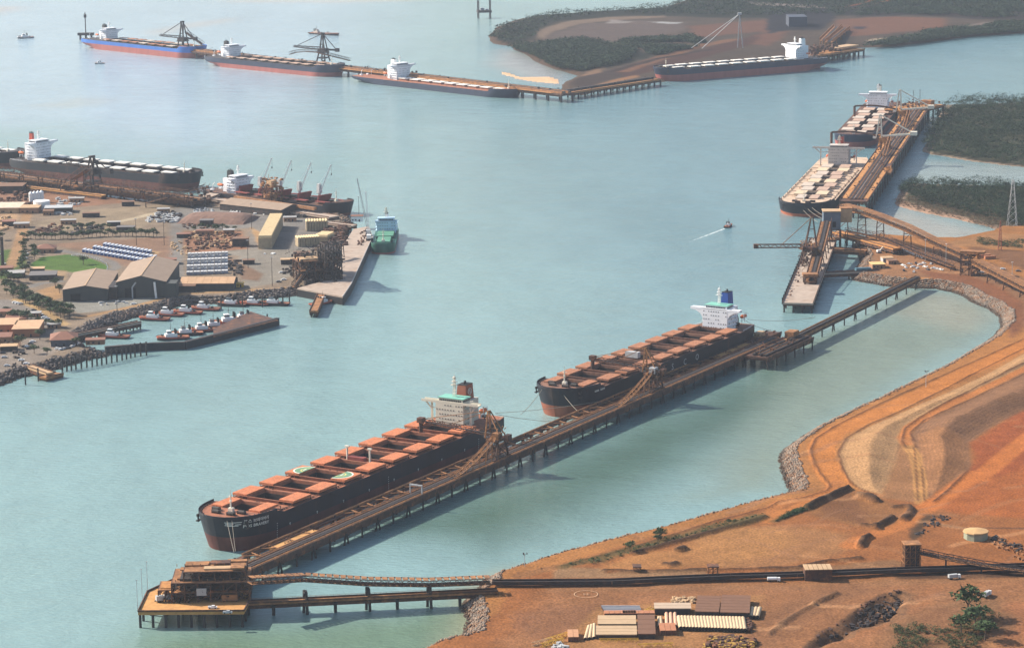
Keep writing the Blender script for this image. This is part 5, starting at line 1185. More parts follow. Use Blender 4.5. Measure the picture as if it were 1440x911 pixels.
shiploader('rusty shiploader reaching over the stern hatches of the nearest bulk carrier', 222, 48.5, seed=3, boomlen=50, tripdir=-1)
shiploader('rusty shiploader with white cab at the forward hatches of the COSCO ship', 430, 48.5, seed=4, boomlen=42, tripdir=-1)
gx = thing('portal_gantry', 'small pale portal gantry straddling the main wharf belt', 'gantry', (*W1(128, 49), 9), AL)
MB().bar((0,-4,0),(0,-4,5.5),.6).bar((0,4,0),(0,4,5.5),.6).bar((0,-4.3,5.5),(0,4.3,5.5),.8).make('gantry_frame', GREY, gx)
# widened far end of the wharf
pe, Le = jetty('wharf_end_platform', 'wide dark loading platform with conveyors at the far end of the main wharf', 'wharf', W1(560, 64), W1(640, 64), 19, 9, spacing=16, deckm=RUST, rake=False, rows=(-.45, .45))
for yy in (-6, -2, 3): MB().box(Le/2, yy, 10, Le-4, 1.6, 1.2).make('conveyor_belt', BELT, pe); MB().box(Le/2, yy+1.4, 10.6, Le-4, .3, .4).make('handrail', RUSTL, pe)
MB().box(Le-12, 3, 12.5, 10, 7, 5).make('drive_house', RUSTL, pe); MB().box(Le-4, 7, 11, 6, 5, 3).make('switch_room', TAN, pe); clutter(pe, 2, Le-2, -8, 8, 9.5, 12, 60, 1.6, RUST, 9)
pf, Lf_ = jetty('mooring_platform', 'rust brown platform with small cabin where the slim trestle meets the main wharf', 'platform', W1(596, 38), W1(648, 38), 12, 8.8, spacing=18, deckm=RUST, rake=False)
MB().box(30, 2, 10.6, 9, 5, 3.4).make('cabin', TAN, pf); clutter(pf, 2, 48, -5, 5, 9.2, 11.5, 50, 1.5, RUST, 19)
# slim conveyor trestle to the cove shore
pA = g3(1106,481,9.3); pB = g3(1289,390,10)
tr, Lt = jetty('conveyor_trestle', 'slim straight conveyor trestle crossing from the main wharf to the cove bank', 'conveyor', pA, pB, 6.5, 10, spacing=22, deckm=RUSTL, rake=True, rows=(0,), kerb=True, dz_under=1.6)
MB().box(Lt/2, -1.6, 11, Lt-2, 1.8, .8).make('conveyor_belt', BELT, tr); MB().box(Lt/2, 1.5, 10.6, Lt-2, 1.6, .5).make('walkway', DUST, tr); MB().box(Lt/2, .2, 11.3, Lt-2, .3, 1.2).make('hood', RUSTL, tr)
# --- near transfer platform
PN = [(194,860),(343,859),(352,842),(349,806),(300,797),(262,800),(246,814),(207,832)]
pn = thing('transfer_platform', 'orange dusty polygonal platform on piles at the near end of the wharf', 'platform', (*g(270,835,8.5), 8.5)); o = pn.location
poly = [(x-o.x, y-o.y) for x, y in P2(PN, 8.5)]; MB().prism(poly, -1.6, 0).make('deck', DUST, pn)
b = MB()
for i in range(len(poly)): b.bar((*poly[i], .45), (*poly[(i+1) % len(poly)], .45), .5, .9)
b.make('kerb', RUST, pn)
pm_ = MB().tube((0,0,-11), (0,0,-1.5), .7, n=8).mesh('pile', PILE)
for i in range(len(poly)):
    a, c = Vector(poly[i]), Vector(poly[(i+1) % len(poly)]); k = max(1, int((c-a).length/(6.5 if i == 0 else 10)))
    for q in range(k): p = a+(c-a)*q/k; p = p*.965; link('pile', pm_, pn, loc=(p.x, p.y, 0))
for q in range(3):
    for w in range(7): link('pile', pm_, pn, loc=(-20+w*8, -8+q*12, 0))
tt = thing('transfer_tower', 'big dark rusty multi-floor conveyor transfer tower on the near platform', 'tower', (*g(298,846,8.6), 8.6), rad(2))
tt.scale = (1, 1, .74); frame_tower(tt, -20, 19, 0, 26, 0, 13.5, (6, 4, 2), RUST, t=.7); frame_tower(tt, -14, 17, 3, 22, 13.5, 20, (4, 3, 1), RUST, t=.6)
MB().box(-1, 13, 9, 30, 20, 13).make('inner_plant', DARK, tt)
for i, (x, y, w, d, z) in enumerate(((-13, 8, 9, 6, 14.6), (6, 8, 20, 5, 20.8), (-8, 16, 12, 7, 20.8), (12, 20, 10, 4, 20.8))): MB().box(x, y, z, w, d, 1.2).make('roof_panel', TAN if i == 1 else RUSTL, tt)
MB().box(-5, -.6, 7.5, 5, .6, 5).make('wall_panel', GREY, tt); MB().box(9, -.5, 3, 8, .5, 4).make('wall_panel', RUSTL, tt)
clutter(tt, -20, 19, -1, 8, 0, 13, 220, 1.6, DARK, 21); clutter(tt, -14, 17, 3, 20, 13, 20, 120, 1.5, RUST, 22, 'walkway'); clutter(tt, -26, -14, 0, 14, 0, 5, 80, 1.8, RUST, 23, 'hopper_steelwork'); frame_tower(tt, -27, -20, 2, 18, 0, 8, (2, 3, 1), RUST, t=.5)
for q, (x_, y_, w_, d_, z_) in enumerate(((-23, 10, 6, 12, 8.6), (-10, 20, 14, 5, 16), (4, 15, 10, 6, 22.2), (13, 8, 7, 9, 22))): MB().box(x_, y_, z_, w_, d_, .7).make('roof_panel', (ORE, RUSTL, RUST, RUSTL)[q], tt)
for q in range(9): MB().bar((-18+q*4, 12, 20.6), (-18+q*4, 12, 22.6), .3).bar((-18+q*4, 2, 13.8), (-18+q*4, 2, 15.6), .3).make('stanchion', RUSTL, tt, kind='stuff')
for u, v in ((207.5,829),(200,840),(193.5,856)):
    lp_ = thing('light_pole', 'slim light pole on the left edge of the near platform, ' + {207.5:'farthest', 200:'middle', 193.5:'nearest'}[u], 'lamp post', (*g(u,v,8.5), 8.5), 0, 'light poles on the near platform')
    MB().tube((0,0,0), (0,0,15), .16, .1, 6).box(0,0,15,.8,.4,.3).make('pole', GREY, lp_)
# --- approach conveyor and road trestle to the shore
yb = lambda u: 864.5-(u-385)*.0515
GA = [(*g(300,852,8.5), 22), (*g(352,852,8.5), 20.5), (*g(430,860.5), 17), (*g(518,857.3), 13.6), (*g(604,853.2), 11.6), (*g(690,848,0), 11)]
GA = [(x, y, z) for x, y, z in GA]
gallery('shore_conveyor', 'long trussed conveyor gallery dipping from the transfer tower down to the rocky shore', GA[1:], w=6, h=3.0, cat='conveyor', m=RUST, cover=True, support=None)
pw, pz = g(345,866.5), g(700,849)
rd, Lr = jetty('access_trestle', 'low access road trestle on single piers below the long shore conveyor', 'bridge', pw, pz, 5.2, 7.4, spacing=100, deckm=RUSTL, rake=False, rows=(), beam=True, thick=1., dz_under=1.2)
pj = MB().tube((0,0,-2),(0,0,5.6),.85,n=8).box(0,0,5.2,2,5,1.2).mesh('pier', PILE); ph_ = MB().tube((-.9,1.6,-2),(-.4,1.6,12),.75,n=8).tube((.9,-1.6,-2),(.4,-1.6,12),.75,n=8).box(0,0,11,2,6,1.2).mesh('tall_pier', PILE)
for i, u in enumerate((385,430,472,518,559,604,647)):
    x, y = g(u, yb(u)+1); dl = Vector((x-pw[0], y-pw[1])).length
    link('pier' if i % 2 == 0 else 'tall_pier', pj if i % 2 == 0 else ph_, rd, loc=(dl, 0, 0))
for sg in (-1, 1):
    r_ = MB()
    for i in range(int(Lr/3)): r_.bar((i*3, sg*2.5, 7.4), (i*3, sg*2.5, 8.6), .1)
    r_.bar((0, sg*2.5, 8.6), (Lr, sg*2.5, 8.6), .12).bar((0, sg*2.5, 8.0), (Lr, sg*2.5, 8.0), .1); r_.make('handrail', RUSTL, rd)
# conveyor continuing over land
GB = [(690,822),(730,820),(860,819),(945,815),(1028,811.5),(1120,809),(1180,806.5),(1262,803),(1330,801),(1440,797),(1600,790)]
GB[0] = (692, 820)
gallery('ground_conveyor', 'dark ground conveyor running straight across the red yard to the right edge', [(*g(u,v+1,7), 7.4) for u, v in GB], w=4.6, h=1.5, m=DARK, truss=False, idlers=True, belt=BELT, support=(.5, .6), sup_every=12, ground=6)
# --- right-hand ore jetty
rA, rB = Vector((*g(1200,283,16), 0)), Vector((*g(1292,150,16), 0))
rj, LR = jetty('ore_jetty', 'wide right-hand ore jetty with orange dusted strips and parallel conveyors beside two ore carriers', 'wharf', rA, rB, 27, 16, spacing=26, deckm=RUST, rows=(-.46, 0, .46), rake=False, pile_r=.9, dz_under=3)
dk_strip = lambda x0, x1, y, w, m, nm, z=16.2: MB().box((x0+x1)/2*LR, y, z, (x1-x0)*LR, w, .3).make(nm, m, rj)
dk_strip(0.02, .5, 9.5, 5.5, ORE, 'dusty_strip'); dk_strip(.5, .93, 9.5, 3.6, ORE, 'dusty_strip'); dk_strip(0.02, .30, -9.5, 6, ORE, 'dusty_strip'); dk_strip(.34, .95, -10, 2.2, ORE, 'dusty_strip'); dk_strip(.72, .84, -5.5, 6, DUST, 'dusty_strip')
for y in (5.2, 1.6, -2.2, -5.6): dk_strip(0.01, .96, y, 1.7, BELT, 'conveyor_belt', 17.4); dk_strip(0.01, .96, y+1.2, .35, RUSTL, 'stringer', 17.8); dk_strip(.01, .96, y-1.2, .3, RAIL if y == 1.6 else RUSTL, 'rail', 17.2)
clutter(rj, 5, LR-5, -13, 13, 16.5, 18.5, 260, 2, RUST, 31); MB().box(LR*.27, -13, 15, 26, 9, 2).make('side_platform', RUSTL, rj); clutter(rj, LR*.25, LR*.29, -16, -10, 16, 19, 30, 2, ORE, 32, 'stores')
re, Lre = jetty('jetty_head', 'wide far head of the right-hand ore jetty with masts on tall piles', 'wharf', Vector((*g(1268,156,16), 0)), Vector((*g(1305,147,16), 0)), 46, 17, spacing=14, deckm=ORE, rake=False, rows=(-.45, 0, .45), pile_r=1.)
MB().box(Lre*.8, -6, 20, 10, 14, 6).make('switch_room', RUSTL, re); clutter(re, 1, Lre-1, -20, 20, 17.5, 22, 90, 2.6, RUST, 33); clutter(re, 1, Lre-1, -20, 20, 17.5, 20, 40, 2.6, TAN, 34, 'stores')
for q in (.55, .8): MB().tube((Lre*q, 4, 17), (Lre*q, 4, 36), .3, n=6).make('light_mast', DARK, re)
def white_loader(label, s, n_, flip):
    ang = math.atan2((rB-rA).y, (rB-rA).x); d = (rB-rA).normalized(); p = rA+d*s; nn = Vector((-d.y, d.x, 0)); p += nn*n_
    root = thing('shiploader', label, 'shiploader', (p.x, p.y, 16.3), ang, 'cream shiploaders on the right-hand jetty')
    f = MB()
    for sx in (-6, 6):
        for sy in (-5, 5): f.bar((sx, sy, 0), (sx*.5, sy*.8, 13), 1.1)
        f.bar((sx, -5, 6), (sx, 5, 6), .7)
    f.make('portal_frame', RUST, root)
    A = MB(); top = Vector((0, 6, 37))
    for sx in (-4, 4): A.bar((sx, 10, 12), (sx*.4, 6.5, 37), 1.0); A.bar((sx, 4, 12), (sx*.4, 5.2, 37), .9)
    for q in (.25, .5, .75, 1): A.bar((-4+2.4*q, 10-3.5*q, 12+25*q), (4-2.4*q, 10-3.5*q, 12+25*q), .6); A.bar((-4+2.4*q, 10-3.5*q, 12+25*q), (-4+2.4*q, 4+1.2*q, 12+25*q), .5)
    A.make('mast_frame', CREAM, root)
    b = MB(); e0, e1 = Vector((0, 4, 14)), Vector((0, -30, 17))
    for sx in (-2.4, 2.4): b.bar(e0+Vector((sx,0,0)), e1+Vector((sx,0,0)), 1.0, 1.4)
    for q in range(6): p = e0+(e1-e0)*q/5; b.bar(p-Vector((2.4,0,0)), p+Vector((2.4,0,0)), .6)
    b.box(0, -30, 17.5, 7, 7, 4); b.make('counterweight_arm', CREAM, root)
    s_ = MB().bar(top+Vector((-1.5,0,0)), e1+Vector((-2,3,2)), .7).bar(top+Vector((1.5,0,0)), e1+Vector((2,3,2)), .7); s_.make('back_stay', CREAM, root)
    B = MB(); b0, b1 = Vector((0, 8, 14)), Vector((0, 58, 17)); prev = None
    for q in range(13):
        p = b0+(b1-b0)*q/12+Vector((0, 0, 2.4*math.sin(q/12*3.1)));
        if prev is not None:
            for sx in (-1.8, 1.8): B.bar(prev+Vector((sx,0,0)), p+Vector((sx,0,0)), .8, 1.5)
            B.bar(prev-Vector((1.8,0,0)), p+Vector((1.8,0,0)), .4)
        prev = p
    B.make('boom', RUST, root); MB().tube(b1, b1-Vector((0,0,12)), 1.4, n=8).make('loading_chute', RUST, root)
    MB().box(0, 3, 10, 9, 8, 5).make('machinery_house', ORE, root); MB().box(3, 12, 12.5, 3.5, 3.5, 3).make('operator_cab', WHITE, root)
    T = MB()
    for sy in (-6.5, -3.5): T.bar((-2, sy, 14), (-70, sy, 2), .7, 1.2)
    for q in range(8): T.bar((-2-8.5*q, -6.5, 14-1.5*q), (-2-8.5*q, -3.5, 14-1.5*q), .4); T.bar((-2-8.5*q, -5, 14-1.5*q), (-2-8.5*q, -5, 0), .5)
    T.make('tripper', RUSTL, root); clutter(root, -7, 7, -5, 8, 2, 15, 50, 2, ORE, 41)
white_loader('cream A-frame shiploader at the deckhouse end of the large tan-decked ore carrier', 365, 4, 0)
white_loader('cream A-frame shiploader beside the bridge of the farther ore carrier, near the jetty head', LR-150, 4, 0)
# --- middle berth with long boom loader
mA, mB = Vector((*g(1122,426,8), 0)), Vector((*g(1158,335,8), 0))
mj, LM = jetty('stacker_berth', 'dusty rectangular berth deck on piles with fenders along its left side', 'wharf', mA, mB, 24, 8, spacing=17, deckm=CONC, rake=False, rows=(-.45, -.15, .15, .45), pile_r=.7)
for i in range(22): link('fender', fd, mj, loc=(8+i*LM/24, 12.6, 1.8)); 
clutter(mj, 20, LM-5, 5, 12, 8.3, 10, 50, 1.6, RUST, 51)
E2 = [(*g(1140,392+8,8), 10), (*g(1147,372+9,8), 14), (*g(1154,350+14,8), 20), (*g(1162,320+20,8), 26)]
gallery('inclined_conveyor', 'steep dark conveyor gallery rising along the berth deck to the blue-grey transfer house', E2, w=9, h=3.5, m=RUST, support=(.6, .8), sup_every=22, ground=8)
cp = thing('drive_station', 'dark square drive station at the foot of the rising conveyor', 'machine', (*g(1139,398,8), 8), 0)
MB().box(0, 0, 7, 12, 9, 2).make('roof_panel', RUSTL, cp)
for sx in (-5, 5):
    for sy in (-4, 4): MB().bar((sx, sy, 0), (sx, sy, 6), .7).make('column', RUST, cp)
clutter(cp, -5, 5, -4, 4, 0, 6, 26, 2, RUST, 52)
bl = thing('boom_stacker', 'rusty loader with long horizontal boom reaching left over open water and raking tie', 'shiploader', (*g(1137,372,8), 8), 0)
for sx in (-6, 6):
    for sy in (-7, 9): MB().bar((sx, sy, 0), (sx*.6, sy*.7, 13), 1.0).make('leg', RUST, bl)
MB().box(0, 1, 14, 12, 15, 3).make('turntable', RUST, bl)
q0 = Vector((-5, 3, 15.5)); q1 = Vector((-45, 4, 15.5)); B = MB()
for sy in (-2, 2):
    for dz in (-1.4, 1.4): B.bar(q0+Vector((0,sy,dz)), q1+Vector((0,sy,dz)), .5)
    for q in range(12): a, c = q0+(q1-q0)*q/12, q0+(q1-q0)*(q+1)/12; B.bar(a+Vector((0,sy,1.4 if q%2 else -1.4)), c+Vector((0,sy,-1.4 if q%2 else 1.4)), .35)
B.box(-44, 4, 15.5, 4, 4.5, 3.5); B.make('boom', RUST, bl)
A = MB()
for sx in (-2.5, 7):
    A.bar((sx, 0, 15), (3+(sx-3)*.15, 3, 40), .9)
    A.bar((sx, 7, 15), (3+(sx-3)*.15, 3, 40), .8)
for f in (.3, .6): A.bar((-2.5+5.2*f, 1, 15+25*f), (7-3.8*f, 1, 15+25*f), .5)
A.make('mast_frame', RUST, bl); MB().bar((3, 3, 40), (-22, 3.5, 17), .5).make('boom_stay', RUSTL, bl)
clutter(bl, -7, 9, -8, 8, 1, 17, 140, 2.4, RUST, 53); clutter(bl, -7, 9, -8, 8, 10, 20, 60, 2, RUSTL, 54, 'walkway')
th = thing('transfer_house', 'tall blue-grey clad transfer house at the top of the rising conveyor', 'building', (*g(1169,338,8), 8), rad(-2))
frame_tower(th, -8, 8, -6, 10, -8, 10, (2, 2, 2), RUST); MB().box(0, 2, 18, 15, 14, 16).make('cladding', mat('blue_grey_cladding', (.10,.13,.17), .6, .15, .3), th); MB().box(0, 2, 26.4, 16, 15, .9).make('roof', TAN, th)
MB().box(13, 6, 22, 10, 12, 12).make('annex', TAN, th); MB().box(13, 6, 28.3, 10.6, 12.6, .7).make('annex_roof', RUSTL, th); MB().box(2, -5.2, 15, 3, .3, 5).make('door', BLACK, th)
# big conveyor to the shore
GC = [g3(1187,294,31), g3(1212,300,30.5), g3(1238,309,29.5), g3(1276,324,25), g3(1318,345,18), g3(1361,364,13)]
gallery('overland_conveyor', 'wide brown conveyor gallery sweeping from the transfer house down to the shore tower', GC, w=9, h=4.5, cover=True, m=RUSTL, support=(.55, .8), sup_every=27, ground=6, supm=RUST)
GD = [(*g(1190,341,8), 18), (*g(1240,349,6), 15), (*g(1290,364,6), 11), (*g(1340,380,6), 9)]
gallery('lower_conveyor', 'lower rusty conveyor gallery beneath the wide one', GD, w=5, h=3.4, cover=False, m=RUST, support=(.5, .6), sup_every=20, ground=6)
GE = [(*g(1372,388,6), 16), (*g(1440,417,6), 12), (*g(1560,470,6), 10)]
gallery('overland_conveyor', 'brown conveyor gallery going from the shore tower to the right edge', GE, w=8, h=4, cover=True, m=RUSTL, support=(.5, .8), sup_every=26, ground=6, supm=RUST)
sh = thing('shore_tower', 'small rusty transfer tower between the two wide conveyor galleries', 'tower', (*g(1364,386,6), 6), rad(-20)); frame_tower(sh, -7, 7, -6, 6, 0, 18, (2, 2, 3), RUST); MB().box(2, 0, 19, 20, 9, 2).make('roof', RUSTL, sh); clutter(sh, -7, 7, -6, 6, 0, 18, 40, 2, RUST, 55)
# dusty dock roof under the big gallery and linking bridge
lk, _ = jetty('link_bridge', 'orange dusted link deck joining the ore jetty to shore on many pale piles', 'bridge', g(1176,322,14), g(1262,352,10), 9, 12, spacing=11, deckm=ORE, rake=False, rows=(-.4, .4))
l2, _ = jetty('link_bridge', 'low brown road bridge from the berth to the white-post yard', 'bridge', g(1166,349,8), g(1218,352,8), 10, 8, spacing=18, deckm=RUSTL, rake=False, rows=(-.4, .4))
l3, _ = jetty('footbridge', 'low pontoon footbridge with blue shelter crossing the narrow inlet', 'bridge', g(1152,384,6), g(1236,380,6), 5, 6.2, spacing=22, deckm=CONC, rake=False, rows=(0,), pile_r=.8)
MB().box(38, 0, 7.6, 13, 4.4, 2.4).make('shelter', mat('shelter_blue', (.05,.12,.16), .6, .1, .4), l3)
# mooring lines
def rope(label, a, b, sag=2.5, group='mooring lines'):
    a, b = Vector(a), Vector(b); m = MB(); pr = a
    for i in range(1, 9): f = i/8; p = a+(b-a)*f-Vector((0,0,sag*4*f*(1-f))); m.bar(pr, p, .24); pr = p
    o = m.make('mooring_line', LINE); tag(o, label, 'rope', group); return o
rope('left one of two pale mooring lines from the nearest bow to the wharf end', g3(319,731,19), g3(329,776,9), .5); rope('right one of two pale mooring lines from the nearest bow to the wharf end', g3(326,731,19), g3(331,775,9), .5)
rope('long dark mooring line from the stern of the nearest ship to the berthing beam', (*W1(292, 6), 18), (*W1(392, 34), 9), 1.2); rope('short mooring line from the stern of the nearest ship', (*W1(290, 8), 18), (*W1(322, 34), 9), .8)
rope('mooring line from the bow of the COSCO ship down to the beam', (*W1(366, 14), 17), (*W1(352, 34), 9), .6)
rope('long mooring line from the stern of the COSCO ship towards the far platform', g3(1051,449,18), g3(1146,446,9), 2); rope('mooring line sloping from the stern of the COSCO ship to the wharf', g3(1049,451,18), g3(1078,463,9), 1)
for k, (a, b) in enumerate((((1130,296),(1150,312)),((1136,294),(1158,308)),((1142,292),(1163,305)))): rope('mooring line at the bow of the large ore carrier, ' + ('leftmost', 'middle', 'rightmost')[k], g3(*a,11), g3(*b,16), 1)
rope('dark mooring line trailing off the bow of the COSCO ship to the left', g3(762,548,18), g3(732,583,2), 1)
# --- far-shore berths
def far_loader(label, pos, ang, z, boom, h=38, tie=True, mirror=1, gname='shiploaders at the far berths'):
    root = thing('shiploader', label, 'shiploader', (*pos, z), ang, gname)
    f = MB()
    for sx in (-7, 7):
        for sy in (-7, 7): f.bar((sx, sy, 0), (sx*.6, sy*.6, 14), 1.8)
    for z_ in (5, 13): f.box(0, 0, z_, 14, 13, 1.5)
    f.make('portal_frame', DARK, root); MB().box(0, 0, 16, 12, 12, 5).make('machinery_house', DARK, root)
    A = MB()
    for sx in (-4, 4): A.bar((sx, 3, 16), (sx*.6, 0, h), 1.5); A.bar((sx, -5, 16), (sx*.6, 0, h), 1.3)
    A.box(0, 0, h, 7, 3, 2); A.bar((-4, 3, 24), (4, 3, 24), 1); A.make('mast_frame', DARK, root)
    b0, b1 = Vector((0, 4, 17)), Vector((0, 4+abs(boom), 19)); B = MB()
    for sx in (-2, 2):
        for dz in (0, 3.2): B.bar(b0+Vector((sx,0,dz)), b1+Vector((sx,0,dz*.5)), .8)
    for q in range(10): a, c = b0+(b1-b0)*q/10, b0+(b1-b0)*(q+1)/10; B.bar(a+Vector((2,0,0 if q%2 else 3)), c+Vector((2,0,3 if q%2 else 0)), .5)
    B.make('boom', DARK, root); MB().bar((0,0,h), b0+(b1-b0)*.85+Vector((0,0,3)), .8).make('boom_stay', DARK, root)
    MB().bar((0,0,h), (0,-22,18), .8).bar((0,-4,17), (0,-24,17), 2.4).box(0,-24,17,5,5,5).make('counterweight_arm', DARK, root)
    return root
fA, fB = Vector((*g(270,70,12), 0)), Vector((*g(798,133,10), 0))
fj, LFj = jetty('far_wharf', 'long dark wharf with truss conveyors behind the far bulk carriers', 'wharf', fA, fB, 22, 11, spacing=24, deckm=RUST, rake=False, rows=(-.45, .45), pile_r=1.3)
for y in (-7, -2, 4, 8): MB().box(LFj/2, y, 12.6, LFj-5, 1.8, 2.6).make('conveyor_belt', BELT if y in (-2, 8) else RUSTL, fj)
MB().box(LFj*.68, -11, 11.4, LFj*.6, 3.5, .6).make('walkway', ORE, fj); clutter(fj, 20, LFj-10, -9, 9, 12, 16, 160, 3, DARK, 61)
fa = math.atan2((fB-fA).y, (fB-fA).x)
def along(t, n=0): d = (fB-fA).normalized(); p = fA+(fB-fA)*t+Vector((-d.y, d.x, 0))*n; return (p.x, p.y)
far_loader('dark shiploader with raised A-frame over the bow of the blue hulled ship', g(258,80,0), rad(58), 11, 40, h=42); far_loader('dark shiploader with long boom to the right behind the middle far ship', g(455,97,0), rad(62), 11, 46, h=40)
gallery('curved_boom_conveyor', 'dark arched conveyor boom lying above the deck of the middle far ship', [g3(408,77,24), g3(416,74.5,27), g3(430,73,29), g3(446,74,29), g3(460,78,26), g3(492,86,14)], w=6, h=4, m=DARK, support=None)
gallery('inclined_conveyor', 'dark sloping conveyor from the far left loader down to the wharf', [g3(262,46.5,32), g3(286,64,15)], w=6, h=4, m=DARK, support=None)
f2, L2_ = jetty('far_wharf', 'pale edged piled wharf from the sand flat to the bow of the far right ship', 'wharf', g(796,131,8), g(922,112,8), 20, 9, spacing=13, deckm=ORE, rake=False, rows=(-.45, .45), pile_r=1.2)
MB().box(L2_/2, 3, 10.5, L2_-6, 4, 2.6).make('conveyor_belt', BELT, f2); clutter(f2, 5, L2_-5, -8, 8, 9.5, 12, 40, 2.6, DARK, 62)
f3, L3_ = jetty('far_wharf', 'dark wharf head with tan roof at the stern of the far right ship', 'wharf', g(1128,80,10), g(1203,69,10), 34, 11, spacing=13, deckm=ORE, rake=False, rows=(-.45, 0, .45), pile_r=1.3)
MB().box(L3_*.8, 6, 15, 60, 20, 2).make('roof', TAN, f3); clutter(f3, 4, L3_*.6, -14, 14, 11.5, 24, 120, 5, RUST, 63)
f4, L4_ = jetty('far_wharf', 'hidden wharf strip behind the long navy hull at the far shore', 'wharf', g(930,96,10), g(1128,80,10), 16, 11, spacing=26, deckm=RUST, rake=False, rows=(-.4, .4), pile_r=1.2)
fs = thing('stacker_mast', 'pale wire-stayed mast standing on the far stockyard', 'tower', (*g(1040,68,4), 4))
MB().bar((-3,0,0),(0,0,52),1.2).bar((5,0,0),(0,0,52),1.2).bar((-60,-40,4),(0,0,52),.8).bar((-75,-30,4),(0,0,52),.8).box(0,0,52,6,4,3).make('mast_frame', GREY, fs)
gallery('stockyard_conveyor', 'thin conveyor line crossing the far stockyard', [g3(1190,40,8), g3(1165,60,14)], w=12, h=5, m=RUSTL, support=(.5,1.4), sup_every=60, ground=4); gallery('stockyard_conveyor', 'second thin conveyor line left of it on the far stockyard', [g3(1178,38,8), g3(1158,58,14)], w=12, h=5, m=RUSTL, support=(.5,1.4), sup_every=60, ground=4)
ps = thing('power_station', 'hazy blue-grey plant building on the far shore', 'building', (*g(1120,36,4), 4)); MB().box(0, 0, 8, 30, 50, 16).make('main_hall', mat('plant_blue', (.05,.06,.085), .7, .1, .1), ps)
for q in range(0): MB().box(75+q*38, -30+10*(q%3), 6, 22, 40, 10+5*(q%2)).make('annex', mat('plant_grey', (.12,.10,.11), .8, .2, .1), ps)
# --- left ore berth
lA, lB = Vector((*g(-60,238,12), 0)), Vector((*g(283,281,12), 0))
lj, LL = jetty('left_wharf', 'long rust brown loading wharf with dark conveyors in front of the left bulk carriers', 'wharf', lA, lB, 26, 11, spacing=20, deckm=RUST, rake=False, rows=(-.45, .45), pile_r=1.)
for y in (-10, -4, 2, 8): MB().box(LL/2, y, 12.2, LL-5, 2.2, 1.8).make('conveyor_belt', BELT if y in (-4, 8) else RUSTL, lj); MB().box(LL/2, y+2, 12.8, LL-5, .5, .5).make('handrail', RAIL if y == 2 else RUSTL, lj)
clutter(lj, 5, LL-5, -12, 12, 12, 15, 200, 2.6, RUST, 71)
gallery('ore_conveyor', 'raised brown conveyor gallery along the left wharf in front of the black ship hull', [g3(-50,236,19), g3(30,245,19), g3(84,253,18)], w=6, h=5, m=RUST, support=(.5,.9), sup_every=24, ground=11); gallery('ore_conveyor', 'raised conveyor gallery along the right half of the left wharf', [g3(136,259,18), g3(200,267,18), g3(262,275,18)], w=6, h=5, m=RUST, support=(.5,.9), sup_every=24, ground=11)
lwk, _ = jetty('left_walkway', 'orange dusted walkway bridge on fine piles in front of the left wharf', 'bridge', g(-60,252,8), g(146,276,8), 7, 9, spacing=9, deckm=DUST, rake=False, rows=(-.4, .4))
far_loader('rust brown shiploader with lattice top at the middle of the left black ship', g(131,263,10), rad(55), 11, 34, h=30, gname=None)['label']
gallery('inclined_conveyor', 'brown lattice conveyor rising from the left wharf to its shiploader', [g3(86,262,13), g3(104,252,20), g3(122,240,31)], w=9, h=5, m=RUST, support=(.55,1.), sup_every=18, ground=11)
gallery('quay_conveyor', 'thin dark conveyor rising from the yard to the small pier head', [g3(205,286,9), g3(250,274,16), g3(288,264,24)], w=4, h=3, m=DARK, support=(.6,.6), sup_every=24, ground=4)
ph2, _ = jetty('pier_head', 'small pier head with white boxes between the two left berths', 'wharf', g(276,283,8), g(306,272,8), 16, 9, spacing=9, deckm=CONC, rake=False, rows=(-.4,.4)); clutter(ph2, 2, 26, -6, 6, 9.5, 20, 40, 3, RUST, 72)
# wharf of the geared carrier
w1, LW1 = jetty('general_wharf', 'narrow concrete wharf alongside the geared bulk carrier', 'wharf', g(282,278,7), g(470,306,7), 14, 8, spacing=12, deckm=CONC, rake=False, rows=(-.4, .4))
MB().box(LW1*.55, 3, 12, LW1*.6, 3.5, 2.6).make('conveyor_belt', RUSTL, w1)
ld = thing('bulk_loader', 'dusty tan ship loading tower hiding the second crane of the geared carrier', 'shiploader', (*g(383,285,8), 8), rad(-45)); frame_tower(ld, -7, 7, -7, 7, 0, 16, (2,2,2), RUST); clutter(ld, -10, 10, -8, 8, 0, 24, 110, 3.4, RUSTL, 73); MB().box(0, 0, 19, 7, 7, 6).make('machinery_house', TAN, ld)
# green-ship quay: long concrete deck
Q = [(418,405),(482,417),(494,399),(524,333),(519,318),(497,322),(478,352),(466,392),(440,399)]
qd = thing('long_quay', 'long pale concrete quay with black seaward face running out to the green ship', 'wharf', (*g(490,380,7), 7)); o = qd.location; poly = [(x-o.x, y-o.y) for x, y in P2(Q, 7)]
MB().prism(poly, -1.4, 0).make('deck', CONC, qd); fcs = MB()
for a, c in ((1,2),(2,3),(0,1)): fcs.bar((*poly[a], -5.2), (*poly[c], -5.2), .8, 8)
fcs.make('quay_face', BLACK, qd); ed = MB()
for a, c in ((1,2),(2,3)): ed.bar((*poly[a], .3), (*poly[c], .3), .5, .6)
ed.make('kerb', RAIL, qd)
sb, _ = jetty('side_bridge', 'short pale bridge on piles leading to the head of the long quay', 'bridge', g(462,313,7), g(498,317,7), 9, 7, spacing=8, deckm=CONC, rake=False, rows=(-.4,.4))
sb2, _ = jetty('boat_landing', 'short raking landing stage ending in a cluster of piles at the quay corner', 'jetty', g(452,412,6), g(441,436,6), 7, 5.5, spacing=6, deckm=RUSTL, rake=True, rows=(-.3,.3))
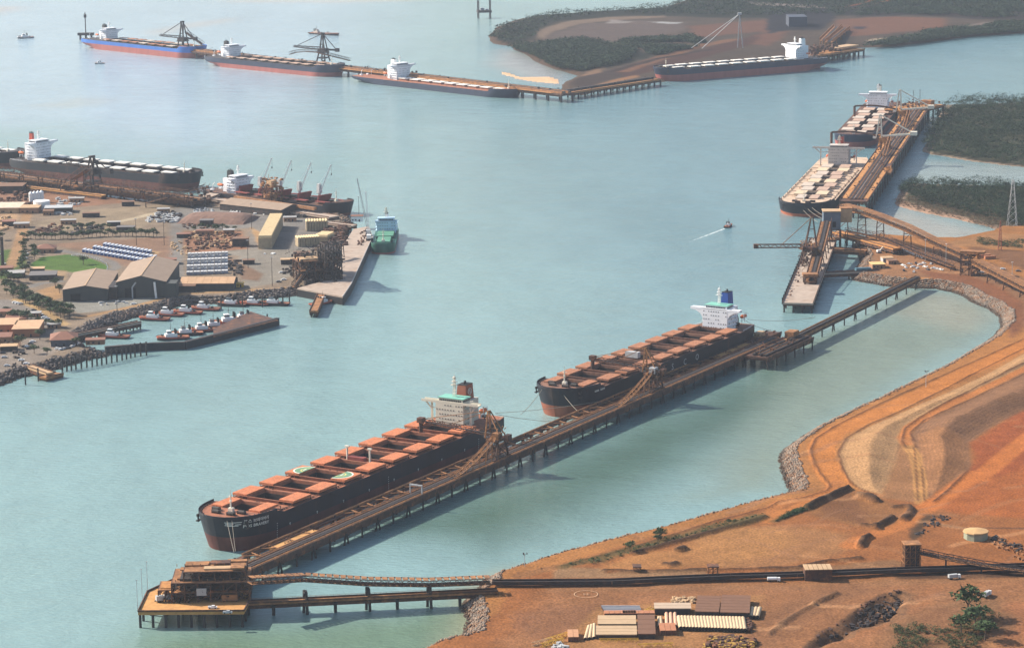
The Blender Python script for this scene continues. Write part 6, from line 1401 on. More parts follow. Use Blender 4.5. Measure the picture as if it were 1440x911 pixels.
# bulk loading plant on the quay
bp_ = thing('bulk_loading_plant', 'tall dark lattice loading plant crowding the landward side of the long quay', 'tower', (*g(470,392,7), 7), rad(20))
frame_tower(bp_, -9, 5, -6, 8, 0, 30, (2,2,4), DARK, floors=False, t=.9); frame_tower(bp_, -30, -9, 0, 18, 0, 16, (3,2,2), RUST, t=.8); frame_tower(bp_, -2, 8, 8, 40, 8, 22, (1,3,2), DARK, floors=True, fm=DARK, t=.9)
clutter(bp_, -30, 8, -6, 40, 0, 22, 300, 3., DARK, 81); clutter(bp_, -30, 8, 0, 30, 0, 18, 160, 3, RUST, 82, 'walkway'); MB().box(-20, 9, 17, 16, 12, 1.5).make('roof', TAN, bp_); MB().bar((0,8,30),(2,36,22),1.5).bar((0,8,30),(0,-8,22),1).make('boom', DARK, bp_)
gallery('inclined_conveyor', 'dark conveyor climbing from the tug harbour road to the quay plant', [g3(414,404,6), g3(427,386,12), g3(442,369,20)], w=4.5, h=3.4, m=DARK, support=(.6,.7), sup_every=16, ground=5)
gallery('inclined_conveyor', 'level dark conveyor above the dusty plant beside the quay', [g3(440,352,16), g3(462,349,18), g3(480,344,18)], w=5, h=4, m=DARK, support=(.6,.7), sup_every=16, ground=5)
# crawler cranes beside the green ship
for k, (u, v, du, h, lab) in enumerate(((521,331,-14,52,'crawler crane with long thin jib leaning left at the head of the quay'), (522,338,-3,44,'crawler crane with steeper pale jib standing by the green ship'))):
    cr = thing('crawler_crane', lab, 'crane', (*g(u-3,v,7), 7), rad(90), 'cranes beside the green ship'); MB().box(0, 0, 1, 7, 5, 2).make('crawler_track', DARK, cr); MB().box(-.5, 0, 3.6, 6, 4, 3.2).make('cab', WHITE if k else GREY, cr)
    j = MB(); t_ = Vector((0, -du*.62 if False else (9 if k == 0 else 2), h)); 
    for s_ in (-.8, .8): j.bar((2, s_, 3), (t_.x, t_.y+s_*.3, t_.z), .35)
    for q in range(12): a = Vector((2,0,3)).lerp(t_, q/12); c = Vector((2,0,3)).lerp(t_, (q+1)/12); j.bar(a+Vector((0,.7,0)), c-Vector((0,.7,0)), .2)
    j.make('jib', WHITE if k else GREY, cr)
# --- tug harbour: black wall, walkways, piles
bwp = [(148,498),(214,492.5),(260,491),(300,481),(391,457),(391,449)]
bk = thing('harbour_wall', 'black sheet-pile wall wrapping round the tug harbour', 'wall', (*g(260,486,0), 0)); o = bk.location
pp = [Vector((x-o.x, y-o.y, 0)) for x, y in P2(bwp, 0)]
for i in range(4): MB().bar(pp[i]+Vector((0,0,1.4)), pp[i+1]+Vector((0,0,1.4)), 3.0, 8.0).make('wall_segment', mat('black_sheet_pile', (.02,.022,.028), .7, .25, .3), bk)
pq = [(x-o.x, y-o.y) for x, y in P2([(391,450),(352,438),(300,462),(300,473)], 5.2)]; MB().prism(pq, 4.2, 5.3).make('mooring_deck', RUST, bk)
cpb = MB()
for i in range(4): cpb.bar(pp[i]+Vector((0,0,5.6)), pp[i+1]+Vector((0,0,5.6)), 3.4, .4)
cpb.make('capping', DARK, bk)
pile_in = MB().tube((0,0,-2),(0,0,5),.6,n=6).mesh('pile', PILE)
for q in range(6):
    p = g(300+q*15, 475-q*4.5, 0); link('pile', pile_in, bk, loc=(p[0]-o.x, p[1]-o.y+6, 0))
tw, _ = jetty('tug_walkway', 'piled walkway along the rocky bank at the back of the tug harbour', 'jetty', g(104,470,6), g(196,452,6), 5, 6, spacing=7, deckm=CONC, rake=False, rows=(-.4,.4))
mp = MB().tube((0,0,-3),(0,0,9.5),.55,n=8).mesh('mooring_pile', PILE)
line = P2([(88,521),(107,518),(130,514),(150,510),(172,505),(190,500),(214,497)], 0); k = 0
fr_ = thing('pile_row', 'row of dark free-standing piles with a cap rail outside the rocky bank', 'jetty', (*line[0], 0))
rail_ = MB(); prev = None
for i in range(len(line)-1):
    for q in range(3):
        p = line[i]+(line[i+1]-line[i])*q/3; lc = (p[0]-line[0][0], p[1]-line[0][1], 0); link('mooring_pile', mp, fr_, loc=lc); link('mooring_pile', mp, fr_, loc=(lc[0]+.6, lc[1]-5, -1.5))
        if prev: rail_.bar((prev[0], prev[1], 8.4), (lc[0], lc[1], 8.4), .4)
        prev = lc
rail_.make('cap_rail', PILE, fr_)
sj, _ = jetty('landing_stage', 'small wooden landing stage with lower platform at the lower left shore', 'jetty', g(38,513,5), g(70,524,5), 6, 5, spacing=5, deckm=TAN, rake=False, rows=(-.4,.4), pile_r=.35)
l5, _ = jetty('landing_stage', 'low square mooring platform beside the small landing stage', 'jetty', g(60,530,3), g(84,524,3), 8, 3, spacing=5, deckm=RUSTL, rake=False, rows=(-.45,.45), pile_r=.35)
for k, (u, v) in enumerate(((36,541),(54,536))):
    o_ = link('mooring_pile', mp, None, loc=(*g(u,v,0), 0)); tag(o_, 'lone dark mooring pile off the lower left shore, ' + ('left', 'right')[k] + ' of two', 'pile', 'lone mooring piles')
for u, v, k in ((311,432,0),(341,429,1),(369,429,2),(398,427,3),(407,424,4)):
    o_ = link('mooring_pile', mp, None, loc=(*g(u,v+3,0), 0)); tag(o_, ('dark mooring pile beside the three tugs under the long roof, %s from the left' % ('first','second','third','fourth','fifth')[k]), 'pile', 'mooring piles between the moored tugs')
# ------------------------------------------------------------------ trees
def tree_meshes(seed, h=7., r=3.4, nleaf=300, leaf=.5):
    rr = np.random.default_rng(seed); t = MB()
    t.tube((0,0,-.3), (.2,.1,h*.45), .28, .18, 7); lc = []
    for k in range(5):
        a = k*1.26+seed; e = (math.cos(a)*r*.5, math.sin(a)*r*.5, h*(.6+.08*(k % 3))); t.tube((.2,.1,h*.4), e, .14, .06, 5); lc.append(e)
    tm = t.mesh('trunk', BARK)
    V, F = clump_arrays(np.array([e[0] for e in lc]+[0.]), np.array([e[1] for e in lc]+[0.]), np.array([e[2] for e in lc]+[h*.72]), np.array([r*.55]*5+[r*.7]), np.array([h*.2]*5+[h*.28]), nleaf//6, leaf, rr)
    me = bpy.data.meshes.new('crown'); me.from_pydata(V.tolist(), [], F.tolist()); me.materials.append(LEAFT); return tm, me
TREES = [tree_meshes(s) for s in (1, 2, 3)]
def tree(u, v, label, group, z=5., sc=1., k=None):
    k = random.randrange(3) if k is None else k
    o = thing('tree', label, 'tree', (*g(u, v, z), z-.1), random.uniform(0, 6.28), group)
    o.scale = (sc, sc, sc*random.uniform(.85, 1.15)); link('trunk', TREES[k][0], o); link('crown', TREES[k][1], o); return o
def row(pts, n, label, group, z=5., sc=1., jit=1.2):
    P = np.array(pts, float); seg = np.hypot(*(P[1:]-P[:-1]).T); cum = np.r_[0, np.cumsum(seg)]
    for i in range(n):
        t = cum[-1]*(i+.5)/n; k = min(len(seg)-1, max(0, int(np.searchsorted(cum, t))-1)); p = P[k]+(P[k+1]-P[k])*(t-cum[k])/seg[k]
        tree(p[0]+random.uniform(-jit, jit), p[1]+random.uniform(-jit, jit)*.4, label, group, z, sc*random.uniform(.75, 1.25))
row([(30,336),(60,337),(95,336),(120,334),(150,333),(185,332),(224,334)], 34, 'small dark tree in the long line of trees across the port yard', 'trees in the long line across the port yard')
row([(2,402),(18,410),(40,420),(62,430),(82,440),(100,447)], 30, 'dense tree in the broad belt beside the left car park', 'trees of the belt beside the left car park', sc=1.15, jit=4)
row([(10,414),(40,428),(70,440),(92,450)], 16, 'dense tree in the broad belt beside the left car park', 'trees of the belt beside the left car park', sc=1.05, jit=4)
row([(34,345),(36,356),(34,366),(30,376),(34,386)], 12, 'tree beside the road left of the green oval', 'trees left of the green oval', jit=3)
row([(44,352),(52,358),(50,366)], 6, 'tree at the near left rim of the green oval', 'trees at the rim of the green oval', jit=2)
for u, v, s_, lab in ((117,372,1.3,'single tree standing on the right half of the green oval'), (18,452,1.5,'round tree on the left of the car park, left of two'), (35,455,1.5,'round tree on the left of the car park, right of two'), (28,487,1.4,'tree by the road left of the pavilion roof'), (48,497,1.1,'tree between parked cars near the rocky shore'), (107,487,1.2,'tree at the right end of the pavilion roof'), (78,405,1.2,'dark tree in front of the left big shed'),
                     (56,478,1.2,'tree between the flat-roofed houses and the pavilion'), (84,412,1.,'low tree at the left corner of the left big shed'), (304,327,1.1,'palm-like tree in the scrap yard'), (66,500,1.,'small tree between cars below the pavilion'), (0,338,1.2,'tree at the left picture edge beside the road')):
    tree(u, v, lab, None, 5, s_)
for k, (u, v, s_) in enumerate(((1362,868,2.2), (1371,885,1.9), (1352,890,1.6), (1385,900,1.7))):
    tree(u, v, ('tallest light green tree at the lower right', 'second light green tree at the lower right', 'bushy tree left of the tallest at the lower right', 'dark tree nearest the lower right edge')[k], 'trees at the lower right', 6, s_)
for k, (u, v, s_) in enumerate(((886,776,.95), (929,759,1.15), (925,764,.8), (1025,737,.5))):
    tree(u, v, ('dark shrub-tree on the scrub strip, left', 'biggest shrub-tree on the scrub strip behind the rock bank', 'small shrub-tree beside the biggest one', 'little shrub near the right end of the scrub strip')[k], 'shrub trees on the scrub strip', 6, s_)
# ------------------------------------------------------------------ vehicles
CARM = [mat('car_white', (.75,.75,.74), .3, .03, .5, spec=.6), mat('car_silver', (.42,.43,.45), .3, .03, .5, spec=.6), mat('car_dark', (.04,.045,.06), .3, .03, .5, spec=.6), mat('car_red', (.40,.04,.03), .35, .05, .5, spec=.6)]
def car_meshes(ute):
    b = MB().box(0, 0, .62, 4.6, 1.8, .62); 
    if ute: b.box(.35, 0, 1.25, 1.9, 1.6, .7, taper=.82); b.box(-1.5, .82, 1.05, 1.6, .08, .3); b.box(-1.5, -.82, 1.05, 1.6, .08, .3)
    else: b.box(-.3, 0, 1.2, 2.7, 1.6, .6, taper=.8)
    gl = MB().box(.35 if ute else -.3, 0, 1.22, 1.96 if ute else 2.75, 1.5, .42, taper=.85)
    w = MB().tube((0,-.12,0), (0,.12,0), .36, n=8)
    return b, gl, w
CB = [car_meshes(False), car_meshes(True)]; CM = {}
GLM = [c[1].mesh('window', GLASS) for c in CB]; WHM = CB[0][2].mesh('wheel', BLACK)
def car(u, v, label, group, z=5., a=None, c=0, k=0):
    if (k, c) not in CM: CM[k, c] = CB[k][0].mesh('body', CARM[c])
    o = thing('parked_car' if k == 0 else 'pickup_truck', label, 'car' if k == 0 else 'pickup', (*g(u, v, z), z+.02), random.uniform(0, 6.28) if a is None else a, group)
    link('body', CM[k, c], o); link('window', GLM[k], o)
    for x in (-1.4, 1.4):
        for y in (-.85, .85): link('wheel', WHM, o, loc=(x, y, .36))
    return o
cn = {0: 'white', 1: 'silver', 2: 'dark', 3: 'red'}
def cars(pts, what, group, z=5., a=None, cols=(0,0,1,2,0), k=0):
    for i, (u, v) in enumerate(pts):
        c = cols[i % len(cols)]; car(u, v, f'{cn[c]} {"pickup" if k else "car"} {what}', group+f', {cn[c]}', z, a, c, k)
cars([(21,426),(25,427),(29,428),(47,437),(51,440),(57,443),(62,447),(66,449)], 'parked in the left car park beside the tree belt', 'cars in the left car park', a=.5)
cars([(80,491),(85,492),(90,491),(96,490),(101,488),(106,486),(110,484)], 'parked in the row between the pavilion and the rocky shore', 'cars between pavilion and shore', a=1.2)
cars([(30,507),(37,512),(10,515),(43,484),(38,488),(46,481)], 'parked on the shore yard left of the pavilion', 'cars on the shore yard', a=.2)
cars([(2,490),(4,497),(6,503)], 'at the left picture edge on the shore yard', 'cars at the left edge', a=.2, cols=(0,2,1))
cars([(356,297),(361,299),(367,300),(373,301),(379,300),(385,301),(391,302),(397,304)], 'parked below the long brown shed roof', 'cars below the long brown roof', a=.3)
cars([(396,384),(399,394),(420,383),(392,397)], 'parked near the small car yard beside the quay plant', 'cars beside the quay plant', a=.3)
cars([(36,355),(39,358),(37,364),(40,370),(2,358),(6,372),(3,380)], 'parked along the road left of the green oval', 'cars left of the green oval', a=1.4)
cars([(188,428)], 'alone on the track above the tug harbour', 'car above the tug harbour', a=.3, cols=(0,))
cars([(1270,374),(1274,377),(1279,372),(1284,376),(1288,371),(1290,378),(1294,373),(1299,371),(1301,376),(1305,380),(1309,372),(1313,378),(1318,379),(1323,380),(1271,381),(1285,383)], 'in the cluster of cars on the yard behind the cove', 'cars behind the cove', z=6, cols=(0,0,1,0,2), k=1)
cars([(320,862),(299,855)], 'parked on the near orange platform beside the tower', 'cars on the near platform', z=8.5, a=0, cols=(1,0), k=1)
cars([(1400,378),(1410,379),(1380,384),(1432,382)], 'on the right-hand track behind the conveyors', 'cars on the right-hand track', z=6, a=.1)
# box and tanker trucks
def truck(u, v, label, z=6., a=0., tank=True, sc=1.):
    o = thing('tanker_truck' if tank else 'truck', label, 'truck', (*g(u, v, z), z), a); o.scale = (sc,)*3
    MB().box(3.6, 0, 1.7, 2.2, 2.4, 2.4, taper=.92).make('cab', CARM[0], o)
    (MB().tube((-4.6,0,2.1), (2.2,0,2.1), 1.25, n=10) if tank else MB().box(-1.2, 0, 2.2, 6.8, 2.5, 2.4)).make('tank' if tank else 'cargo_box', CARM[0] if tank else GREY, o)
    MB().box(-.6, 0, .85, 9.6, 1.2, .3).make('chassis', BLACK, o)
    for x in (-3.6, -2.4, 3.4):
        for y in (-1.1, 1.1): link('wheel', WHM, o, loc=(x, y, .5)).scale = (1.4,1.4,1.4)
    return o
truck(1088,817,'white tanker truck on the track beside the ground conveyor', sc=.72); truck(1342,813,'white truck stopped on the track right of the tall rust tower', tank=False, a=.3, sc=.72); truck(232,845,'white truck parked on the near orange platform', z=8.5, tank=False, a=.4, sc=1.)
truck(1388,838,'white van-like truck near the lower right track', tank=False, a=1.0, sc=.8)
# ------------------------------------------------------------------ sheds and houses, left port
def shed(name, label, u, v, W, Dp, Hh, R, ang, roofm, wallm, z=5., cat='shed', ridge_along=True, door=True, panels=0, vents=0):
    """footprint W across x, Dp deep along y; (u, v) is the middle of the near wall foot"""
    x, y = g(u, v, z); o = thing(name, label, cat, (x, y, z), ang)
    if ridge_along:   # ridge runs away from the viewer
        MB().gable(0, Dp/2, 0, Dp, W, Hh, R, rz=math.pi/2).make('wall', wallm, o)
        e = .5
        for sg in (-1, 1):
            n = max(1, panels)
            for q in range(n):
                y0, y1 = -e+(Dp+2*e)*q/n, -e+(Dp+2*e)*(q+1)/n-(.12 if n > 1 else 0)
                s_ = R/(W/2); b = MB().add([(0, y0, Hh+R+.05), (sg*(W/2+e), y0, Hh-e*s_+.05), (sg*(W/2+e), y1, Hh-e*s_+.05), (0, y1, Hh+R+.05), (0, y0, Hh+R+.35), (sg*(W/2+e), y0, Hh-e*s_+.35), (sg*(W/2+e), y1, Hh-e*s_+.35), (0, y1, Hh+R+.35)],
                    [(0,1,2,3), (7,6,5,4), (0,4,5,1), (1,5,6,2), (2,6,7,3)]); b.make('roof_panel' if n > 1 else 'roof', roofm, o)
        MB().box(0, Dp/2, Hh+R+.45, .8, Dp+1, .25).make('ridge_cap', TAN, o)
    else:
        MB().gable(0, Dp/2, 0, W, Dp, Hh, R).make('wall', wallm, o)
        e = .5; s_ = R/(Dp/2)
        for sg in (-1, 1):
            n = max(1, panels)
            for q in range(n):
                x0, x1 = -W/2-e+(W+2*e)*q/n, -W/2-e+(W+2*e)*(q+1)/n-(.15 if n > 1 else 0); ym = Dp/2; yo = ym+sg*(Dp/2+e)
                b = MB().add([(x0, ym, Hh+R+.05), (x1, ym, Hh+R+.05), (x1, yo, Hh-e*s_+.05), (x0, yo, Hh-e*s_+.05), (x0, ym, Hh+R+.35), (x1, ym, Hh+R+.35), (x1, yo, Hh-e*s_+.35), (x0, yo, Hh-e*s_+.35)], [(0,1,2,3), (7,6,5,4), (2,6,7,3), (0,4,7,3), (1,2,6,5)]); b.make('roof_panel' if n > 1 else 'roof', roofm, o)
    if door: MB().box(-W*.22, -.08, Hh*.32, W*.22, .25, Hh*.62).make('door', BLACK, o)
    return o
WALLG = mat('shed_wall_green_grey', (.055,.06,.058), .8, .15, .2, streak=True); ROOFT = mat('shed_roof_tan', (.27,.195,.14), .7, .12, .15); ROOFP = mat('roof_pale_rust', (.46,.29,.17), .7, .2, .2)
sa = shed('storage_shed', 'left and lower of the two big tan roofed sheds above the tug harbour', 120.5, 423.5, 36, 78, 9.5, 3, rad(2), ROOFT, WALLG, panels=6)
sb_ = shed('storage_shed', 'right and taller of the two big tan roofed sheds with a white downpipe duct', 199, 419, 40, 92, 13, 5, rad(0), ROOFT, WALLG, panels=7)
MB().tube((12,-1.2,0),(11,-1.2,13),.9,n=8).make('duct', WHITE, sb_); MB().tube((-7,-1.2,0),(-7,-1.2,9),.6,n=8).tube((-7,-1.2,9),(-4,-1.2,13),.6,n=8).make('duct', GREY, sb_); MB().box(24,6,6,9,16,12).make('lean_to', WALLG, sb_); MB().box(-22.5,10,5,7,30,10).make('lean_to', DARK, sb_)
shed('long_shed', 'long rust striped roof of the low shed just above the three tugs', 291, 409, 44, 26, 6, 3, rad(-2), ROOFP, mat('dark_shed_wall',(.05,.05,.055),.8,.2,.3), ridge_along=False, panels=7, door=False)
shed('long_shed', 'low dark shed running left from the rust striped roof', 252, 411, 26, 14, 5, 1, rad(-2), BROWNROOF, mat('dark_shed_wall',(0,0,0)), ridge_along=False, door=False)
shed('wharf_shed', 'long dusty tan wharf shed beside the geared carrier', 352, 300, 78, 34, 6, 3.5, rad(-36), ROOFT, DARK, ridge_along=False, panels=9, door=False)
HW, RB = mat('house_wall', (.30,.17,.10), .8, .2, .3), mat('roof_red_brown', (.20,.095,.065), .8, .15, .3)
def hip(label, u, v, W, Dp, Hh, R, ang, rm=RB, wm=HW, z=5., name='house', cat='house'):
    x, y = g(u, v, z); o = thing(name, label, cat, (x, y, z), ang); MB().box(0, Dp/2, Hh/2, W, Dp, Hh).make('wall', wm, o)
    e = .9; k = min(W, Dp)/2*.8; y0, y1 = -e, Dp+e; ym = Dp/2
    MB().add([(-W/2-e, y0, Hh), (W/2+e, y0, Hh), (W/2+e, y1, Hh), (-W/2-e, y1, Hh), (-W/2+k, ym, Hh+R), (W/2-k, ym, Hh+R)], [(0,1,5,4), (1,2,5), (2,3,4,5), (3,0,4), (3,2,1,0)]).make('roof', rm, o)
    MB().box(0, -.1, 1.2, 1.2, .2, 2.2).make('door', BLACK, o)
    for q in (-.3, .3): MB().box(W*q, -.1, 1.7, 1.6, .2, 1.1).make('window', GLASS, o)
    return o
def flat(label, u, v, W, Dp, Hh, ang=0, rm=ROOFP, wm=HW, z=5., name='building', cat='building', win=True):
    x, y = g(u, v, z); o = thing(name, label, cat, (x, y, z), ang); MB().box(0, Dp/2, Hh/2, W, Dp, Hh).make('wall', wm, o); MB().box(0, Dp/2, Hh+.2, W+.8, Dp+.8, .4).make('roof', rm, o)
    if win:
        MB().box(W*.2, -.1, 1.2, 1.2, .2, 2.2).make('door', BLACK, o)
        for q in (-.35, -.1): MB().box(W*q, -.1, 1.8, W*.12, .2, 1.2).make('window', GLASS, o)
    return o
hip('brown hip roofed pavilion at the shore end of the tug harbour', 90, 487, 19, 24, 5, 4, rad(8), wm=mat('pavilion_wall', (.07,.08,.10), .7, .2, .3), name='pavilion', cat='pavilion')
flat('small flat brown roofed hut right of the pavilion', 134, 485, 14, 9, 3.5, .1, rm=RB)
flat('tan flat roofed building with orange wall, right of the pair at the left edge', 36, 474, 20, 34, 6, .05, rm=ROOFP, wm=mat('orange_brick', (.34,.14,.07), .8, .15, .5)); flat('tan flat roofed building at the left edge, left of the pair', 5, 468, 18, 26, 6, .05, wm=mat('orange_brick', (0,0,0)))
flat('low red brown roofed house behind the pair at the left edge', 22, 458, 16, 22, 5, .1, rm=RB); flat('red brown roofed house cut by the left edge above the shore', 2, 482, 14, 18, 4, .1, rm=RB)
hip('brown roofed cottage at the top left of the green oval', 63, 356, 16, 16, 4, 3, 0); flat('long low shed roof left of the big sheds', 60, 394, 22, 20, 4, .1, rm=mat('roof_slate', (.13,.12,.12), .8, .1, .3), wm=DARK)
flat('pale flat roofed office above the road at the upper left', 41, 300, 18, 20, 5, 0, rm=TAN); flat('grey long shed in the upper left yard', 82, 300, 26, 18, 5, .1, rm=GREY, wm=DARK); flat('dark small shed behind the grey long shed', 68, 303, 10, 14, 4, .1, rm=BROWNROOF)
flat('pale sandy roofed block cut by the left edge', 8, 300, 26, 36, 5, 0, rm=mat('pale_roof', (.55,.43,.33), .8, .2, .2), wm=TAN); flat('dark plant room near the left wharf', 14, 272, 26, 24, 7, 0, rm=BROWNROOF, wm=DARK)
flat('low brown hut at the far side of the scrap yard', 288, 331, 16, 8, 4, 0, rm=RB); flat('dark boxy shed at the right of the scrap yard', 338, 347, 14, 10, 7, 0, rm=BROWNROOF, wm=DARK); flat('small white and red control house at the quay head', 502, 312, 11, 8, 5, 0, rm=RB, wm=WHITE, z=7)
flat('low dark shed right of the long line of trees', 176, 326, 16, 10, 4, 0, rm=mat('roof_slate', (0,0,0)), wm=DARK); flat('grey shed below the dusty brown mound', 290, 318, 12, 10, 5, 0, rm=mat('roof_slate', (0,0,0)), wm=DARK)
flat('yellow low cabin right of the rust striped shed', 336, 404, 7, 6, 3, 0, rm=YEL, wm=YEL)
GRF = mat('roof_grey_iron', (.30,.29,.28), .6, .2, .2)
for k, (u, v, W_, D_, h_, rm_, wh) in enumerate(((4,446,12,12,4,RB,'beside the left car park at the picture edge'), (12,494,12,10,3.5,TAN,'on the shore yard at the left picture edge'), (50,446,8,8,3,GRF,'among the trees by the left car park'), (22,391,14,14,4,GRF,'behind the tree belt, far left'), (6,384,14,12,4,RB,'at the left picture edge below the road'),
    (52,384,12,10,3.5,TAN,'left of the long low shed'), (30,321,14,10,4,GRF,'in the sandy upper left yard'), (12,318,12,12,4,RB,'left of the grey hut in the sandy upper left yard'), (96,316,14,8,4,GRF,'above the pipe racks'), (128,306,16,8,4,BROWNROOF,'near the sandy strip, dark roofed'), (230,300,12,8,4,GRF,'right of the sandy strip'),
    (258,335,12,8,3.5,RB,'at the left side of the scrap yard'), (322,330,10,8,4,GRF,'in the scrap yard, grey roofed'), (350,372,10,7,3.5,BROWNROOF,'right of the white containers, dark'), (408,312,12,8,4,GRF,'behind the upper tan bundles'), (405,372,12,8,4,TAN,'by the small car yard'), (425,366,14,10,6,BROWNROOF,'beside the quay plant'),
    (160,318,12,7,3.5,GRF,'beyond the middle of the long tree line'), (145,392,10,8,3.5,GRF,'between the oval and the big sheds'), (240,372,10,10,4,RB,'by the grey road above the rust striped shed'), (76,462,10,8,3,GRF,'on the sandy verge above the pavilion'), (58,290,12,9,5,BROWNROOF,'behind the white silos'), (108,285,14,9,4,GRF,'behind the left walkway'), (180,290,12,8,4,BROWNROOF,'on the northern shore of the port'))):
    flat('small %s roofed hut %s' % ({RB:'red brown', TAN:'tan', GRF:'grey', BROWNROOF:'dark brown'}[rm_], wh), u, v, W_, D_, h_, .1, rm=rm_, wm=DARK if k % 2 else HW, name='hut', cat='hut')
row([(2,392),(14,396),(30,398)], 8, 'tree behind the far left hut above the belt', 'trees above the tree belt at the far left', jit=3); row([(6,438),(30,446),(64,458),(86,462)], 9, 'scattered small tree along the left car park', 'scattered trees along the left car park', jit=2, sc=.8)
row([(84,325),(120,322),(160,322)], 9, 'small tree above the pipe racks', 'trees above the pipe racks', jit=2, sc=.8); row([(270,325),(300,322),(335,325)], 7, 'small tree in the scrap yard', 'trees in the scrap yard', jit=2, sc=.8)
mo = thing('stockpile', 'long dusty brown mound behind the scrap yard', 'stockpile', (*g(303,312,5), 4.8), rad(-12)); V = MB(); rr = random.Random(5)
nx_, ny_ = 26, 9
for i in range(nx_):
    for j in range(ny_):
        a, b2 = i/(nx_-1)*2-1, j/(ny_-1)*2-1; V.v.append((a*34, b2*26+10, 7.5*max(0, 1-abs(b2)**2.2)*max(0, 1-abs(a)**5)**.6+rr.uniform(-.2,.2)))
for i in range(nx_-1):
    for j in range(ny_-1): V.f.append((i*ny_+j, (i+1)*ny_+j, (i+1)*ny_+j+1, i*ny_+j+1))
V.make('ore_heap', mat('mound_brown', (.17,.10,.075), .95, .2, .2), mo)
tk = thing('storage_tank', 'large white cylindrical tank in the upper left yard', 'tank', (*g(59,294,5), 5)); MB().lathe(0, 0, [(8.2, 0), (8.2, 8), (7.8, 8.3), (0.1, 9.2)], 20).make('shell', WHITE, tk)
for i in range(4):
    s_ = thing('silo', 'white silo behind the large tank, ' + ('first','second','third','fourth')[i] + ' from the left', 'silo', (*g(44+i*5, 286-i*.6, 5), 5), 0, 'white silos in the upper left yard')
    MB().lathe(0, 0, [(2.2, 2), (2.2, 10), (.3, 12)], 12).make('shell', WHITE, s_); MB().lathe(0, 0, [(.4, 0), (2.2, 2.4)], 8).make('cone_base', GREY, s_)
# containers
CBLUE = mat('container_blue_white', (.44,.48,.55), .6, .15, .3); CEND = mat('container_blue', (.05,.09,.24), .6, .15, .3); CWHT = mat('container_white', (.48,.48,.48), .6, .12, .3); CRST = mat('container_rust', (.36,.15,.075), .7, .2, .5)
cbx = MB().box(0,0,1.35,2.5,8.,2.5).mesh('box', CBLUE); ced = MB().box(0,-4.06,1.3,2.4,.1,2.4).mesh('end_door', CEND); cwb = MB().box(0,0,1.35,2.45,6.,2.6).mesh('box', CWHT); csd = MB().box(0,-3.05,1.3,2.3,.1,2.4).mesh('end_door', mat('container_end', (.28,.30,.36), .6, .1, .3))
def P5(u, v): return Vector((*g(u, v, 5), 5))
a0, a1, a2 = P5(119,354), P5(203,368), P5(160,345)
for i in range(17):
    for j in range(3):
        if j == 2 and i > 12: continue
        p = a0+(a1-a0)*(i/16)+(a2-a0)*.0+Vector((5.*j+2*j, 15*j, 0))
        o_ = thing('shipping_container', 'white roofed container with blue door end in the block right of the green oval', 'container', p, rad(-6), 'white and blue containers right of the green oval'); link('box', cbx, o_); link('end_door', ced, o_)
c0, c1, c2 = P5(267,386), P5(316,384), P5(269,360)
for i in range(6):
    for j in range(7):
        p = c0+(c1-c0)*(i/5)+(c2-c0)*(j/6)
        o_ = thing('shipping_container', 'white container in the six rows above the rust striped shed', 'container', p, rad(0), 'white containers above the rust striped shed')
        for q in (-1.35, 1.35): link('box', cwb, o_, loc=(q, 0, 0)); link('end_door', csd, o_, loc=(q, 0, 0))
        if j % 2: link('box', cwb, o_, loc=(-1.35, 0, 2.65))
# tall tan bundle stacks
BTOP = mat('bundle_wrap', (.58,.44,.25), .7, .2, .6); BSID = mat('bundle_side', (.33,.26,.17), .8, .25, .4)
def bundles(label, p, q, n, w, dpt, hh):
    p, q = P5(*p), P5(*q); d = q-p; a = math.atan2(d.y, d.x); o = thing('bundle_stack', label, 'cargo stack', p, a)
    L = d.length; s_ = MB().box(0, 0, hh/2, L/n*.80, dpt, hh).mesh('bundle', BSID); t_ = MB().tube((0,-dpt*.48,0), (0,dpt*.48,0), L/n*.47, n=8).mesh('roll', BTOP)
    for i in range(n): k = hh*(.93+.1*math.sin(i*2.1)); b_ = link('bundle', s_, o, loc=(L/n*(i+.5), 0, 0)); link('roll', t_, o, loc=(L/n*(i+.5), 0, hh+.2))
bundles('tall diagonal stack of tan bundles casting a long shadow on the grey yard', (373,350), (389,318), 26, 1, 12, 10)
bundles('upper block of tan bundles with striped yellow tops near the quay', (430,324), (461,323), 8, 1, 14, 8.5); bundles('lower block of tan bundles with striped yellow tops', (417,346), (449,344), 9, 1, 12, 7.5); bundles('short leaning group of tan rolls right of the lower block', (452,341), (462,336), 4, 1, 12, 5)
# yard clutter rows
def yard(label, pts, n, size, m, name='scrap_row', cat='scrap', z=5., seed=1, hh=3.):
    r = random.Random(seed); P = P2(pts, z); lo, hi = P.min(0), P.max(0); b = MB(); k = 0; cx, cy = (lo+hi)/2
    while k < n:
        x, y = r.uniform(lo[0], hi[0]), r.uniform(lo[1], hi[1])
        if float(sdist(np.array([x]), np.array([y]), P)[0]) < 0: k += .2; continue
        b.box(x-cx, y-cy, r.uniform(.2, .6)*hh/2, r.uniform(.5, 1.8)*size, r.uniform(.5, 2.5)*size, r.uniform(.4, 1)*hh, r.uniform(0, 3)); k += 1
    o = b.make(name, m, loc=(cx, cy, z), kind='stuff'); o['label'] = label; return o
yard('rows of dark pipe racks in the middle of the port yard', [za(470,720),za(560,650),za(700,660),za(690,690),za(560,735)], 70, 1.7, DARK, seed=1); yard('dark machinery left of the pipe racks', [za(220,700),za(350,650),za(440,660),za(400,710),za(240,730)], 60, 1.7, RUST, seed=2)
yard('grey and white stored gear right of the sandy strip', [za(980,620),za(1090,560),za(1220,580),za(1200,640),za(1000,640)], 90, 1.7, GREY, seed=3); yard('dark stored gear behind it', [za(1020,610),za(1150,560),za(1230,590),za(1130,640)], 60, 1.8, DARK, seed=4)
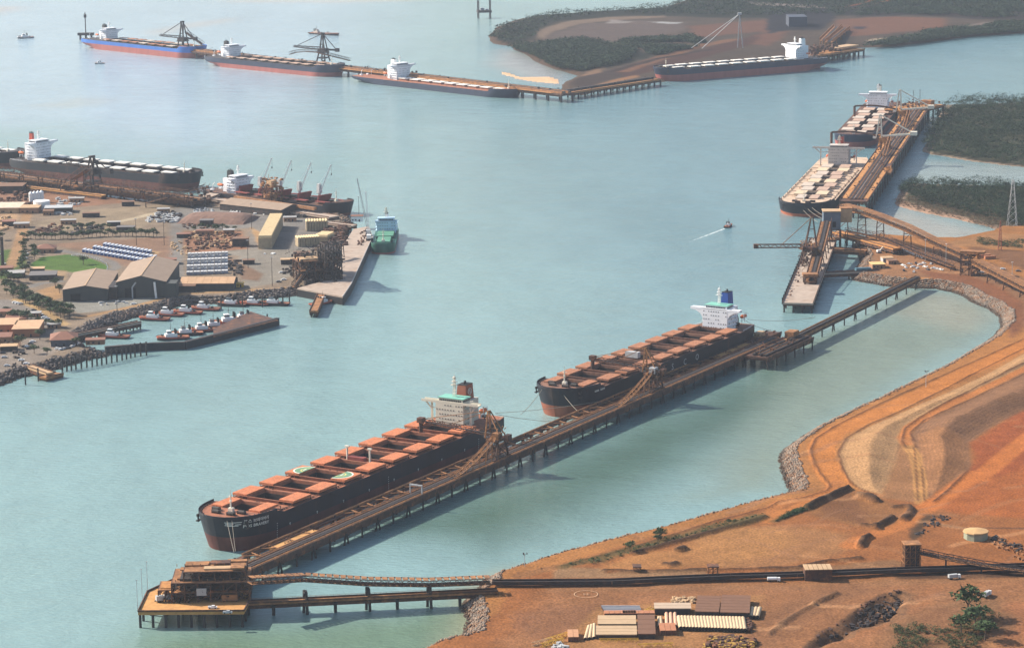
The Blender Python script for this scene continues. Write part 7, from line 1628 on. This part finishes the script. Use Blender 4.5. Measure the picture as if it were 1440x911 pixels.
yard('rusty scrap on the red yard', [zb(80,520),zb(330,490),zb(430,560),zb(400,600),zb(100,610)], 150, 1.6, RUST, seed=5); yard('pale scrap on the red yard', [zb(120,510),zb(330,500),zb(420,570),zb(130,600)], 60, 1.4, TAN, seed=6)
yard('dark parked machines near the white containers', [zb(320,660),zb(410,670),zb(400,750),zb(340,750)], 34, 2., DARK, seed=7); yard('machinery dump between quay plant and bundles', [zb(860,490),zb(980,480),zb(990,600),zb(850,640)], 120, 2.2, RUST, seed=8, hh=6); yard('dark gear at the foot of the quay plant', [zb(800,690),zb(900,640),zb(960,800),zb(760,810)], 110, 2.2, DARK, seed=9, hh=7)
yard('dark gear on the small car yard', [zb(620,720),zb(760,670),zb(770,700),zb(640,750)], 34, 1.6, DARK, seed=10); yard('stored gear near the left wharf', [za(0,395),za(200,420),za(320,440),za(180,470),za(0,450)], 80, 2., RUST, seed=11, hh=5); yard('grey gear beside the white tank', [za(300,560),za(470,550),za(490,590),za(300,590)], 40, 2, GREY, seed=12)
yard('pale rubble at the upper left edge', [za(0,600),za(60,600),za(60,690),za(0,700)], 50, 1.8, TAN, seed=13); yard('small items along the quay', [(499,345),(505,330),(516,322),(519,330),(508,345)], 26, 1.1, RUST, z=7.2, seed=14, hh=2)
for k, (u, v0, lab) in enumerate(((383,402,'tall light pole in front of the small car yard'), (349,377,'tall light pole right of the white containers'), (192,345,'tall light pole in the middle of the port yard'), (354,322,'tall light pole left of the diagonal bundle stack'), (505,312,'tall light pole at the quay head'), (231,345,'tall light pole by the grey road'), (165,445,'light pole on the tug harbour bank'), (4,375,'thick dark mast at the left picture edge'))):
    o_ = thing('light_pole', lab, 'lamp post', (*g(u, v0, 5), 5)); MB().tube((0,0,0), (0,0,24 if k != 7 else 26), .3 if k != 7 else 1.6, .16 if k != 7 else 1.4, 6).make('pole', DARK, o_); MB().box(0, 0, 24, 2.2, .8, .5).make('lamp_head', GREY, o_)
yard('parked gear on the shore yard at the lower left', [zg(0,600),zg(120,590),zg(200,640),zg(160,720),zg(0,760)], 26, 1.5, DARK, seed=41, hh=2.5); yard('stored gear in front of the left wharf', [za(380,470),za(560,470),za(560,520),za(380,530)], 30, 1.8, GREY, seed=42)
yard('pipe stacks on the long grey apron', [zb(160,640),zb(0,640),zb(0,560),zb(80,560)], 40, 1.4, TAN, seed=43, hh=2); yard('crates beside the long brown shed roof', [zb(320,380),zb(600,400),zb(640,412),zb(330,400)], 60, 1.2, WHITE, seed=44, hh=2); yard('dark stores right of the long brown shed', [zb(660,400),zb(800,410),zb(800,425),zb(670,425)], 50, 1.6, DARK, seed=45, hh=4)
yard('dark stores behind the dusty mound', [za(1300,560),za(1430,540),za(1438,580),za(1320,600)], 40, 1.5, GREY, seed=46); yard('assorted gear along the left picture edge', [za(0,480),za(160,470),za(200,520),za(60,560),za(0,560)], 60, 2.2, RUST, seed=47, hh=4); yard('rusty pipes below the dusty mound', [zb(60,460),zb(240,460),zb(300,480),zb(80,490)], 50, 1.4, RUST, seed=48, hh=2)
yard('small white drums on the grey yard', [zb(500,622),zb(560,640),zb(620,618),zb(600,612),zb(560,628)], 12, .8, WHITE, seed=49, hh=1.6); yard('gear on the apron beside the big sheds', [zg(480,385),zg(560,375),zg(700,370),zg(720,385),zg(500,400)], 12, 1.3, GREY, seed=50, hh=2)
yard('rubble and ore lumps in the dark trench', [zd(665,625),zd(735,660),zd(690,730),zd(400,850),zd(230,905),zd(240,860),zd(480,710)], 260, 1.0, DARK, z=3, seed=51, hh=2.2, name='ore_lumps'); yard('brown lumps on the rim of the dark trench', [zd(390,770),zd(480,690),zd(640,620),zd(690,612),zd(500,710),zd(250,860),zd(230,850)], 140, .8, RUST, z=6, seed=52, hh=1.4, name='ore_lumps')
# posts round the oval
pm2 = MB().box(0,0,.7,.5,.5,1.4).mesh('post', WHITE)
pts = P2([zg(400,120),zg(440,115),zg(500,128),zg(560,148),zg(590,165),zg(600,185),zg(595,205)], 5); k = 0
fe_ = thing('post_fence', 'curved line of white posts round the right side of the green oval', 'fence', (*pts[0], 5))
for i in range(len(pts)-1):
    for q in range(5): p = pts[i]+(pts[i+1]-pts[i])*q/5-pts[0]; link('post', pm2, fe_, loc=(p[0], p[1], 0))
# ------------------------------------------------------------------ foreground yard
zy = lambda x, y: (780+x/4.8, 820+y/4.8)
def P6(u, v): return Vector((*g(u, v, 6), 6))
SHBR = mat('laydown_brown', (.15,.075,.045), .85, .12, .4); SHCR = mat('laydown_cream', (.40,.28,.17), .8, .1, .3)
def slab(label, nl, nr, fl_, hh, m, n=1, name='flat_roofed_store', wm=DARK, strip='roof_panel'):
    a, b_, c = P6(*nl), P6(*nr), P6(*fl_); o = thing(name, label, 'store', a, math.atan2((b_-a).y, (b_-a).x)); W = (b_-a).length; Dp = (c-a).y
    MB().box(W/2, Dp/2, hh/2, W-.8, Dp-.8, hh).make('wall', wm, o)
    for q in range(n): MB().box(W/2, Dp*(q+.5)/n, hh+.2, W, Dp/n-.25, .4).make(strip, m, o)
    return o
s1 = slab('left of the two big dark brown flat roofs in the laydown yard', zy(945,232), zy(1108,236), zy(950,122), 3, SHBR, 6); s2_ = slab('right of the two big dark brown flat roofs in the laydown yard', zy(1116,238), zy(1316,242), zy(1160,118), 3, SHBR, 6)
slab('long low pale roofed store left of the brown roofs', zy(672,212), zy(922,212), zy(672,172), 3, mat('laydown_pale', (.40,.30,.22), .8, .1, .3), 2); slab('big cream flat roof, upper of two, in the laydown yard', zy(290,312), zy(550,312), zy(318,252), 2.6, SHCR, 2); slab('big cream flat roof, lower of two, in the laydown yard', zy(278,384), zy(556,384), zy(284,322), 2.6, SHCR, 3)
slab('brown flat roof joined to the right of the cream roofs', zy(562,382), zy(682,382), zy(570,250), 2.8, SHBR, 4)
PIPE = mat('pipe_cream', (.50,.37,.23), .6, .12, .5)
def pipe(u0, v0, u1, v1, r, label, group, z=6., m=PIPE):
    a, b_ = P6(u0, v0), P6(u1, v1); o = thing('steel_pipe', label, 'pipe', (a.x, a.y, 6), 0, group); d = b_-a; MB().tube((0,0,r), (d.x, d.y, r), r, n=12, caps=False).make('pipe_wall', m, o); MB().tube((0,0,r), (d.x*.02, d.y*.02, r), r*.84, n=12).make('pipe_mouth', BLACK, o)
for i in range(21): x = 852+i*21.6; pipe(*zy(x, 318+i*.7), *zy(x-14, 242+i*.4), 1.15, 'one cream steel pipe of the long row of parallel pipes in the laydown yard', 'long row of cream pipes')
for i in range(3): pipe(*zy(1322+i*22, 242), *zy(1336+i*24, 182), 1.1, 'one cream pipe of the three right of the brown roofs', 'three cream pipes right of the brown roofs')
for i in range(3): pipe(*zy(758+i*29, 300), *zy(754+i*29, 212), .9, 'pinkish pipe standing behind the rusty containers', 'pinkish pipes behind the rusty containers', m=mat('pipe_pink', (.55,.33,.22), .6, .1, .5))
for i in range(2): pipe(*zy(706+i*14, 300), *zy(703+i*12, 238), .8, 'cream pipe left of the pinkish pipes', 'cream pipes left of the pinkish pipes')
for i in range(3): pipe(*zy(206+i*30, 388-i*4), *zy(232+i*18, 300-i*6), .9, 'tan girder pipe lying left of the cream roofs', 'tan girder pipes left of the cream roofs')
for i in range(5): pipe(*zy(315+i*6, 165+i*10), *zy(575+i*4, 166+i*10), .7, 'one grey-blue pipe of the bundle lying across the yard', 'grey-blue pipes lying across the yard', m=mat('pipe_grey', (.28,.28,.30), .5, .1, .5))
def cont(u, v, n, label, group, m=CRST, L=6., ang=0.):
    for i in range(n):
        p = P6(u, v)+Vector((i*2.65*math.cos(ang), i*2.65*math.sin(ang), 0)); o = thing('shipping_container', label, 'container', p, ang, group); MB().box(0, L/2, 1.35, 2.5, L, 2.6).make('box', m, o); MB().box(0, -.06, 1.3, 2.3, .12, 2.3).make('end_door', mat('rust_dark', (.12,.05,.03), .8, .1, .4), o)
cont(*zy(730,352), 3, 'rusty orange container of the three in front of the pink pipes', 'three rusty containers', L=12); cont(*zy(108,396), 2, 'rusty container of the pair at the lower left of the laydown yard', 'pair of rusty containers', L=12, m=mat('container_tan', (.42,.22,.12), .7, .15, .5), ang=0)
for i in range(2): cont(*zy(352+i*126, 236), 6, 'low reddish crate in the %s row of crates behind the cream roofs' % ('left', 'right')[i], 'reddish crates behind the cream roofs, ' + ('left', 'right')[i] + ' row', L=5)
def girder(label, a, b_, m=YEL, w=1.2, h=1.8):
    a, b_ = P6(*a), P6(*b_); o = thing('steel_girder', label, 'girder', a, math.atan2((b_-a).y, (b_-a).x)); L = (b_-a).length; k = MB(); n = int(L/2.2)
    for y in (-w/2, w/2):
        for z in (.2, h): k.bar((0,y,z), (L,y,z), .22)
        for i in range(n): k.bar((L*i/n, y, .2 if i % 2 else h), (L*(i+1)/n, y, h if i % 2 else .2), .16)
    k.make('lattice', m, o); return o
girder('long yellow lattice girder in front of the cream roofs', zy(300,400), zy(568,398), w=2.2); girder('yellow lattice girder along the bottom edge, left', zy(560,434), zy(800,424)); girder('yellow girder at the far left of the laydown yard', zy(-60,398), zy(90,352)); girder('second yellow girder at the far left', zy(-90,430), zy(60,392)); girder('short yellow girder between pipes and pale store', zy(590,222), zy(662,180), w=2)
girder('long ochre girder at the lower left edge of the yard', zy(-150,424), zy(-20,390), m=TAN)
yard('heap of yellow steel frames at the bottom of the laydown yard', [zy(1010,437),zy(1040,375),zy(1200,360),zy(1360,400),zy(1340,450),zy(1000,450)], 170, .9, mat('dull_yellow', (.34,.20,.04), .7, .3, .6), z=6, seed=21, hh=2.4, name='frame_heap'); yard('rusty steel among the yellow frames', [zy(1010,437),zy(1040,375),zy(1200,360),zy(1370,390),zy(1340,450)], 190, 1.1, RUST, z=6, seed=22, hh=2.6, name='frame_heap')
yard('rows of brown timber cribs above the brown roofs', [zy(788,136),zy(800,98),zy(945,102),zy(945,134)], 90, .9, TAN, z=6, seed=23, hh=1.8, name='crib_rows'); yard('rusty gear right of the pipe row', [zy(1290,330),zy(1300,250),zy(1330,260),zy(1325,320)], 40, 1., RUST, z=6, seed=24, hh=2.5, name='frame_heap')
yard('yellow gear between the stores', [zy(590,240),zy(600,190),zy(660,180),zy(655,240)], 30, .9, YEL, z=6, seed=25, hh=2.4, name='frame_heap'); yard('small crates at the lower left corner of the yard', [zy(-40,437),zy(40,400),zy(90,437),zy(60,450)], 24, 1., GREY, z=6, seed=26, hh=2.4, name='crate_heap')
# rusty gantries and tower on the conveyor line
def gantry(label, u, v, w, h):
    o = thing('belt_gantry', label, 'gantry', P6(u, v), 0); frame_tower(o, -w/2, w/2, 0, 5, 0, h, (2,1,2), RUSTL, floors=False, t=.4); MB().box(0, 2.5, h, w+1, 6, .5).make('roof_panel', RUST, o); return o
gantry('small rusty gantry on the track left of the larger one', 896, 805, 3.5, 3); gantry('rusty frame gantry over the ground conveyor', 1003, 810, 5, 5)
lb = thing('drive_house', 'louvred rusty box house straddling the ground conveyor', 'building', P6(1151, 816), rad(1))
MB().box(0, 4, 2.9, 14, 9, 5.8).make('wall', RUST, lb)
for q in range(6): MB().box(-6+q*2.4, 4, 6.1, 2.1, 10, .4).make('roof_panel', TAN, lb)
tw2 = thing('transfer_tower', 'tall dark rust clad tower where two conveyors meet at the right', 'tower', P6(1283, 801), rad(3)); MB().box(0, 3.5, 6.5, 7.6, 7, 13).make('cladding', mat('tower_dark_rust', (.06,.035,.028), .8, .3, .4), tw2); frame_tower(tw2, -4.2, 4.2, -.6, 7.6, 0, 13.4, (3,2,4), RUSTL, floors=False, t=.3); MB().box(0, 3.5, 13.6, 9, 8.6, .5).make('roof', RUSTL, tw2)
for q in range(4): MB().box(-3+q*2, -.2, 10.5, 1.3, .15, 1.5).make('louvre', BLACK, tw2)
gallery('ground_conveyor', 'second dark conveyor running from the tall tower towards the right edge', [(*g(1288,800,6), 15), (*g(1330,801,6), 12), (*g(1380,804,6), 9.5), (*g(1440,808,6), 8)], w=4, h=2.2, m=DARK, truss=True, support=(.5,.5), sup_every=12, ground=6)
wt = thing('water_tank', 'wide tan roofed round tank on the red slope at the right', 'tank', P6(1372, 757), 0); MB().lathe(0, 0, [(6.6, 0), (6.6, 4)], 10).make('shell', mat('tank_green_grey', (.25,.27,.20), .7, .15, .4), wt); MB().lathe(0, 0, [(7.2, 4.0), (7.0, 4.5), (.2, 5.6)], 10).make('roof', mat('tank_roof', (.45,.28,.13), .8, .12, .3), wt)
yard('row of small machines beside the tan roofed tank', [zd(1120,365),zd(1180,350),zd(1300,420),zd(1307,470),zd(1230,440)], 34, .8, RUSTL, z=6, seed=31, hh=2, name='machine_row'); yard('dark gear beside the tan roofed tank', [zd(1120,355),zd(1180,340),zd(1307,400),zd(1307,440)], 40, 1.1, DARK, z=6, seed=32, hh=2, name='machine_row')
yard('dark boulders at the track junction', [zd(740,350),zd(790,280),zd(860,230),zd(940,250),zd(900,270),zd(800,330)], 60, .9, DARK, z=6, seed=33, hh=1.5, name='boulders')
for u, v, h, lab in ((1302,544,11,'white pole light with three lamps on the coastal road'), (738,796,7,'slim pole on the near rock bank')):
    o_ = thing('light_pole', lab, 'lamp post', P6(u, v)); MB().tube((0,0,0), (0,0,h), .22, .14, 6).make('pole', GREY, o_); b = MB()
    for a in (0, 2.1, 4.2): b.bar((0,0,h-1), (1.1*math.cos(a), 1.1*math.sin(a), h), .15); b.box(1.2*math.cos(a), 1.2*math.sin(a), h, .8, .8, .4)
    b.make('lamp_head', DARK, o_)
def pylon(label, u, v, z, h, w, m=GREY):
    o = thing('lattice_tower', label, 'pylon', (*g(u, v, z), z)); b = MB(); n = 8
    for i in range(n):
        f0, f1 = i/n, (i+1)/n; w0, w1 = w*(1-.85*f0)/2, w*(1-.85*f1)/2
        for sx, sy in ((-1,-1),(1,-1),(1,1),(-1,1)):
            b.bar((sx*w0, sy*w0, h*f0), (sx*w1, sy*w1, h*f1), .32); b.bar((sx*w0, sy*w0, h*f0), (-sx*w1 if sx == sy else sx*w1, sy*w1 if sx == sy else -sy*w1, h*f1), .2)
    b.make('lattice', m, o); return o
pylon('grey lattice pylon rising out of the mangroves at the right edge', 1423, 322, 1, 46, 9); pylon('thin reddish lattice mast behind the wide conveyors', 1406, 352, 6, 26, 3, mat('mast_red', (.30,.10,.06), .7, .1, .5))
for k, (u, v, h) in enumerate(((1301,368,19), (1330,376,20), (1423,396,16))): o_ = thing('light_pole', ('pole light beside the wide conveyor, left of three', 'pole light beside the wide conveyor, middle of three', 'pole light beside the wide conveyor, right of three')[k], 'lamp post', P6(u, v)); MB().tube((0,0,0), (0,0,h), .25, .15, 6).make('pole', GREY, o_); MB().box(0,0,h,1.4,.5,.4).make('lamp_head', WHITE, o_)
flat('small house with bright tan roof on the yard behind the cove', 1236, 378, 11, 12, 3.5, .1, rm=mat('roof_bright_tan', (.62,.40,.17), .8, .1, .3), z=6, name='house', cat='house'); flat('grey roofed cabin behind the bright tan roof', 1249, 369, 9, 9, 3.5, .1, rm=TAN, wm=GREY, z=6); flat('low brown shed right of the cabin', 1256, 372, 8, 8, 3, .1, rm=BROWNROOF, z=6)
drm = MB().lathe(0, 0, [(.9, 0), (.9, 1.8), (.5, 2.1)], 8).mesh('tank_body', WHITE)
for i in range(14): o_ = link('white_tank', drm, None, loc=(*g(1266+i*2.3+(i%2), 351+i*.95, 6), 6)); tag(o_, 'small white tank in the slanting line beside the inlet bank', 'tank', 'small white tanks beside the inlet')
ex = thing('excavator', 'pale excavator working on the rocky bank beside the inlet', 'excavator', P6(1236, 356), .4); MB().box(0,0,.6,4,3,1.1).make('track', DARK, ex); MB().box(-.2,0,2.1,3.4,2.6,1.8).make('cab', CARM[0], ex); MB().bar((1,0,2.4),(4,0,5.4),.5).bar((4,0,5.4),(6.2,0,2.4),.4).box(6.3,0,1.9,.9,1.2,1.1).make('digging_arm', CREAM, ex)
def flatring(label, u, v, r):
    b = MB(); n = 28; P = P6(u, v)
    for i in range(n):
        a, c = 2*math.pi*i/n, 2*math.pi*(i+1)/n
        b.add([(r*math.cos(a), r*math.sin(a), 0), (r*math.cos(c), r*math.sin(c), 0), ((r-.4)*math.cos(c), (r-.4)*math.sin(c), 0), ((r-.4)*math.cos(a), (r-.4)*math.sin(a), 0)], [(0,1,2,3)])
    b.box(-1,0,.0,.3,3,.02).box(1,0,0,.3,3,.02).box(0,0,0,2,.3,.02)
    o = b.make('painted_circle', mat('faded_paint', (.42,.27,.16), .8, .2, .5), None, loc=(P.x, P.y, fg.h(P.x, P.y)+.35)); tag(o, label, 'ground marking'); return o
flatring('faded pale landing circle painted on the red ground', 824, 836, 6.2)
# brown containers in the right-hand back yard
for k, (u, v) in enumerate(((1385,362),(1392,364),(1378,372),(1384,374))):
    o_ = thing('shipping_container', 'rust red container behind the right-hand conveyors, ' + ('farthest left','farthest right','nearest left','nearest right')[k], 'container', P6(u, v), .3, 'rust red containers behind the conveyors'); MB().box(0,0,1.35,10,2.5,2.6).make('box', CRST, o_); MB().box(5.05,0,1.3,.1,2.3,2.3).make('end_door', mat('rust_dark', (0,0,0)), o_)
